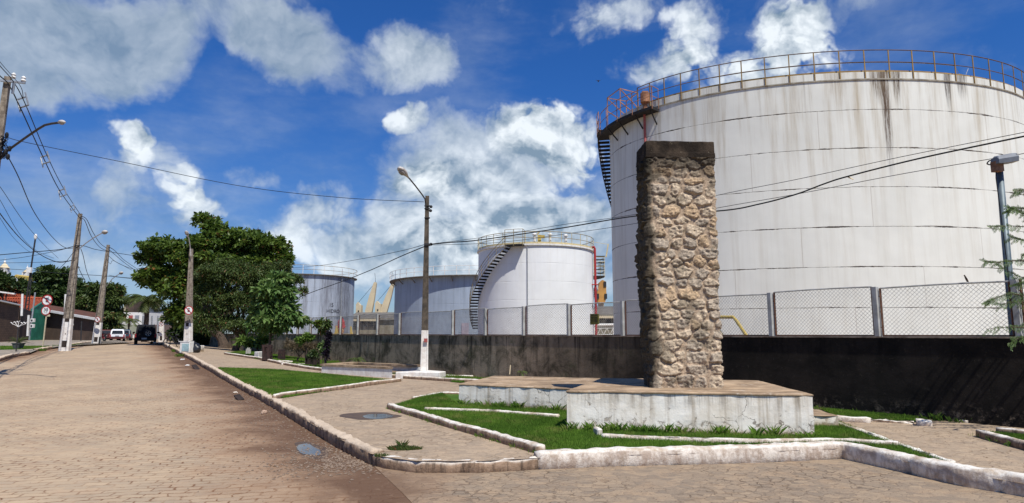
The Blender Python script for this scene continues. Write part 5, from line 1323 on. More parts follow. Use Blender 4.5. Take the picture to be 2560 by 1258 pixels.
m = MB(); m.loft([[c+Vector((a*.0+.02, 0, .02)), c+Vector((-.02,.02,.02)), c+Vector((-.02,0,-.02))] if False else [c+Vector((t*.14+dx, dy, -t*.06+dz)) for dx, dy, dz in ((0,0,.02*(1-t)+.012),(.0,.015,-.01),(0,-.015,-.012))] for t in (0,.3,.6,1)]); m.build('cloth', MAT['cream'], r, world=True)

# ------------------------------------------------------------------ flood lamp pole at the right
FY = 12.9
bx = V(2535, 838, FY); tp = V(2497, 408, FY); r = thing('flood_light', 'grey flood lamp on a leaning steel pole behind the fence at the right edge', 'flood light', (bx.x, FY, .15))
m = MB(); m.tube([(bx.x+.03, FY, .2), (bx.x, FY, EYE), tp], [.085,.078,.062], 12)
m.build('steel_pole', simple('tarnished_steel_pole', (.17,.21,.23), (.075,.10,.11), 1.4, .5, metal=.25, streak=.4, sc=(.05,.06,.05)), r, world=True, smooth=True)
m = MB(); c = V(2493, 417, FY-.1); m.box(c, (.17,.14,.21), rz=R(6)); m.build('gear_box', simple('rusty_gear_box', (.30,.17,.10), (.16,.08,.045), 9, .8), r, world=True)
m = MB(); c = V(2511, 398, FY-.15); rg = []
c = V(2511, 399, FY-.15)
for t, h in ((-.20,.08),(-.17,.105),(0,.11),(.17,.115),(.21,.10)):
    rg.append([(c.x+t, c.y+dy*1.0, c.z+t*.16+dz*h*1.0) for dy, dz in ((-.11,-.75),(-.12,.1),(-.07,.8),(.04,1.0),(.11,.7),(.12,-.75))])
m.loft(rg); m.build('lamp_head', simple('grey_lamp_housing', (.17,.19,.22), (.12,.13,.15), 4, .5), r, world=True, bevel=.0)
m = MB(); m.box((c.x+.20, c.y, c.z+.02), (.04,.20,.15), rx=0); m.build('lens', MAT['lens'], r, world=True)
m = MB(); m.tube(smooth_path([V(2485,404,FY-.1), V(2474,402,FY), V(2468,409,FY), V(2475,412,FY), V(2487,409,FY-.05)]), .014, 6); m.tube([V(2490,430,FY-.08), V(2490,445,FY-.08), V(2500,520,FY-.08), V(2515,640,FY-.1), V(2524,720,FY-.1)], .010, 5); m.build('cable', MAT['wire'], r, world=True)
# second steel tube right of it
m = MB(); a = V(2553, 838, FY+.4); m.tube([(a.x, FY+.4, .2), (a.x, FY+.4, V(2553,690,FY).z)], .05, 8); r2_ = thing('steel_post', 'short grey steel tube at the right edge behind the leafy branches', 'post', (a.x, FY+.4, .2)); m.build('tube', MAT['postgrey'], r2_, world=True)

# birds
def bird(label, c, s=1.0, fly=False):
    r = thing('bird', label, 'bird', c); m = MB()
    rg = []
    for t, w, dz in ((-.075,.006,-.045),(-.045,.014,-.025),(-.02,.026,0),(.01,.032,.022),(.035,.026,.05),(.05,.020,.07),(.062,.019,.085),(.073,.010,.092)):
        rg.append([(c[0]-t*s*.55, c[1]+w*s*math.cos(a), c[2]+(dz*1.05+.05)*s+w*s*math.sin(a)) for a in [2*math.pi*k/8 for k in range(8)]])
    m.loft(rg); bo = m.build('body', simple('brown_feathers', (.10,.065,.045), (.05,.035,.03), 20, .8), r, world=True, smooth=True)
    m = MB(); m.tube([(c[0]-.04*s, c[1], c[2]+.142*s), (c[0]-.062*s, c[1], c[2]+.138*s)], [.007*s,.001*s], 5); m.build('beak', MAT['darkmetal'], r, world=True)
    m = MB()
    for dy in (-.008,.008): m.tube([(c[0], c[1]+dy*s, c[2]), (c[0], c[1]+dy*s, c[2]+.045*s)], .003*s, 4)
    m.build('legs', MAT['darkmetal'], r, world=True)
q = on_wall(2417, 703, -.11); n_t = 0
bird('small brown bird perched on the top rail of the fence at the right', (q.x, q.y, q.z-.03), .95)
c = V(1496, 203, 40); r = thing('bird', 'tiny dark bird high in the sky left of the big tank', 'bird', c); m = MB()
m.tube([c+Vector((0,-.12,0)), c, c+Vector((0,.16,0))], [.02,.05,.015], 6); m.add([c+Vector((0,-.05,.02)), c+Vector((.22,0,.09)), c+Vector((0,.07,.02)), c+Vector((-.22,0,.09))], [(0,1,2),(0,2,3)]); m.build('body', MAT['black'], r, world=True)

# ------------------------------------------------------------------ road signs
MAT['signred'] = simple('sign_red', (.40,.018,.022), (.30,.015,.018), 4, .5)
MAT['signwhite'] = simple('sign_white', (.80,.80,.78), (.70,.70,.66), 3, .5)
MAT['signblack'] = simple('sign_black', (.015,.015,.02), rough=.5)
def disc_sign(root, c, rad, kind):
    """round sign facing -Y, c = centre, built in world space under root"""
    m = MB(); m.lathe([(rad,.0),(rad,-.012)], c, 40, axis='Y'); so_ = m.build('sign_disc', MAT['signred'], root, world=True)
    m = MB(); m.lathe([(rad*.80,-.013),(rad*.80,-.017)], c, 40, axis='Y'); m.build('white_field', MAT['signwhite'], so_, world=True)
    def txt(s, size, dx, dz, name='letter', bold=.0):
        me = text_mesh(s, size, .001, 1.0, bold)
        for v in me.vertices: x, y, d = v.co; v.co = Vector((c[0]+x+dx, c[1]-.019-d, c[2]+y+dz))-wl_
        me.materials.clear(); me.materials.append(MAT['signblack']); o = bpy.data.objects.new(name, me); col.objects.link(o); o.parent = so_
    wl_ = root.location
    if kind == 'E':
        txt('E', rad*1.15, 0, 0, 'letter', rad*.03)
        m = MB(); a = rad*.58; c3 = Vector(c)+Vector((0,-.024,0)); m.beam(c3+Vector((-a,0,a)), c3+Vector((a,0,-a)), rad*.17, .004, (0,1,0)); m.build('slash', MAT['signred'], so_, world=True)
    else:
        txt('30', rad*.95, 0, rad*.14, 'number', rad*.02); txt('km/h', rad*.36, 0, -rad*.42, 'unit')
q = G(107, 868, .11); sy = q.y; lean = R(6)
r = thing('road_sign', 'pale post with a no parking disc above a 30 speed disc on the left pavement', 'road sign', (q.x, q.y, q.z))
s1 = V(119, 751, sy); s2 = V(116, 777, sy)
m = MB(); m.tube([(q.x, q.y, q.z-.1), (s2.x+.02, sy+.03, s2.z), (s1.x, sy+.03, s1.z+.1)], .045, 8); m.build('post', MAT['cream'], r, world=True)
disc_sign(r, (s1.x, sy-.04, s1.z), .33*sy/38, 'E'); disc_sign(r, (s2.x, sy-.045, s2.z), .275*sy/38, '30')
m = MB(); c = V(122, 789, sy); m.box((c.x, sy-.02, c.z), (.2,.02,.14)); m.build('label_plate', MAT['cream'], r, world=True)
for (px, py, rp, Y, lab) in ((472,776,11,41.4,'no parking disc strapped to the pole before the big tree'),(244,799,7,57.3,'no parking disc strapped to the second left kerb pole'),(403,811,5.2,65.3,'smallest no parking disc, on the short white pole beyond the black car')):
    c = V(px, py, Y); r = thing('no_parking_sign', lab, 'road sign', c); disc_sign(r, c, rp*Y/FPX, 'E')

# ------------------------------------------------------------------ bench planter beside the lamp post
BO = [(-7.9,26.7),(-4.45,24.3),(-3.35,25.75),(-7.1,29.0)]
r = thing('bench_planter', 'low whitewashed planter bench with overhanging concrete rim beside the lamp post', 'planter', (-5.8,26.3,PARK))
def inset(P_, d):
    c = Vector((sum(p[0] for p in P_)/4, sum(p[1] for p in P_)/4)); return [tuple(Vector(p)+(c-Vector(p)).normalized()*d) for p in P_]
IN = inset(BO, .75); m = MB(); OUT = inset(BO, .08)
for i in range(4):
    a, b, c, d = OUT[i], OUT[(i+1) % 4], IN[(i+1) % 4], IN[i]
    if i == 1: continue
    m.prism([a, b, Vector(b).lerp(Vector(c), .45), Vector(a).lerp(Vector(d), .45)], PARK-.05, .52)
m.build('wall', MAT['whitewash'], r, world=True)
for i in range(4):
    if i == 1: continue
    m = MB(); e = .002*i; m.prism([Vector(BO[i]), Vector(BO[(i+1) % 4]), Vector(IN[(i+1) % 4]), Vector(IN[i])], .525+e, .60+e); m.build('rim_slab', MAT['slab'], r, world=True)
m = MB(); m.prism(inset(BO, .5), PARK-.05, .33); m.build('soil_fill', MAT['soil'], r, world=True)
a, b, c, d = (-4.35,24.25),(-2.65,23.95),(-2.5,24.6),(-3.35,25.6)
r = thing('footing_block', 'low white footing block around the foot of the central lamp post', 'block', (-3.4,24.5,PARK)); m = MB(); m.prism([a, b, c, d], PARK-.05, .42); m.build('body', MAT['whitewash'], r, world=True, bevel=.02)
# distant white planter walls under the tree
def box_thing(name, label, cat, px0, px1, py, h, depth, mat, off=PARK, part='body', rz=0):
    a = G(px0, py, off); b = G(px1, py, off); Y = (a.y+b.y)/2; r = thing(name, label, cat, (a.x, Y, a.z))
    m = MB(); m.prism([(a.x, Y), (b.x, Y-.4), (b.x, Y+depth-.4), (a.x, Y+depth)], a.z-.1, a.z+h); m.build(part, mat, r, world=True, bevel=.02); return r
box_thing('planter_wall', 'long low white planter wall behind the wooden tree guard', 'planter', 558, 668, 887, .42, .8, MAT['whitewash'])
box_thing('planter_wall', 'stepped lower white planter block in front of the long white wall', 'planter', 614, 672, 897, .34, .8, MAT['whitewash'])
box_thing('bench_slab', 'short dark bench block beneath the big tree at the pavement edge', 'bench', 470, 520, 879, .35, .6, MAT['plaster'])
# wooden tree guards
def guard(name, label, px0, px1, py, pyt, wood, slats=7, jit=.05, seed=0):
    a = G(px0, py, PARK); b = G(px1, py, PARK); Y = a.y; w = b.x-a.x; h = V(px0, pyt, Y).z-a.z; rr = random.Random(seed)
    r = thing(name, label, 'tree guard', ((a.x+b.x)/2, Y+w/2, a.z))
    for sx, sy in ((0,0),(1,0),(0,1),(1,1)):
        m = MB(); m.beam((a.x+sx*w, Y+sy*w, a.z), (a.x+sx*w+rr.uniform(-jit,jit), Y+sy*w, a.z+h), .09, .09); m.build('post', wood, r, world=True)
    for z in (.35,.62,.92):
        for (p, q) in (((0,0),(1,0)),((0,1),(1,1)),((0,0),(0,1)),((1,0),(1,1))):
            m = MB(); m.beam((a.x+p[0]*w, Y+p[1]*w-.05, a.z+h*z), (a.x+q[0]*w, Y+q[1]*w-.05, a.z+h*z), .05, .10); m.build('rail', wood, r, world=True)
    for k in range(slats):
        m = MB(); x = a.x+w*(k+.5)/slats; m.beam((x, Y-.09, a.z+.05), (x+rr.uniform(-jit,jit), Y-.09, a.z+h*rr.uniform(.85,1.02)), .055, .03); m.build('slat', wood, r, world=True)
    return r
MAT['guardwood'] = simple('dark_red_stained_wood', (.06,.03,.026), (.03,.022,.02), 6, .9)
guard('tree_guard', 'tall dark wooden tree guard below the pointed leaf tree', 658, 687, 903, 862, MAT['guardwood'], 5, seed=1)
guard('tree_guard', 'squat dark wooden tree guard, right of the tall one', 696, 726, 901, 874, MAT['guardwood'], 3, seed=2)
guard('tree_guard', 'blackish twig-filled tree guard left of the bench planter', 766, 800, 915, 884, MAT['darkwood'], 9, .08, seed=3)
# thin stakes by the wall
for (px, y0, y1, lab) in ((885,892,838,'tall thin stake leaning on the mouldy wall above the bench planter'),(862,900,874,'thin short stake left of the tall one by the wall'),(900,902,883,'white short stake behind the bench planter'),(1274,936,913,'little pale stake on the back edge of the low plinth')):
    if px == 1274: Y = 17.7; p = V(px, y0, Y)
    else: p = G(px, y0, PARK+.02)
    t = V(px+2, y1, p.y); r = thing('stake', lab, 'stake', p); m = MB(); m.tube([p, t], .035 if px != 1274 else .018, 5); m.build('stick', MAT['cream'] if px > 890 else simple('grey_stick', (.25,.21,.16), rough=.9), r, world=True)
# ------------------------------------------------------------------ vegetation
def unit(v): return v/np.maximum(np.linalg.norm(v, axis=-1, keepdims=True), 1e-9)
def leaves(P_, outward, size, aspect, rs, droop=.2, spread=.9, jitter=.5):
    """P_ (n,3) leaf bases; returns verts, tris"""
    n = len(P_); d = unit(outward*(1-jitter)+rs.normal(0, 1, (n, 3))*spread+np.array([0,0,-droop])); up = unit(rs.normal(0, .55, (n, 3))+np.array([0,0,1.0]))
    w = unit(np.cross(d, up)); nn = np.cross(w, d)
    L_ = size*(.6+.7*rs.rand(n))[:, None]; W = L_*aspect
    v = np.zeros((n, 4, 3)); v[:,0] = P_; v[:,1] = P_+d*L_*.55+w*W*.5+nn*W*.14; v[:,2] = P_+d*L_+nn*L_*-.08; v[:,3] = P_+d*L_*.55-w*W*.5+nn*W*.14
    b = np.arange(n)[:, None]*4; t = np.concatenate([b+np.array([[0,1,2]]), b+np.array([[0,2,3]])]); return v.reshape(-1, 3), t
def crown(root, blobs, n, size, aspect, mat, seed=0, sub=14, subr=.34, droop=.25, flat=.75, name='crown', fill=.35, jitter=.5):
    rs = np.random.RandomState(seed); vol = np.array([b[1]*b[2]*b[3] for b in blobs])**.72; vol /= vol.sum(); PV = []; OV = []; TV = []
    for (c, rx, ry, rz), f in zip(blobs, vol):
        c = np.array(c); m = max(20, int(n*f)); k = sub+int(sub*rs.rand())
        dirs = unit(rs.normal(0, 1, (k, 3))); dirs[:,2] = np.where(dirs[:,2] < -.3, -dirs[:,2]*.5, dirs[:,2]); rad = .55+.5*rs.rand(k)[:, None]; sc = c+dirs*rad*np.array([rx,ry,rz]); sr = subr*(.55+.9*rs.rand(k))
        w = rs.rand(k)+.3; idx = rs.choice(k, m, p=w/w.sum()); u = unit(rs.normal(0, 1, (m, 3)))*(rs.rand(m)[:, None]**.45)
        p = sc[idx]+u*sr[idx][:, None]*np.array([rx, ry, rz*flat]); inner = rs.rand(m) < fill; q = c+unit(rs.normal(0, 1, (m, 3)))*(rs.rand(m)[:, None]**.5)*np.array([rx,ry,rz])*.9
        p = np.where(inner[:, None], q, p); PV.append(p); OV.append(unit(p-c)); TV.append(np.clip(rs.normal(.45, .25, m)+(rs.rand(k)[idx]-.5)*.35, 0, 1))
    P_ = np.concatenate(PV); O_ = np.concatenate(OV); T_ = np.concatenate(TV); v, t = leaves(P_, O_, size, aspect, rs, droop, jitter=jitter)
    L_ = np.array(root.location); return npmesh(name, v-L_, t, mat, root, attr=[('tint', 'FACE', np.concatenate([T_, T_]))])
def B(px, py, Y, rxp, rzp, ry=None):
    c = V(px, py, Y); rx = rxp*Y/FPX; rz = rzp*Y/FPX; return (c, rx, ry if ry else rx*.85, rz)
def tree(name, label, px, Y, blobs, n, size, aspect, mat, trunk_r=.2, seed=0, off=PARK, cat='tree', group=None, limbs=True, trunk_top=None, **kw):
    bx = V(px, 850, Y).x; zb = g(bx, Y)+off; r = thing(name, label, cat, (bx, Y, zb), 0, group)
    cs = [b[0] for b in blobs]; mean = sum(cs, Vector((0,0,0)))/len(cs); rr = random.Random(seed)
    m = MB(); fork = Vector((bx+(mean.x-bx)*.3, Y, zb+(min(c.z for c in cs)-zb)*.62)) if trunk_top is None else trunk_top
    m.tube([(bx, Y, zb-.2), (bx+.03, Y, zb+.25), ((bx+fork.x)/2+trunk_r*.4, Y, (zb+fork.z)/2), fork], [trunk_r*1.5, trunk_r*1.1, trunk_r*.9, trunk_r*.8], 9)
    to = m.build('trunk', MAT['bark'], r, world=True)
    if limbs:
        for c, rx, ry, rz in blobs:
            m = MB(); mid = fork.lerp(c, .5)+Vector((rr.uniform(-.1,.1)*rx, 0, .12*(c-fork).length)); m.tube(smooth_path([fork-Vector((0,0,trunk_r)), mid, c], 5), [trunk_r*.62*(1-.8*i/10) for i in range(11)], 6)
            for q in range(4):
                d = Vector((rr.uniform(-1,1)*rx, rr.uniform(-1,1)*ry, rr.uniform(-.3,1)*rz))*.8; m.tube([mid.lerp(c, .4+.15*q), c.lerp(c+d, .5)+Vector((0,0,.1)), c+d], [trunk_r*.22, trunk_r*.14, trunk_r*.05], 5)
            m.build('limb', MAT['bark'], r, world=True)
    crown(r, blobs, n, size, aspect, mat, seed, **kw); return r
AT = 54
tree('almond_tree', 'largest broad crowned tree with big glossy leaves over the street side', 560, AT,
     [B(505,552,AT,26,16), B(540,572,AT,34,22), B(405,622,AT,52,26), B(375,645,AT,34,26), B(450,640,AT,62,42), B(540,618,AT,70,38), B(615,606,AT,60,30), B(672,622,AT,50,34), B(705,655,AT,30,40), B(400,692,AT,50,34), B(368,700,AT,30,24), B(440,725,AT,55,55), B(560,665,AT,80,50), B(640,665,AT,55,40), B(446,785,AT,36,34), B(470,800,AT,40,32), B(490,700,AT+2,60,60), B(478,680,AT,46,46), B(470,735,AT,44,44)],
     50000, .40, .55, MAT['almond'], .38, seed=1, sub=26, subr=.25, fill=.14)
FT = 47
tree('feathery_tree', 'dark fine leaved tree in front of the big crowned one, with reddish tips', 590, FT,
     [B(560,690,FT,70,48), B(620,700,FT,70,55), B(520,750,FT,50,50), B(600,765,FT,75,50), B(660,740,FT,55,55), B(540,810,FT,60,35), B(620,815,FT,70,28), B(720,700,FT,32,24), B(742,700,FT,18,14), B(700,670,FT,30,22), B(755,730,FT,12,18)],
     60000, .22, .30, MAT['feather'], .22, seed=2, sub=26, subr=.25, droop=.6, fill=.18)
PT = 37
tree('mango_tree', 'small conical tree with long drooping pointed leaves above the wooden tree guards', 672, PT,
     [B(692,703,PT,28,22), B(688,735,PT,50,30), B(692,772,PT,58,34), B(690,802,PT,64,26), B(668,815,PT,44,14)],
     7000, .46, .36, MAT['mid'], .08, seed=3, sub=18, subr=.26, droop=.95, fill=.16, jitter=.55)
tree('young_shrub', 'low light green large leaved shrub left of the wooden tree guard', 650, 39,
     [B(606,853,39,16,7), B(632,857,39,20,8), B(655,850,39,16,9)], 520, .36, .38, MAT['light'], .05, seed=4, droop=.2, cat='shrub')
tree('leafy_tree', 'dense dark green tree rising behind the red tiled roofs on the left', 150, 104,
     [B(115,690,104,28,26), B(150,700,104,38,28), B(105,735,104,38,40), B(150,750,104,50,45), B(195,735,104,36,40), B(215,770,104,35,40), B(175,790,104,50,30), B(85,760,104,25,35), B(40,715,104,24,14)],
     26000, .75, .5, MAT['dark'], .3, seed=5, off=.1, sub=14, fill=.3)
tree('leafy_tree', 'wide dark drooping tree between the two left kerb poles', 268, 94,
     [B(262,728,94,38,24), B(240,760,94,42,36), B(275,755,94,34,34), B(264,790,94,40,34), B(296,725,94,14,12), B(256,815,94,28,26), B(276,815,94,26,22)],
     26000, .62, .32, MAT['feather'], .3, seed=6, off=.1, sub=14, droop=.8, fill=.3)
tree('leafy_tree', 'small dark tree at the left edge behind the dish', 8, 90, [B(0,700,90,26,16), B(20,712,90,20,14), B(-20,720,90,30,24)], 5000, .6, .5, MAT['dark'], .2, seed=7, off=.1)
tree('leafy_tree', 'shaded bushy tree mass low beside the small white pole', 445, 62, [B(455,790,62,36,30), B(475,820,62,40,28), B(445,835,62,22,16), B(510,845,62,40,22)], 11000, .42, .4, MAT['dark'], .2, seed=8, cat='tree')
for (px, Y, bl, lab, sd) in ((797,31.5,[B(796,812,31.5,12,14), B(805,830,31.5,8,8)],'thin sapling with a leafy top rising above the wall, left one',21),(812,31.2,[B(814,822,31.2,12,14), B(820,808,31.2,7,8)],'thin sapling with a browner top rising above the wall, right one',22)):
    tree('sapling', lab, px, Y, bl, 420, .16, .5, MAT['almond'] if sd == 21 else MAT['feather'], .025, seed=sd, limbs=False, group='saplings by the wall', trunk_top=bl[0][0])
tree('bush', 'bright green bush against the wall between the tree guards', 770, 33, [B(768,845,33,16,10), B(750,852,33,10,8)], 900, .16, .5, MAT['light'], .03, seed=23, cat='shrub')
tree('bush', 'greenish shrub behind the blackish tree guard', 808, 30, [B(806,866,30,10,12), B(812,878,30,10,10)], 700, .13, .45, MAT['mid'], .02, seed=24, cat='shrub')
tree('dry_shrub', 'brown dry twiggy shrub in front of the wall', 745, 34, [B(745,868,34,22,16), B(775,872,34,18,16), B(720,866,34,10,14), B(790,880,33,12,10)], 2600, .20, .10, MAT['dry'], .03, seed=25, cat='shrub', droop=-.4)
tree('bush', 'twiggy green plant inside the blackish tree guard', 783, 29.6, [B(783,888,29.6,13,12)], 700, .13, .3, MAT['dark'], .02, seed=26, cat='shrub')
tree('purple_plant', 'tall thin blackish purple plant standing between the guard and the bench planter', 815, 28.6, [B(820,848,28.6,6,14), B(818,868,28.6,6,14), B(816,890,28.6,6,14), B(824,838,28.6,5,8)], 700, .16, .35, MAT['purple'], .05, seed=27, cat='plant', droop=-.2)
def frond(m_v, m_t, base, d0, L_, rs, sag, leaf, nl=16, wfac=.08):
    d = Vector(d0).normalized(); p = Vector(base); pts = [p.copy()]; n = 9
    for i in range(n):
        d = (d+Vector((0,0,-sag/n))).normalized(); p = p+d*L_/n; pts.append(p.copy())
    for i in range(nl):
        t = (i+1)/nl*n*.999; k = int(t); f = t-k; q = pts[k].lerp(pts[min(k+1, n)], f); dd = (pts[min(k+1, n)]-pts[k]).normalized(); s = dd.cross(Vector((0,0,1)))
        s = s.normalized() if s.length > 1e-3 else Vector((1,0,0)); ln = leaf*math.sin(math.pi*(.15+.8*i/nl))
        for sg in (-1, 1):
            e = (s*sg+dd*.7+Vector((0,0,-.35-rs.rand()*.4))).normalized(); w = dd*leaf*wfac; b = len(m_v)
            m_v += [q-w, q+w, q+e*ln]; m_t.append((b, b+1, b+2))
    return pts
def palm(name, label, px, py, pyb, Y, L_, nf, leaf, seed, group=None, trunk_r=.16, off=.1, cat='palm tree'):
    c = V(px, py, Y); zb = g(c.x, Y)+off; r = thing(name, label, cat, (c.x, Y, zb), 0, group); rs = np.random.RandomState(seed); vv = []; tt = []; m = MB()
    if trunk_r: m.tube([(c.x, Y, zb-.2), (c.x+.1, Y, (zb+c.z)/2), c], [trunk_r*1.3, trunk_r, trunk_r*.9], 8); m.build('trunk', MAT['bark'], r, world=True)
    m = MB()
    for k in range(nf):
        a = 6.283*k/nf+rs.rand()*.4; e = rs.uniform(-.1, 1.1); pts = frond(vv, tt, c, (math.cos(a), math.sin(a), e), L_*rs.uniform(.8,1.1), rs, 1.5, leaf); m.tube(pts, [.03*L_/3*(1-.08*i) for i in range(len(pts))], 4)
    b = len(vv); vv = [Vector(v) for v in vv]; m.add(vv, tt); L__ = r.location
    o = m.build('fronds', MAT['palm'], r, world=True, fixn=False); a = o.data.attributes.new('tint', 'FLOAT', 'FACE'); a.data.foreach_set('value', rs.rand(len(o.data.polygons)).astype(np.float32)); return r
palm('palm_tree', 'palm tree with hanging fronds beyond the black car', 368, 748, 850, 70, 2.5, 26, 1.0, 31, trunk_r=.25)
palm('palm_tree', 'small pale palm in front of the light green wall', 322, 800, 850, 92, 1.7, 14, .7, 32, trunk_r=.12)
palm('cycad_plant', 'low fan of green fronds at the foot of the wall behind the bench planter', 893, 898, 905, 29.8, .55, 14, .2, 33, trunk_r=.04, off=PARK, cat='plant')
palm('yellow_plant', 'small yellow green plant poking up behind the low plinth', 1304, 930, 940, 18.6, .22, 8, .09, 34, trunk_r=.012, off=PARK, cat='plant')
# pinnate branches reaching in from a tree just right of the picture
r = thing('feathery_tree', 'thin branches with tiny paired leaflets reaching in at the right edge over the fence', 'tree', (10.6, 11.0, PARK))
m = MB(); m.tube([(V(2702,880,10.95).x+.1,10.95,0), V(2702,880,10.95), V(2700,700,10.95), V(2700,560,10.95), V(2705,440,10.95)], [.06,.045,.035,.028,.015], 8); m.build('trunk', MAT['bark'], r, world=True)
rs = np.random.RandomState(8); vv = []; tt = []; mB = MB()
BR = [[(2640,520,10.9),(2580,522,10.8),(2535,520,10.8),(2521,527,10.8)],[(2640,600,10.9),(2580,572,10.8),(2530,565,10.7),(2477,568,10.7)],[(2640,590,10.9),(2590,550,10.8),(2552,530,10.8),(2521,518,10.8)],
      [(2640,680,10.9),(2590,655,10.8),(2540,652,10.7),(2490,656,10.7),(2462,653,10.7)],[(2640,640,10.9),(2600,610,10.8),(2560,600,10.8),(2525,592,10.8)],[(2640,720,10.9),(2590,700,10.8),(2545,690,10.8),(2500,665,10.8)],
      [(2640,770,10.8),(2580,745,10.7),(2530,735,10.7),(2490,745,10.6),(2465,757,10.6)],[(2640,780,10.8),(2590,760,10.7),(2540,755,10.7),(2500,762,10.6)],[(2640,830,10.8),(2590,822,10.7),(2530,818,10.6),(2465,823,10.6)],
      [(2640,860,10.8),(2590,850,10.7),(2550,845,10.6),(2525,862,10.5)],[(2640,480,10.9),(2600,474,10.8),(2560,474,10.8),(2538,478,10.8)],[(2640,560,10.9),(2600,545,10.8),(2570,540,10.8)],[(2640,700,10.9),(2600,690,10.8),(2570,700,10.8),(2545,712,10.8)],[(2640,800,10.9),(2600,800,10.8),(2570,810,10.8)],[(2640,640,10.9),(2600,630,10.8),(2575,635,10.8),(2553,640,10.7)]]
for br in BR:
    P_ = smooth_path([V(*p) for p in br], 7); st = [P_[0].lerp(V(2700, br[0][1]+22, 10.95), 1.0)]+P_; mB.tube(st, [.014*(1-.85*i/len(st)) for i in range(len(st))], 5)
    for i in range(3, len(P_)-1):
        for sg in (-1, 1):
            if rs.rand() < .12: continue
            q = P_[i]; t = (P_[i+1]-P_[i-1]).normalized(); dd = (t*.8+Vector((0, rs.uniform(-.6,.6), sg*.55-.35))).normalized(); L_ = rs.uniform(.07,.15); e = q+dd*L_; mB.tube([q, e], .0015, 3)
            nl = int(L_/.012)
            for k in range(nl):
                p = q.lerp(e, (k+.5)/nl); ax_ = dd.cross(Vector((0,1,0))).normalized()
                for s2 in (-1, 1):
                    l = .030*(1-.3*k/nl); tip = p+ax_*s2*l*.8+dd*l*.5+Vector((0, rs.uniform(-.015,.015), -.008)); w = dd*.0055; b = len(vv); vv += [p-w, p.lerp(tip, .5)+w*1.2, tip, p.lerp(tip, .5)-w*1.2]; tt.append((b, b+1, b+2)); tt.append((b, b+2, b+3))
mB.build('branches', MAT['bark'], r, world=True)
npmesh('leaflets', np.array(vv)-np.array(r.location), tt, MAT['mid'], r, attr=[('tint', 'FACE', np.clip(rs.normal(.4,.25,len(tt)), 0, .9))])
# weeds: one scattered object of long blades
def weeds(name, spots, mat, kind='stuff', label=None):
    rs = np.random.RandomState(4); V_ = []; T_ = []
    for (c, rx, ry, n, h) in spots:
        a = rs.uniform(0, 6.28, n); q = np.sqrt(rs.rand(n)); x = c[0]+np.cos(a)*q*rx; y = c[1]+np.sin(a)*q*ry; z = np.full(n, c[2]-.01); hh = h*(.35+.9*rs.rand(n)); la = rs.uniform(0, 6.28, n); le = hh*rs.uniform(.2,1.0,n); w = .002+.0025*rs.rand(n)
        v = np.zeros((n, 4, 3)); v[:,0] = np.stack([x-w, y, z], 1); v[:,1] = np.stack([x+w, y, z], 1); v[:,2] = np.stack([x+w*.7+np.cos(la)*le*.35, y+np.sin(la)*le*.35, z+hh*.65], 1); v[:,3] = np.stack([x+np.cos(la)*le, y+np.sin(la)*le, z+hh], 1)
        b = sum(len(k) for k in V_)+np.arange(n)[:, None]*4; V_.append(v.reshape(-1, 3)); T_.append(b+np.array([[0,1,2]])); T_.append(b+np.array([[0,2,3]]))
    t = np.concatenate(T_); o = npmesh(name, np.concatenate(V_), t, mat, attr=[('tint', 'FACE', np.clip(rs.normal(.5,.3,len(t)), 0, 1))])
    if kind: o['kind'] = kind
    return o
sp = []
rr = random.Random(5)
def along(a, b, n, hmin, hmax, dens=30):
    for k in range(n):
        t = rr.random(); p = Vector(a).lerp(Vector(b), t); sp.append(((p.x, p.y, PARK+.02), rr.uniform(.05,.18), .06, int(dens*rr.uniform(.4,1.6)), rr.uniform(hmin, hmax)))
along((.95,11.05), (4.75,10.28), 44, .06, .17); along((-1.2,14.95), (1.0,13.75), 26, .06, .18); along((4.85,10.5), (5.0,11.6), 6, .05, .1)
for P__ in (LB1[:3], LB2[:5], LB5[:6], LB4[:2]):
    for a_, b_ in zip(P__, P__[1:]): along((a_[0],a_[1],0), (b_[0],b_[1],0), int(6*math.dist(a_[:2], b_[:2])), .025, .07, 22)
for n in range(60):
    q = wl(rr.uniform(-1, 14))+WN*.08; sp.append(((q.x, q.y, g(q.x, q.y)+PARK), rr.uniform(.1,.4), .08, 26, rr.uniform(.06,.16)))
weeds('grass', sp, MAT['grass'])
c = G(1006, 1124, PARK); tag(weeds('weed_clump', [((c.x, c.y, c.z), .20, .10, 700, .060), ((c.x-.02, c.y+.03, c.z), .04, .04, 40, .12), ((c.x+.18, c.y+.02, c.z), .10, .05, 300, .05)], MAT['feather'], None), 'low weed clump growing on the paving near the kerb corner', 'weeds')
c = G(690, 975, .0); tag(weeds('weed_clump', [((G(955,1140,PARK).x, G(955,1140,PARK).y, PARK), .10, .05, 120, .05)], MAT['feather'], None), 'tiny dark weeds right at the kerb corner', 'weeds')
c = G(478, 884, .1); weeds('grass', [(tuple(G(px, py, .0)), .25, .2, 120, .18) for px, py in ((440,880),(449,892),(140,868),(120,872),(180,866),(200,864),(105,878))], MAT['grass'])
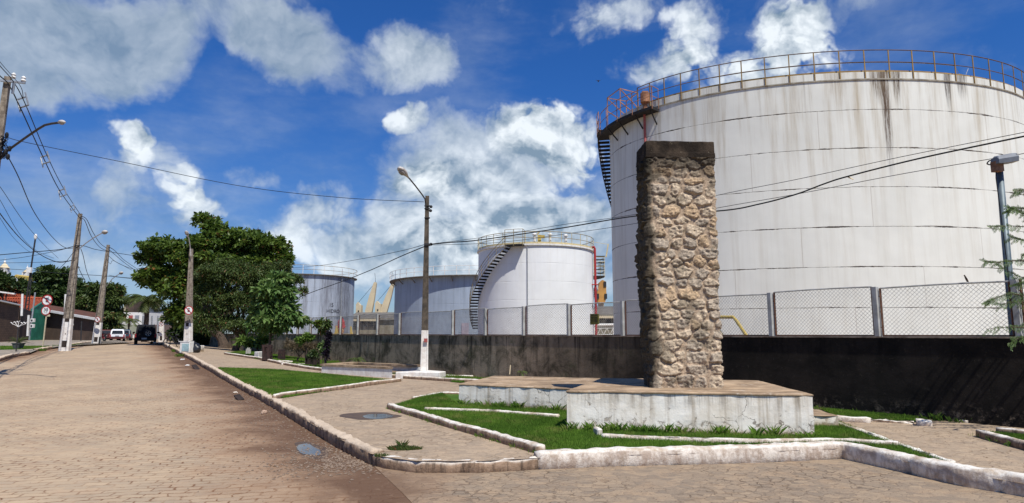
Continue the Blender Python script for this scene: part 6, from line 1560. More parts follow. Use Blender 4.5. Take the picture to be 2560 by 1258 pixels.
# litter and stones on the road
def pebble(name, label, cat, px, py, s, mat, off=0.0, seed=0, flat=.5):
    p = G(px, py, off); r = MB(); rs = random.Random(seed)
    r.sphere((0,0,s*flat*.6), (s, s*.7, s*flat), 9, 6); o = r.build(name, mat, smooth=False)
    for v in o.data.vertices: v.co += Vector((rs.uniform(-1,1), rs.uniform(-1,1), rs.uniform(-1,1)))*s*.13
    o.location = p; o.rotation_euler = (0,0,rs.uniform(0,3)); return tag(o, label, cat)
MAT['litter'] = simple('crumpled_card', (.5,.36,.26), (.34,.22,.15), 8, .9)
pebble('litter', 'crumpled tan scrap on the damp dirt beside the kerb', 'litter', 661, 1036, .075, MAT['litter'], seed=1, flat=.8)
pebble('litter', 'white scrap of rubbish at the far end of the damp gutter', 'litter', 468, 915, .12, MAT['white'], seed=2, flat=.3)
pebble('litter', 'white scrap of paper in the gutter close to the black bags', 'litter', 456, 900, .12, MAT['white'], seed=3, flat=.3)
pebble('stone', 'small pale stone in the gutter near the grass triangle', 'stone', 588, 984, .07, MAT['kerbedge'], seed=4)
def slabby(label, px, py, L_, W, rz, mat, tilt=.12):
    p = G(px, py, 0); m = MB(); m.box((0,0,.05), (W, L_, .05), rx=tilt); o = m.build('broken_slab', mat, bevel=.01); o.location = p; o.rotation_euler = (R(4), R(-9), rz); tag(o, label, 'slab')
slabby('broken slab lying tilted in the gutter halfway down the kerb', 598, 999, .5, .16, R(35), MAT['darkwood'])
slabby('dark broken slab in the gutter nearest to the far end of the kerb', 490, 922, 1.0, .2, R(35), MAT['darkwood'])
# loose grit and fallen leaves on the road and paving
def scatter(name, mat, n, seed, placer, smin, smax, kind='stuff', flat=.5):
    rs = np.random.RandomState(seed); P_ = placer(rs, n); n = len(P_); s = smin+(smax-smin)*rs.rand(n)**3; base = np.array([(1,0,0),(0,1,0),(-1,0,0),(0,-1,0),(0,0,1),(0,0,-.3)])
    a = rs.uniform(0, 6.28, n); ca, sa = np.cos(a), np.sin(a); v = np.repeat(base[None], n, 0)*(.7+.6*rs.rand(n, 6, 1)); x = v[..., 0]*ca[:, None]-v[..., 1]*sa[:, None]; y = (v[..., 0]*sa[:, None]+v[..., 1]*ca[:, None])*.8
    v = np.stack([x, y, v[..., 2]*flat], -1)*s[:, None, None]+P_[:, None, :]
    f = np.array([(0,1,4),(1,2,4),(2,3,4),(3,0,4)]); F_ = (np.arange(n)[:, None, None]*6+f[None]).reshape(-1, 3); o = npmesh(name, v.reshape(-1, 3), F_, mat); o['kind'] = kind; return o
def pl_gutter(rs, n):
    t = rs.rand(n)**1.6; k = np.array(K[:9]); seg = t*(len(k)-1); i = seg.astype(int); f = seg-i; p = k[i]*(1-f[:, None])+k[i+1]*f[:, None]; d = np.abs(rs.normal(0, .55, n))+.02
    dirv = k[i+1]-k[i]; dirv /= np.linalg.norm(dirv, axis=1, keepdims=True); nn = np.stack([-dirv[:, 1], dirv[:, 0]], 1); p = p+nn*d[:, None]+dirv*rs.normal(0, .35, n)[:, None]
    return np.stack([p[:, 0], p[:, 1], gvec(p[:, 0], p[:, 1])+.004], 1)
def pl_road(rs, n):
    x = rs.uniform(-9, 1, n); y = rs.uniform(3.5, 16, n); P_ = np.array(road); m = inpoly(x, y, [tuple(q) for q in road]); x, y = x[m], y[m]; return np.stack([x, y, gvec(x, y)+.003], 1)
def pl_side(rs, n):
    x = rs.uniform(-1.5, 9, n); y = rs.uniform(3.5, 8.3, n); m = inpoly(x, y, [tuple(q) for q in side]); x, y = x[m], y[m]; return np.stack([x, y, gvec(x, y)+.006], 1)
def pl_park(rs, n):
    x = rs.uniform(-7, 9, n); y = rs.uniform(8, 24, n); m = inpoly(x, y, [tuple(q) for q in parkpoly])&~inpoly(x, y, UP)&~inpoly(x, y, LP); x, y = x[m], y[m]; return np.stack([x, y, gvec(x, y)+PARK+.003], 1)
MAT['grit'] = simple('road_grit', (.30,.22,.16), (.12,.085,.06), 60, .95); MAT['leaflitter'] = simple('fallen_leaf_litter', (.22,.12,.05), (.10,.06,.03), 40, .9)
scatter('gravel', MAT['grit'], 5000, 1, pl_gutter, .004, .030); scatter('gravel', MAT['grit'], 2600, 2, pl_road, .003, .012); scatter('gravel', MAT['grit'], 3000, 3, pl_side, .003, .014); scatter('gravel', MAT['grit'], 4000, 4, pl_park, .003, .014)
scatter('leaf_litter', MAT['leaflitter'], 700, 5, pl_park, .008, .03, flat=.15); scatter('leaf_litter', MAT['leaflitter'], 260, 6, pl_gutter, .01, .035, flat=.15)
for k, (px, py) in enumerate(((850,945),(790,1030),(1540,1150),(1340,990))): pass

# ------------------------------------------------------------------ left side of the street: houses, walls, church
MAT['tile'] = None
def tile_mat():
    m, nt, b = newmat('red_clay_tiles', .85, .15); tc = N(nt, 'ShaderNodeTexCoord').outputs['Object']
    c = mix(nt, sstep(nt, noise(nt, tc, 1.6, 6, .65), .35, .68), (.48,.12,.055), (.28,.065,.035)); c = mix(nt, sstep(nt, noise(nt, tc, 6, 6, .7), .55, .75), c, (.09,.04,.03)); setc(nt, b, c); return m
MAT['tile'] = tile_mat()
def brick_mat():
    m, nt, b = newmat('dark_brick_wall', .9, .15); tc = N(nt, 'ShaderNodeTexCoord').outputs['Object']
    s = N(nt, 'ShaderNodeSeparateXYZ', {0: tc}); u = mth(nt, 'ADD', s.outputs[0], s.outputs[1]); v = N(nt, 'ShaderNodeCombineXYZ', {0: u, 1: s.outputs[2]}).outputs[0]
    br = N(nt, 'ShaderNodeTexBrick', {'Vector': v, 'Scale': 1.0, 'Mortar Size': .02, 'Brick Width': .35, 'Row Height': .18, 'Color1': (.13,.085,.06,1), 'Color2': (.09,.06,.045,1), 'Mortar': (.06,.045,.035,1)})
    c = mix(nt, mth(nt, 'MULTIPLY', sstep(nt, noise(nt, tc, .5, 6, .6), .4, .65), .4), br.outputs['Color'], (.17,.11,.07)); setc(nt, b, c); return m
MAT['brick'] = brick_mat()
MAT['green'] = simple('dark_green_gate_paint', (.03,.17,.12), (.02,.11,.08), .8, .6, streak=.3, sc=(.03,.03,.02))
MAT['darkwall'] = simple('dim_rendered_wall', (.12,.08,.06), (.07,.05,.04), .6, .9, streak=.4)
MAT['palewall'] = simple('pale_rendered_wall', (.30,.28,.27), (.19,.17,.165), .6, .9, streak=.5)
def wallseg(m, a, b, z0, z1, t=.2):
    a = Vector(a); b = Vector(b); m.beam((a.x, a.y, (z0+z1)/2), (b.x, b.y, (z0+z1)/2), t, z1-z0)
def WP(px, py, off=.11): return G(px, py, off)
def streetwall(name, label, px0, py0, px1, py1, top0, top1, mat, cat='wall', parts=None, t=.25):
    a = WP(px0, py0); b = WP(px1, py1); r = thing(name, label, cat, a); m = MB(); z0 = V(px0, top0, a.y).z; z1 = V(px1, top1, b.y).z; d = (b-a); d.z = 0; n = Vector((-d.y, d.x, 0)).normalized()*t
    n = n if n.x < 0 else -n
    m.loft([[Vector((a.x,a.y,a.z-.3)), Vector((a.x,a.y,z0)), Vector((a.x,a.y,z0))+n, Vector((a.x,a.y,a.z-.3))+n], [Vector((b.x,b.y,b.z-.3)), Vector((b.x,b.y,z1)), Vector((b.x,b.y,z1))+n, Vector((b.x,b.y,b.z-.3))+n]])
    m.build('wall', mat, r, world=True); return r, a, b, z0, z1, n
w1, a, b, z0, z1, n = streetwall('street_wall', 'tall brown brick street wall at the left edge with pale coping', -90, 858, 40, 854, 738, 765, MAT['brick'])
m = MB(); m.beam((a.x, a.y, z0+.06), (b.x, b.y, z1+.06), .55, .12); m.build('coping', MAT['white'], w1, world=True)
w2, *_ = streetwall('street_wall', 'darker recessed wall with doorway between the brick wall and the green gate', 41, 853, 74, 851, 768, 779, MAT['darkwall'])
a, b = WP(43, 853), WP(50, 852.5); m = MB(); m.beam((a.x+.15,a.y-.1,(a.z+V(45,775,a.y).z)/2), (b.x+.15,b.y-.1,(a.z+V(45,775,a.y).z)/2), .12, V(45,775,a.y).z-a.z); m.build('door', MAT['darkwood'], w2, world=True)
w3, a, b, z0, z1, n = streetwall('garage_gate', 'dark green corrugated gate wall left of the speed sign', 75, 851, 113, 850, 772, 776, MAT['green'], 'gate')
for k in range(14):
    p = a.lerp(b, (k+.5)/14); m = MB(); m.beam((p.x+.06, p.y-.06, a.z), (p.x+.06, p.y-.06, z0-.05), .1, .06); m.build('rib', MAT['green'], w3, world=True)
gab = MB(); p = [Vector((a.x-.05,a.y,z0-.05)), Vector((b.x,b.y,z1-.05)), a.lerp(b, .72)+Vector((0,0,V(100,750,a.y).z-a.z))]; gab.loft([p, [q+n for q in p]]); gab.build('gable', MAT['green'], w3, world=True)
def tileroof(name, label, corners, cat='roof', wallmat=None, rows=26):
    """corners: eaveL, eaveR, ridgeR, ridgeL world points"""
    eL, eR, rR, rL = corners; r = thing(name, label, cat, eL); m = MB(); nu = rows*4; vs = []; fs = []
    for i in range(nu+1):
        t = i/nu; a = eL.lerp(eR, t); b = rL.lerp(rR, t); k = .13*math.sin(i/4*2*math.pi)
        for j in range(9):
            p = a.lerp(b, j/8)+Vector((0,0,k-.03*(j % 2))); vs.append(p)
    for i in range(nu):
        for j in range(8): fs.append((i*9+j, (i+1)*9+j, (i+1)*9+j+1, i*9+j+1))
    m.add(vs, fs); m.build('tiles', MAT['tile'], r, world=True, fixn=False)
    m = MB(); m.tube([rL+Vector((0,0,.08)), rR+Vector((0,0,.08))], .14, 8); m.build('ridge', MAT['tile'], r, world=True)
    m = MB(); dn = Vector((0,0,-.16)); m.beam(eL+dn, eR+dn, .15, .18); m.build('eave_board', MAT['darkwood'], r, world=True)
    if wallmat:
        m = MB(); zb = g(eL.x, eL.y)-.2
        m.loft([[Vector((q.x, q.y, zb)) for q in (eL, eR, rR, rL)], [Vector((q.x, q.y, q.z-.12)) for q in (eL, eR, rR, rL)]]); m.build('wall', wallmat, r, world=True)
    return r
tileroof('house', 'rear house whose red tiled roof stands highest at the left', [V(-40,739,100), V(84,745,100), V(100,723,110), V(-40,718,110)], 'house', MAT['darkwall'], 24)
tileroof('house', 'front house with red tiled roof sloping to the brick wall', [V(-60,779,86), V(88,780,86), V(106,747,95), V(-60,745,95)], 'house', MAT['darkwall'], 26)
m = MB(); r = thing('roof_sheet', 'thin white roofing sheet edge above the brick wall at the far left', 'roof sheet', V(0,728,58)); m.beam(V(-60,722,57), V(38,735,58), .4, .12); m.build('sheet', MAT['white'], r, world=True)
# low house with long carport roof
w4, a, b, z0, z1, n = streetwall('low_house', 'long low house with dark walls and white roof edge behind the tallest pole', 113, 850, 236, 851, 782, 800, MAT['darkwall'], 'house')
m = MB(); e0, e1 = V(112,776,a.y-1.2), V(246,799,b.y-1.2); m.beam(e0, e1, .2, .28); m.build('white_fascia', MAT['white'], w4, world=True)
m = MB(); m.loft([[e0, e1, e1+Vector((-4,6,.9)), e0+Vector((-4,6,.9))], [q+Vector((0,0,.1)) for q in (e0, e1, e1+Vector((-4,6,.9)), e0+Vector((-4,6,.9)))]]); m.build('roof', simple('dark_old_tiles', (.13,.05,.03), (.07,.035,.025), 1.5, .9), w4, world=True)
for t, mt in ((.12,'palewall'),(.62,'palewall'),(.80,'palewall'),(.93,'palewall')):
    p, q = a.lerp(b, t), a.lerp(b, t+.05); m = MB(); m.beam((p.x+.25,p.y-.15,(p.z+z1)/2-.2), (q.x+.25,q.y-.15,(p.z+z1)/2-.2), .15, z1-p.z-.4); m.build('pier', MAT[mt], w4, world=True)
for t in (.32,.72):
    p, q = a.lerp(b, t), a.lerp(b, t+.09); m = MB(); m.beam((p.x+.22,p.y-.12,(p.z+z1)/2-.3), (q.x+.22,q.y-.12,(p.z+z1)/2-.3), .12, z1-p.z-.7); m.build('door', MAT['darkwood'], w4, world=True)
# posts, meter pole, antenna, dish
def postthing(name, label, cat, px0, py0, px1, py1, Y, r_, mat, extra=None):
    a, b = V(px0, py0, Y), V(px1, py1, Y); r = thing(name, label, cat, a); m = MB(); m.tube([a, b], r_, 7); m.build('shaft', mat, r, world=True); return r, a, b
postthing('white_post', 'white post standing in front of the front tiled roof', 'post', 54, 790, 56, 735, 56, .09, MAT['white'])
postthing('white_post', 'short white post above the long white roof edge', 'post', 161, 800, 164, 736, 60, .09, MAT['white'])
r, a, b = postthing('meter_pole', 'thin galvanised pole with white electricity meter boxes beside the green gate', 'pole', 73, 850, 88, 731, 54, .06, MAT['greymetal'])
for (px, py, l) in ((80,801,0),(79,815,0)):
    c = V(px+2, py, 53.7); m = MB(); m.box(c, (.28,.2,.30)); mo = m.build('meter_box', MAT['white'], r, world=True); m = MB(); m.box((c.x, c.y-.12, c.z), (.13,.03,.13)); m.build('window', MAT['glass'], mo, world=True)
c = V(69,806,53.9); m = MB(); m.beam(V(69,840,53.9), V(72,788,53.9), .12, .12); m.build('white_pipe', MAT['white'], r, world=True)
r, a, b = postthing('antenna_mast', 'tall thin dark lattice antenna mast with white tip behind the tiled roofs', 'antenna', 62, 775, 89, 592, 60, .07, MAT['darkmetal'])
m = MB(); m.tube([a+Vector((.35,0,0)), a.lerp(b, .55)+Vector((.1,0,0))], .05, 5)
for k in range(10): t = k/10*.55; p = a.lerp(b, t); m.tube([p, p+Vector((.35*(1-t/.6),0,.2))], .03, 4)
m.build('lattice', MAT['darkmetal'], r, world=True); m = MB(); m.sphere(b, (.14,.14,.3), 8, 6); m.build('tip', MAT['white'], r, world=True)
c = V(75, 676, 60); m = MB(); m.box((c.x+.1, c.y-.2, c.z), (.4,.2,.5)); m.build('receiver', MAT['white'], r, world=True)
c = V(26, 703, 100); r = thing('satellite_dish', 'big white satellite dish above the rear tiled roof', 'satellite dish', (c.x, c.y, c.z-1.2)); m = MB(); rg = []
tl = Vector((.25,-.85,.25)).normalized(); u = Vector((1,0,-.25)).normalized(); w_ = tl.cross(u).normalized()
for rad, dp in ((.02,.32),(.38,.29),(.76,.18),(1.12,0),(1.15,-.02)):
    rg.append([c+u*math.cos(k*.3142)*rad*1.0+w_*math.sin(k*.3142)*rad*.72-tl*dp for k in range(20)])
m.loft(rg, cap=False); m.build('reflector', simple('dish_white', (.72,.73,.76), (.60,.61,.64), 2, .5), r, world=True, smooth=True, fixn=False)
m = MB(); m.tube([c+tl*-.2, (c.x+.1, c.y+.3, c.z-1.3)], .05, 6); m.tube([V(34,712,99), V(35,692,99)], .035, 5); m.build('mount', MAT['darkmetal'], r, world=True)
for (px, s, lab, Y) in ((7, 1.3, 'left white church tower with ochre cornice at the left edge', 165), (65, 1.0, 'right white church tower with pointed finial behind the trees', 175)):
    pw = 11 if s > 1 else 9; py = 705; c = V(px, py, Y); w = 2*pw*Y/FPX*.8; top = V(px, 671 if s > 1 else 682, Y).z; r = thing('church_tower', lab, 'church tower', (c.x, Y, 1.2), group='twin church towers')
    m = MB(); m.box((c.x, Y, (1+top)/2), (w, w, top-1)); m.build('wall', MAT['white'], r, world=True)
    m = MB(); k = w/2; m.lathe([(k*1.5,0),(k*1.62,.12),(k*1.5,.28),(k*1.15,.4),(k*.95,.62*s),(k*.55,.85*s),(k*.2,1.0*s)], (c.x, Y, top), 4, axis='Z'); o = m.build('cornice_roof', MAT['cream'], r, world=True)
    m = MB(); m.lathe([(.12,0),(.3,.3),(.12,.7),(.05,.8),(.05,1.4)], (c.x, Y, top+.95*s), 8); m.build('finial', MAT['white'], r, world=True)
    for dx in (-.25,.25): m = MB(); m.lathe([(w*.13,0),(w*.13,.05)], (c.x+dx*w, Y-w/2-.08, top-1.6), 12, axis='Y'); m.build('round_window', MAT['darkmetal'], r, world=True)
    m = MB(); m.box((c.x+.1, Y-w/2-.04, top-5), (w*.36, .1, 3.2)); m.build('arch_opening', MAT['darkmetal'], r, world=True)
c = V(45,693,140); r = thing('yellow_gable', 'small yellow gabled roof between the church towers', 'building', (c.x,140,1)); m = MB(); m.loft([[Vector((c.x-.8,y,c.z-.6)), Vector((c.x+.8,y,c.z-.6)), Vector((c.x+.8,y,c.z+.2)), Vector((c.x+.3,y,c.z+.5)), Vector((c.x-.7,y,c.z-.25))] for y in (139,144)]); m.build('gable', MAT['yellow'], r, world=True); m = MB(); m.box((c.x,141,c.z/2-.4),(1.4,3,c.z-.9)); m.build('wall', MAT['cream'], r, world=True)
# end of the street
def block(name, label, cat, px0, px1, pyt, Y, depth, mat, extra=None, zb=.8):
    a = V(px0, 838, Y).x; b = V(px1, 838, Y).x; zt = V(px0, pyt, Y).z; r = thing(name, label, cat, ((a+b)/2, Y, zb)); m = MB(); m.box(((a+b)/2, Y+depth/2, (zb+zt)/2), (b-a, depth, zt-zb)); m.build('wall', mat, r, world=True); return r, a, b, zt
r, a, b, zt = block('factory_building', 'beige and grey tower block at the far end of the street', 'building', 303, 331, 750, 190, 14, simple('beige_tower_render', (.42,.37,.25), (.33,.28,.19), .3, .9))
m = MB(); m.box((b+1.0, 191, zt/2+1), (2.4, 10, zt-1)); m.build('grey_shaft', MAT['darkwall'], r, world=True)
for k in range(3): m = MB(); m.box((a+1.6, 189.9, zt-2.2-2.6*k), (1.4,.2,.7)); m.build('window', MAT['white'], r, world=True)
r, a, b, zt = block('white_house', 'white painted building with posters at the end of the street', 'building', 298, 352, 781, 150, 10, MAT['white'])
for k, mt in enumerate(('yellow','pinkred','greymetal')): m = MB(); m.box((a+.9+k*1.5, 149.9, zt-1.3), (.9,.15,1.2)); m.build('poster', MAT[mt], r, world=True)
r, a, b, zt = block('garden_wall', 'pale grey green wall behind the white parked car', 'wall', 292, 350, 812, 120, .4, simple('pale_green_render', (.34,.36,.28), (.25,.27,.21), .3, .9), zb=.9)
for k in range(4): m = MB(); m.box((a+2.5+k*.95, 119.7, 1.5), (.7,.3,.8)); m.build('bollard_base', MAT['white'], r, world=True)
Y = 170; p = [V(365,815,Y), V(402,815,Y), V(402,785,Y), V(392,770,Y), V(366,768,Y)]; r = thing('silo_shed', 'blue grey sloped shed beyond the palm tree', 'building', (p[0].x, Y, 1)); m = MB(); p[0].z = p[1].z = .9; m.loft([p, [q+Vector((0,20,0)) for q in p]]); m.build('walls', simple('blue_grey_sheet', (.14,.16,.22), (.11,.125,.17), .3, .7), r, world=True)
r, a, b, zt = block('rear_wall', 'dull reddish wall across the end of the street', 'wall', 350, 430, 812, 115, .4, simple('dull_red_wall', (.16,.11,.10), (.10,.08,.075), .5, .9), zb=.9)
for px in (356,378,393): postthing('thin_post', {356:'thin pale post left of the palm trunk',378:'thin post right of the palm trunk',393:'white thin lamp post beyond the black car'}[px], 'post', px, 850, px+2, 790, 100, .12, MAT['greymetal'])

# potted plant, post with floral stand
q = WP(45, 873); r = thing('plant_pot', 'dark grey square pot with a spiky green plant on the left pavement', 'plant pot', q); m = MB(); s = .62
m.loft([[(q.x-w, q.y-w, q.z+z), (q.x+w, q.y-w, q.z+z), (q.x+w, q.y+w, q.z+z), (q.x-w, q.y+w, q.z+z)] for w, z in ((.17,0),(.25,.36),(.28,.36),(.28,.41),(.22,.41),(.21,.34))]); m.build('pot', simple('grey_pot', (.10,.11,.105), (.06,.065,.06), 4, .8), r, world=True)
c = V(45, 851, q.y); vv = []; tt = []; rs = np.random.RandomState(3); m = MB()
for k in range(34):
    a = rs.uniform(0, 6.28); pts = frond(vv, tt, (q.x, q.y, q.z+.38), (math.cos(a), math.sin(a), rs.uniform(1.0,3.0)), rs.uniform(.5,.85), rs, 1.6, .13, 16)
m.add(vv, tt); o = m.build('fronds', MAT['palm'], r, world=True, fixn=False); at_ = o.data.attributes.new('tint', 'FLOAT', 'FACE'); at_.data.foreach_set('value', rs.rand(len(o.data.polygons)).astype(np.float32))
q = WP(40, 879); Y = q.y; top = V(46, 818, Y); r = thing('floral_stand', 'thin dark post topped by curled white wrought iron, in front of the pot', 'lamp stand', q); m = MB(); m.tube([q, top], .035, 6); m.build('post', MAT['darkmetal'], r, world=True)
m = MB()
for px, dz in ((31,806),(39,804),(46,803),(56,806),(64,806)):
    m.tube(smooth_path([top, V((46+px)/2, 813, Y), V(px, dz+4, Y), V(px-2, dz, Y)], 5), .015, 5)
    m.tube(smooth_path([V(px-4, dz, Y), V(px, dz+3, Y), V(px+4, dz-1, Y)], 4), .018, 5)
m.build('scrolls', MAT['white'], r, world=True)
for (px, py, pt, lab) in ((170,862,818,'dark steel post with a pale bulb just right of the tallest pole'),(202,852,803,'slim dark post in front of the low house'),(248,860,842,'short stub post at the foot of the second pole')):
    q = WP(px, py); t = V(px+2, pt, q.y); r = thing('bollard_post', lab, 'post', q); m = MB(); m.tube([q, t], .07, 6); m.build('post', MAT['darkmetal'], r, world=True)
    if px == 170: m = MB(); m.sphere(t+Vector((.05,0,.2)), (.32,.25,.22), 8, 6); m.build('lamp_globe', MAT['white'], r, world=True)

# ------------------------------------------------------------------ vehicles
def rrect(w, z0, z1, y, c=.12, n=3):
    pts = []
    for sx, sz in ((1,-1),(1,1),(-1,1),(-1,-1)):
        cx, cz = sx*(w-c), (z1-c if sz > 0 else z0+c); a0 = {(1,-1):-90,(1,1):0,(-1,1):90,(-1,-1):180}[(sx, sz)]
        for k in range(n): a = R(a0+90*k/(n-1)); pts.append((cx+c*math.cos(a), y, cz+c*math.sin(a)))
    return pts
def wheel(root, x, y, r_, w, name='wheel'):
    m = MB(); m.lathe([(r_*.55,-w/2),(r_*.92,-w/2),(r_,-w*.3),(r_,w*.3),(r_*.92,w/2),(r_*.55,w/2)], (x, y, r_), 18, axis='X'); wo_ = m.build(name, MAT['tyre'], root)
    m = MB(); m.lathe([(r_*.1,-w*.52),(r_*.56,-w*.42),(r_*.56,w*.42),(r_*.1,w*.52)], (x, y, r_), 10, axis='X'); m.build('rim', MAT['rim'], wo_)
def vehicle(name, label, px, Y, rz, kind, paint, lower=None, off=0.0, group=None):
    x = V(px, 850, Y).x; r = thing(name, label, 'car', (x, Y, g(x, Y)+off), rz, group)
    S = dict(suv=(4.5,.90,1.78,.36,.95,1.02), hatch=(3.9,.80,1.46,.28,.80,.88), pickup=(4.8,.86,1.70,.34,.90,.98))[kind]; Ln, hw, H, wr_, belt, hood = S; h = Ln/2
    m = MB(); secs = [(-h,.93,.42,belt*.92),(-h+.08,.98,.34,belt),(-h+.5,1.0,.28,belt+.02),(0,1.0,.26,belt+.02),(h-1.2,1.0,.27,hood),(h-.35,.96,.30,hood*.9),(h-.05,.88,.36,hood*.75),(h,.80,.42,hood*.65)]
    m.loft([rrect(hw*a, z0, z1, y) for y, a, z0, z1 in secs]); m.build('body', paint, r, smooth=False, bevel=0)
    c0, c1 = (-h+.05, h-1.5) if kind != 'pickup' else (-h+1.5, h-1.4)
    m = MB(); m.loft([rrect(hw*a, belt-.08, z, y, .10) for y, a, z in ((c0,.90,belt+.05),(c0+.22,.84,H-.10),(c0+.5,.80,H),(c1-.7,.80,H-.02),(c1-.25,.84,H-.22),(c1+.25,.88,belt+.03))]); m.build('cabin', paint, r)
    # glass
    m = MB(); zt = H-.16; m.add([(-hw*.74,c0-.015,belt+.09),(hw*.74,c0-.015,belt+.09),(hw*.66,c0+.185,zt),(-hw*.66,c0+.185,zt)], [(0,1,2,3)]); m.add([(-hw*.74,c0+.02,belt+.09),(hw*.74,c0+.02,belt+.09),(hw*.66,c0+.22,zt),(-hw*.66,c0+.22,zt)], [(0,3,2,1)]); m.build('rear_window', MAT['glass'], r)
    for s in (-1, 1):
        m = MB(); q = [(s*hw*.905,c0+.35,belt+.07),(s*hw*.905,c1-.1,belt+.07),(s*hw*.86,c1-.5,zt),(s*hw*.825,c0+.45,zt)]; m.loft([q, [(a-s*.03, b, c) for a, b, c in q]]); m.build('side_window', MAT['glass'], r)
        m = MB(); m.box((s*hw*.88, -h+.05, belt*.80), (.13,.14,.30 if kind == 'suv' else .34)); m.build('tail_light', MAT['red'], r)
        m = MB(); m.sphere((s*(hw+.12), c1-.25, belt+.12), (.12,.07,.09), 8, 5); m.build('mirror', lower or paint, r)
        for y in (-h+.75, h-.85): wheel(r, s*(hw-.12), y, wr_, .22)
    m = MB(); m.loft([rrect(hw*a, .30, .56, y, .07) for y, a in ((-h-.10,.90),(-h+.02,1.0),(-h+.2,1.005))]); m.build('bumper', lower or paint, r)
    m = MB(); m.box((0 if kind != 'suv' else -.1, -h-.11 if kind == 'suv' else -h-.02, .50 if kind == 'suv' else belt*.80), (.42,.02,.14)); m.build('number_plate', MAT['greymetal'], r)
    if kind == 'suv':
        m = MB(); m.lathe([(.15,0),(.33,0),(.37,-.06),(.37,-.16),(.33,-.22),(.2,-.22)], (.18, -h-.0, .98), 20, axis='Y'); wo_ = m.build('spare_wheel', MAT['tyre'], r)
        m = MB()
        for k in range(5): a = k*1.2566; m.beam((.18+.04*math.cos(a), -h-.235, .98+.04*math.sin(a)), (.18+.22*math.cos(a), -h-.235, .98+.22*math.sin(a)), .05, .02, (0,1,0))
        m.lathe([(.21,-.225),(.25,-.24),(.25,-.225)], (.18,-h,.98), 20, axis='Y', capb=False, capt=False); m.build('rim', MAT['rim'], wo_)
        m = MB()
        for s in (-1,1): m.tube([(s*hw*.7, c0+.5, H+.06), (s*hw*.7, c1-.8, H+.06)], .025, 6)
        m.build('roof_rack', MAT['darkmetal'], r)
    return r
MAT['carblack'] = simple('black_car_paint', (.008,.008,.010), (.012,.012,.014), 1, .5, .12)
MAT['carwhite'] = simple('white_car_paint', (.74,.75,.76), (.68,.69,.70), 1, .3, .5)
MAT['carblue'] = simple('dark_blue_car_paint', (.03,.06,.09), (.02,.04,.06), 1, .25, .6)
MAT['maroon'] = simple('maroon_car_plastic', (.10,.02,.02), (.06,.015,.015), 2, .5)
vehicle('parked_car', 'black off-road car seen from behind with a spare wheel on its tail door', 364, 61, R(29), 'suv', MAT['carblack'], group=None)
vehicle('parked_car', 'white hatchback parked on the left with dark red lower bumper', 294, 80, R(29), 'hatch', MAT['carwhite'], MAT['maroon'])
vehicle('parked_car', 'dark blue car partly hidden in front of the white hatchback', 312, 87, R(26), 'hatch', MAT['carblue'], MAT['maroon'])
vehicle('parked_car', 'white pickup parked under the trees behind the white hatchback', 281, 96, R(28), 'pickup', MAT['carwhite'])
vehicle('parked_car', 'maroon car in deep shade beside the second kerb pole', 264, 90, R(30), 'hatch', MAT['maroon'])
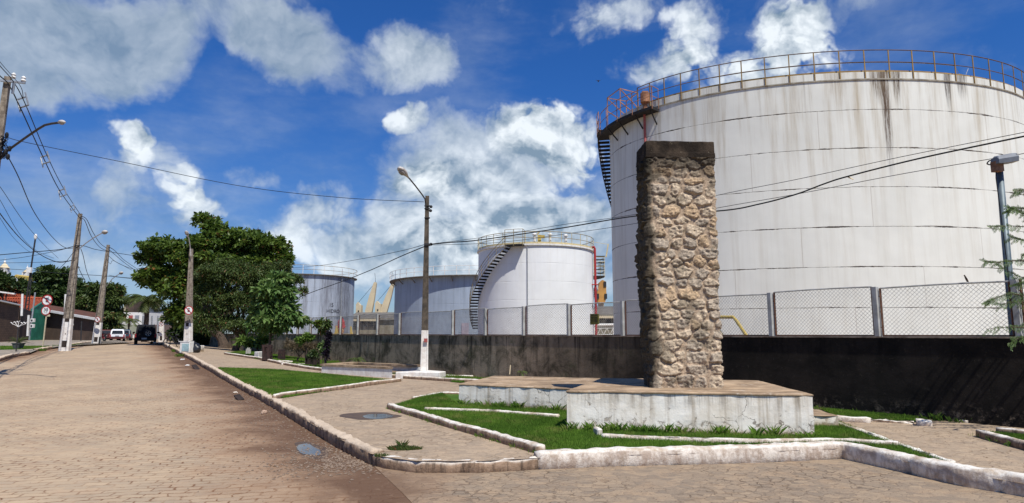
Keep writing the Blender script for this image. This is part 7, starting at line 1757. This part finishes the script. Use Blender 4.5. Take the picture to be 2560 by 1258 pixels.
def cycle(name, label, px, py, off, rz, mat, motor, Ls=1.25):
    q = G(px, py, off); r = thing(name, label, 'motorcycle' if motor else 'bicycle', q, rz); wr_ = .31
    for y in (-Ls/2, Ls/2):
        m = MB(); m.tube([(0, y+wr_*math.cos(a), wr_+wr_*math.sin(a)) for a in [6.283*k/16 for k in range(17)]], .055 if motor else .03, 6, cap=False); wo_ = m.build('wheel', MAT['tyre'], r)
        m = MB(); 
        for k in range(6): a = k*1.047; m.tube([(0,y,wr_), (0,y+wr_*math.cos(a),wr_+wr_*math.sin(a))], .012, 4)
        m.build('spokes', MAT['rim'], wo_)
    m = MB(); m.tube([(0,-Ls/2,wr_),(0,-.1,wr_+.05),(0,.15,.75),(0,Ls/2-.15,.85)], .04, 6); m.tube([(0,Ls/2,wr_),(0,Ls/2-.18,1.0)], .035, 6); m.tube([(0,-Ls/2,wr_),(0,-.25,.72),(0,.15,.75)], .03, 6); m.tube([(0,-.1,wr_+.05),(0,-.25,.85)], .03, 5); m.build('frame', mat, r)
    m = MB(); m.tube([(-.32,Ls/2-.3,1.08),(-.1,Ls/2-.18,1.02),(.1,Ls/2-.18,1.02),(.32,Ls/2-.3,1.08)], .022, 6); m.build('handlebar', MAT['darkmetal'], r)
    m = MB(); m.sphere((0,-.3,.86), (.13,.32 if motor else .14,.07), 8, 5); m.build('seat', MAT['black'], r)
    if motor:
        m = MB(); m.sphere((0,.12,.82), (.15,.26,.13), 8, 6); m.build('tank', mat, r); m = MB(); m.box((0,.02,.45), (.26,.34,.32)); m.build('engine', MAT['darkmetal'], r, bevel=.03)
    return r
cycle('motorcycle', 'red motorcycle parked in shade right of the second kerb pole', 253, 853, .11, R(60), MAT['red'], True)
cycle('motorcycle', 'darker motorcycle nearer the white hatchback', 262, 855, .0, R(35), MAT['maroon'], True)
cycle('bicycle', 'black bicycle leaning at the kerb near the big tree', 432, 869, .1, R(75), MAT['black'], False, 1.1)
# white box and black bags at the kerb
q = G(466, 882, PARK); r = thing('cabinet', 'discarded white cabinet with bluish glass door at the kerb by the pole', 'cabinet', q, R(-8)); m = MB(); w, d, h = .62, .4, .62
m.box((0,0,h/2), (w,d,h)); m.build('case', MAT['white'], r, bevel=.02); m = MB(); m.box((.06,-d/2-.01,h/2), (w*.7,.03,h*.7)); m.build('door_panel', simple('bluish_pane', (.35,.50,.52), (.2,.3,.33), 3, .3), r); m = MB(); m.box((-.05,0,h+.03), (w*1.1,d*1.1,.05)); m.build('lid', MAT['white'], r)
MAT['bag'] = simple('black_plastic_bag', (.012,.013,.016), (.02,.02,.024), 3, .35, .5)
for i, (px, py, s, lab) in enumerate(((480,881,.36,'black rubbish bag slumped right against the white cabinet'),(489,882,.30,'smaller black rubbish bag at the right end of the pile'))):
    q = G(px, py, PARK); r = MB(); r.sphere((0,0,s*.8), (s, s*.8, s*.85), 16, 11); o = r.build('rubbish_bag', MAT['bag'], smooth=True)
    for v in o.data.vertices:
        n_ = mnoise.fractal(v.co*4+Vector((i*5,0,0)), .8, 2, 4)*.12*s/.36; v.co += v.co.normalized()*n_
        if v.co.z > s*1.3: v.co.x *= .6; v.co.z += .06
    o.location = q; tag(o, lab, 'rubbish bag', 'rubbish bags by the kerb')
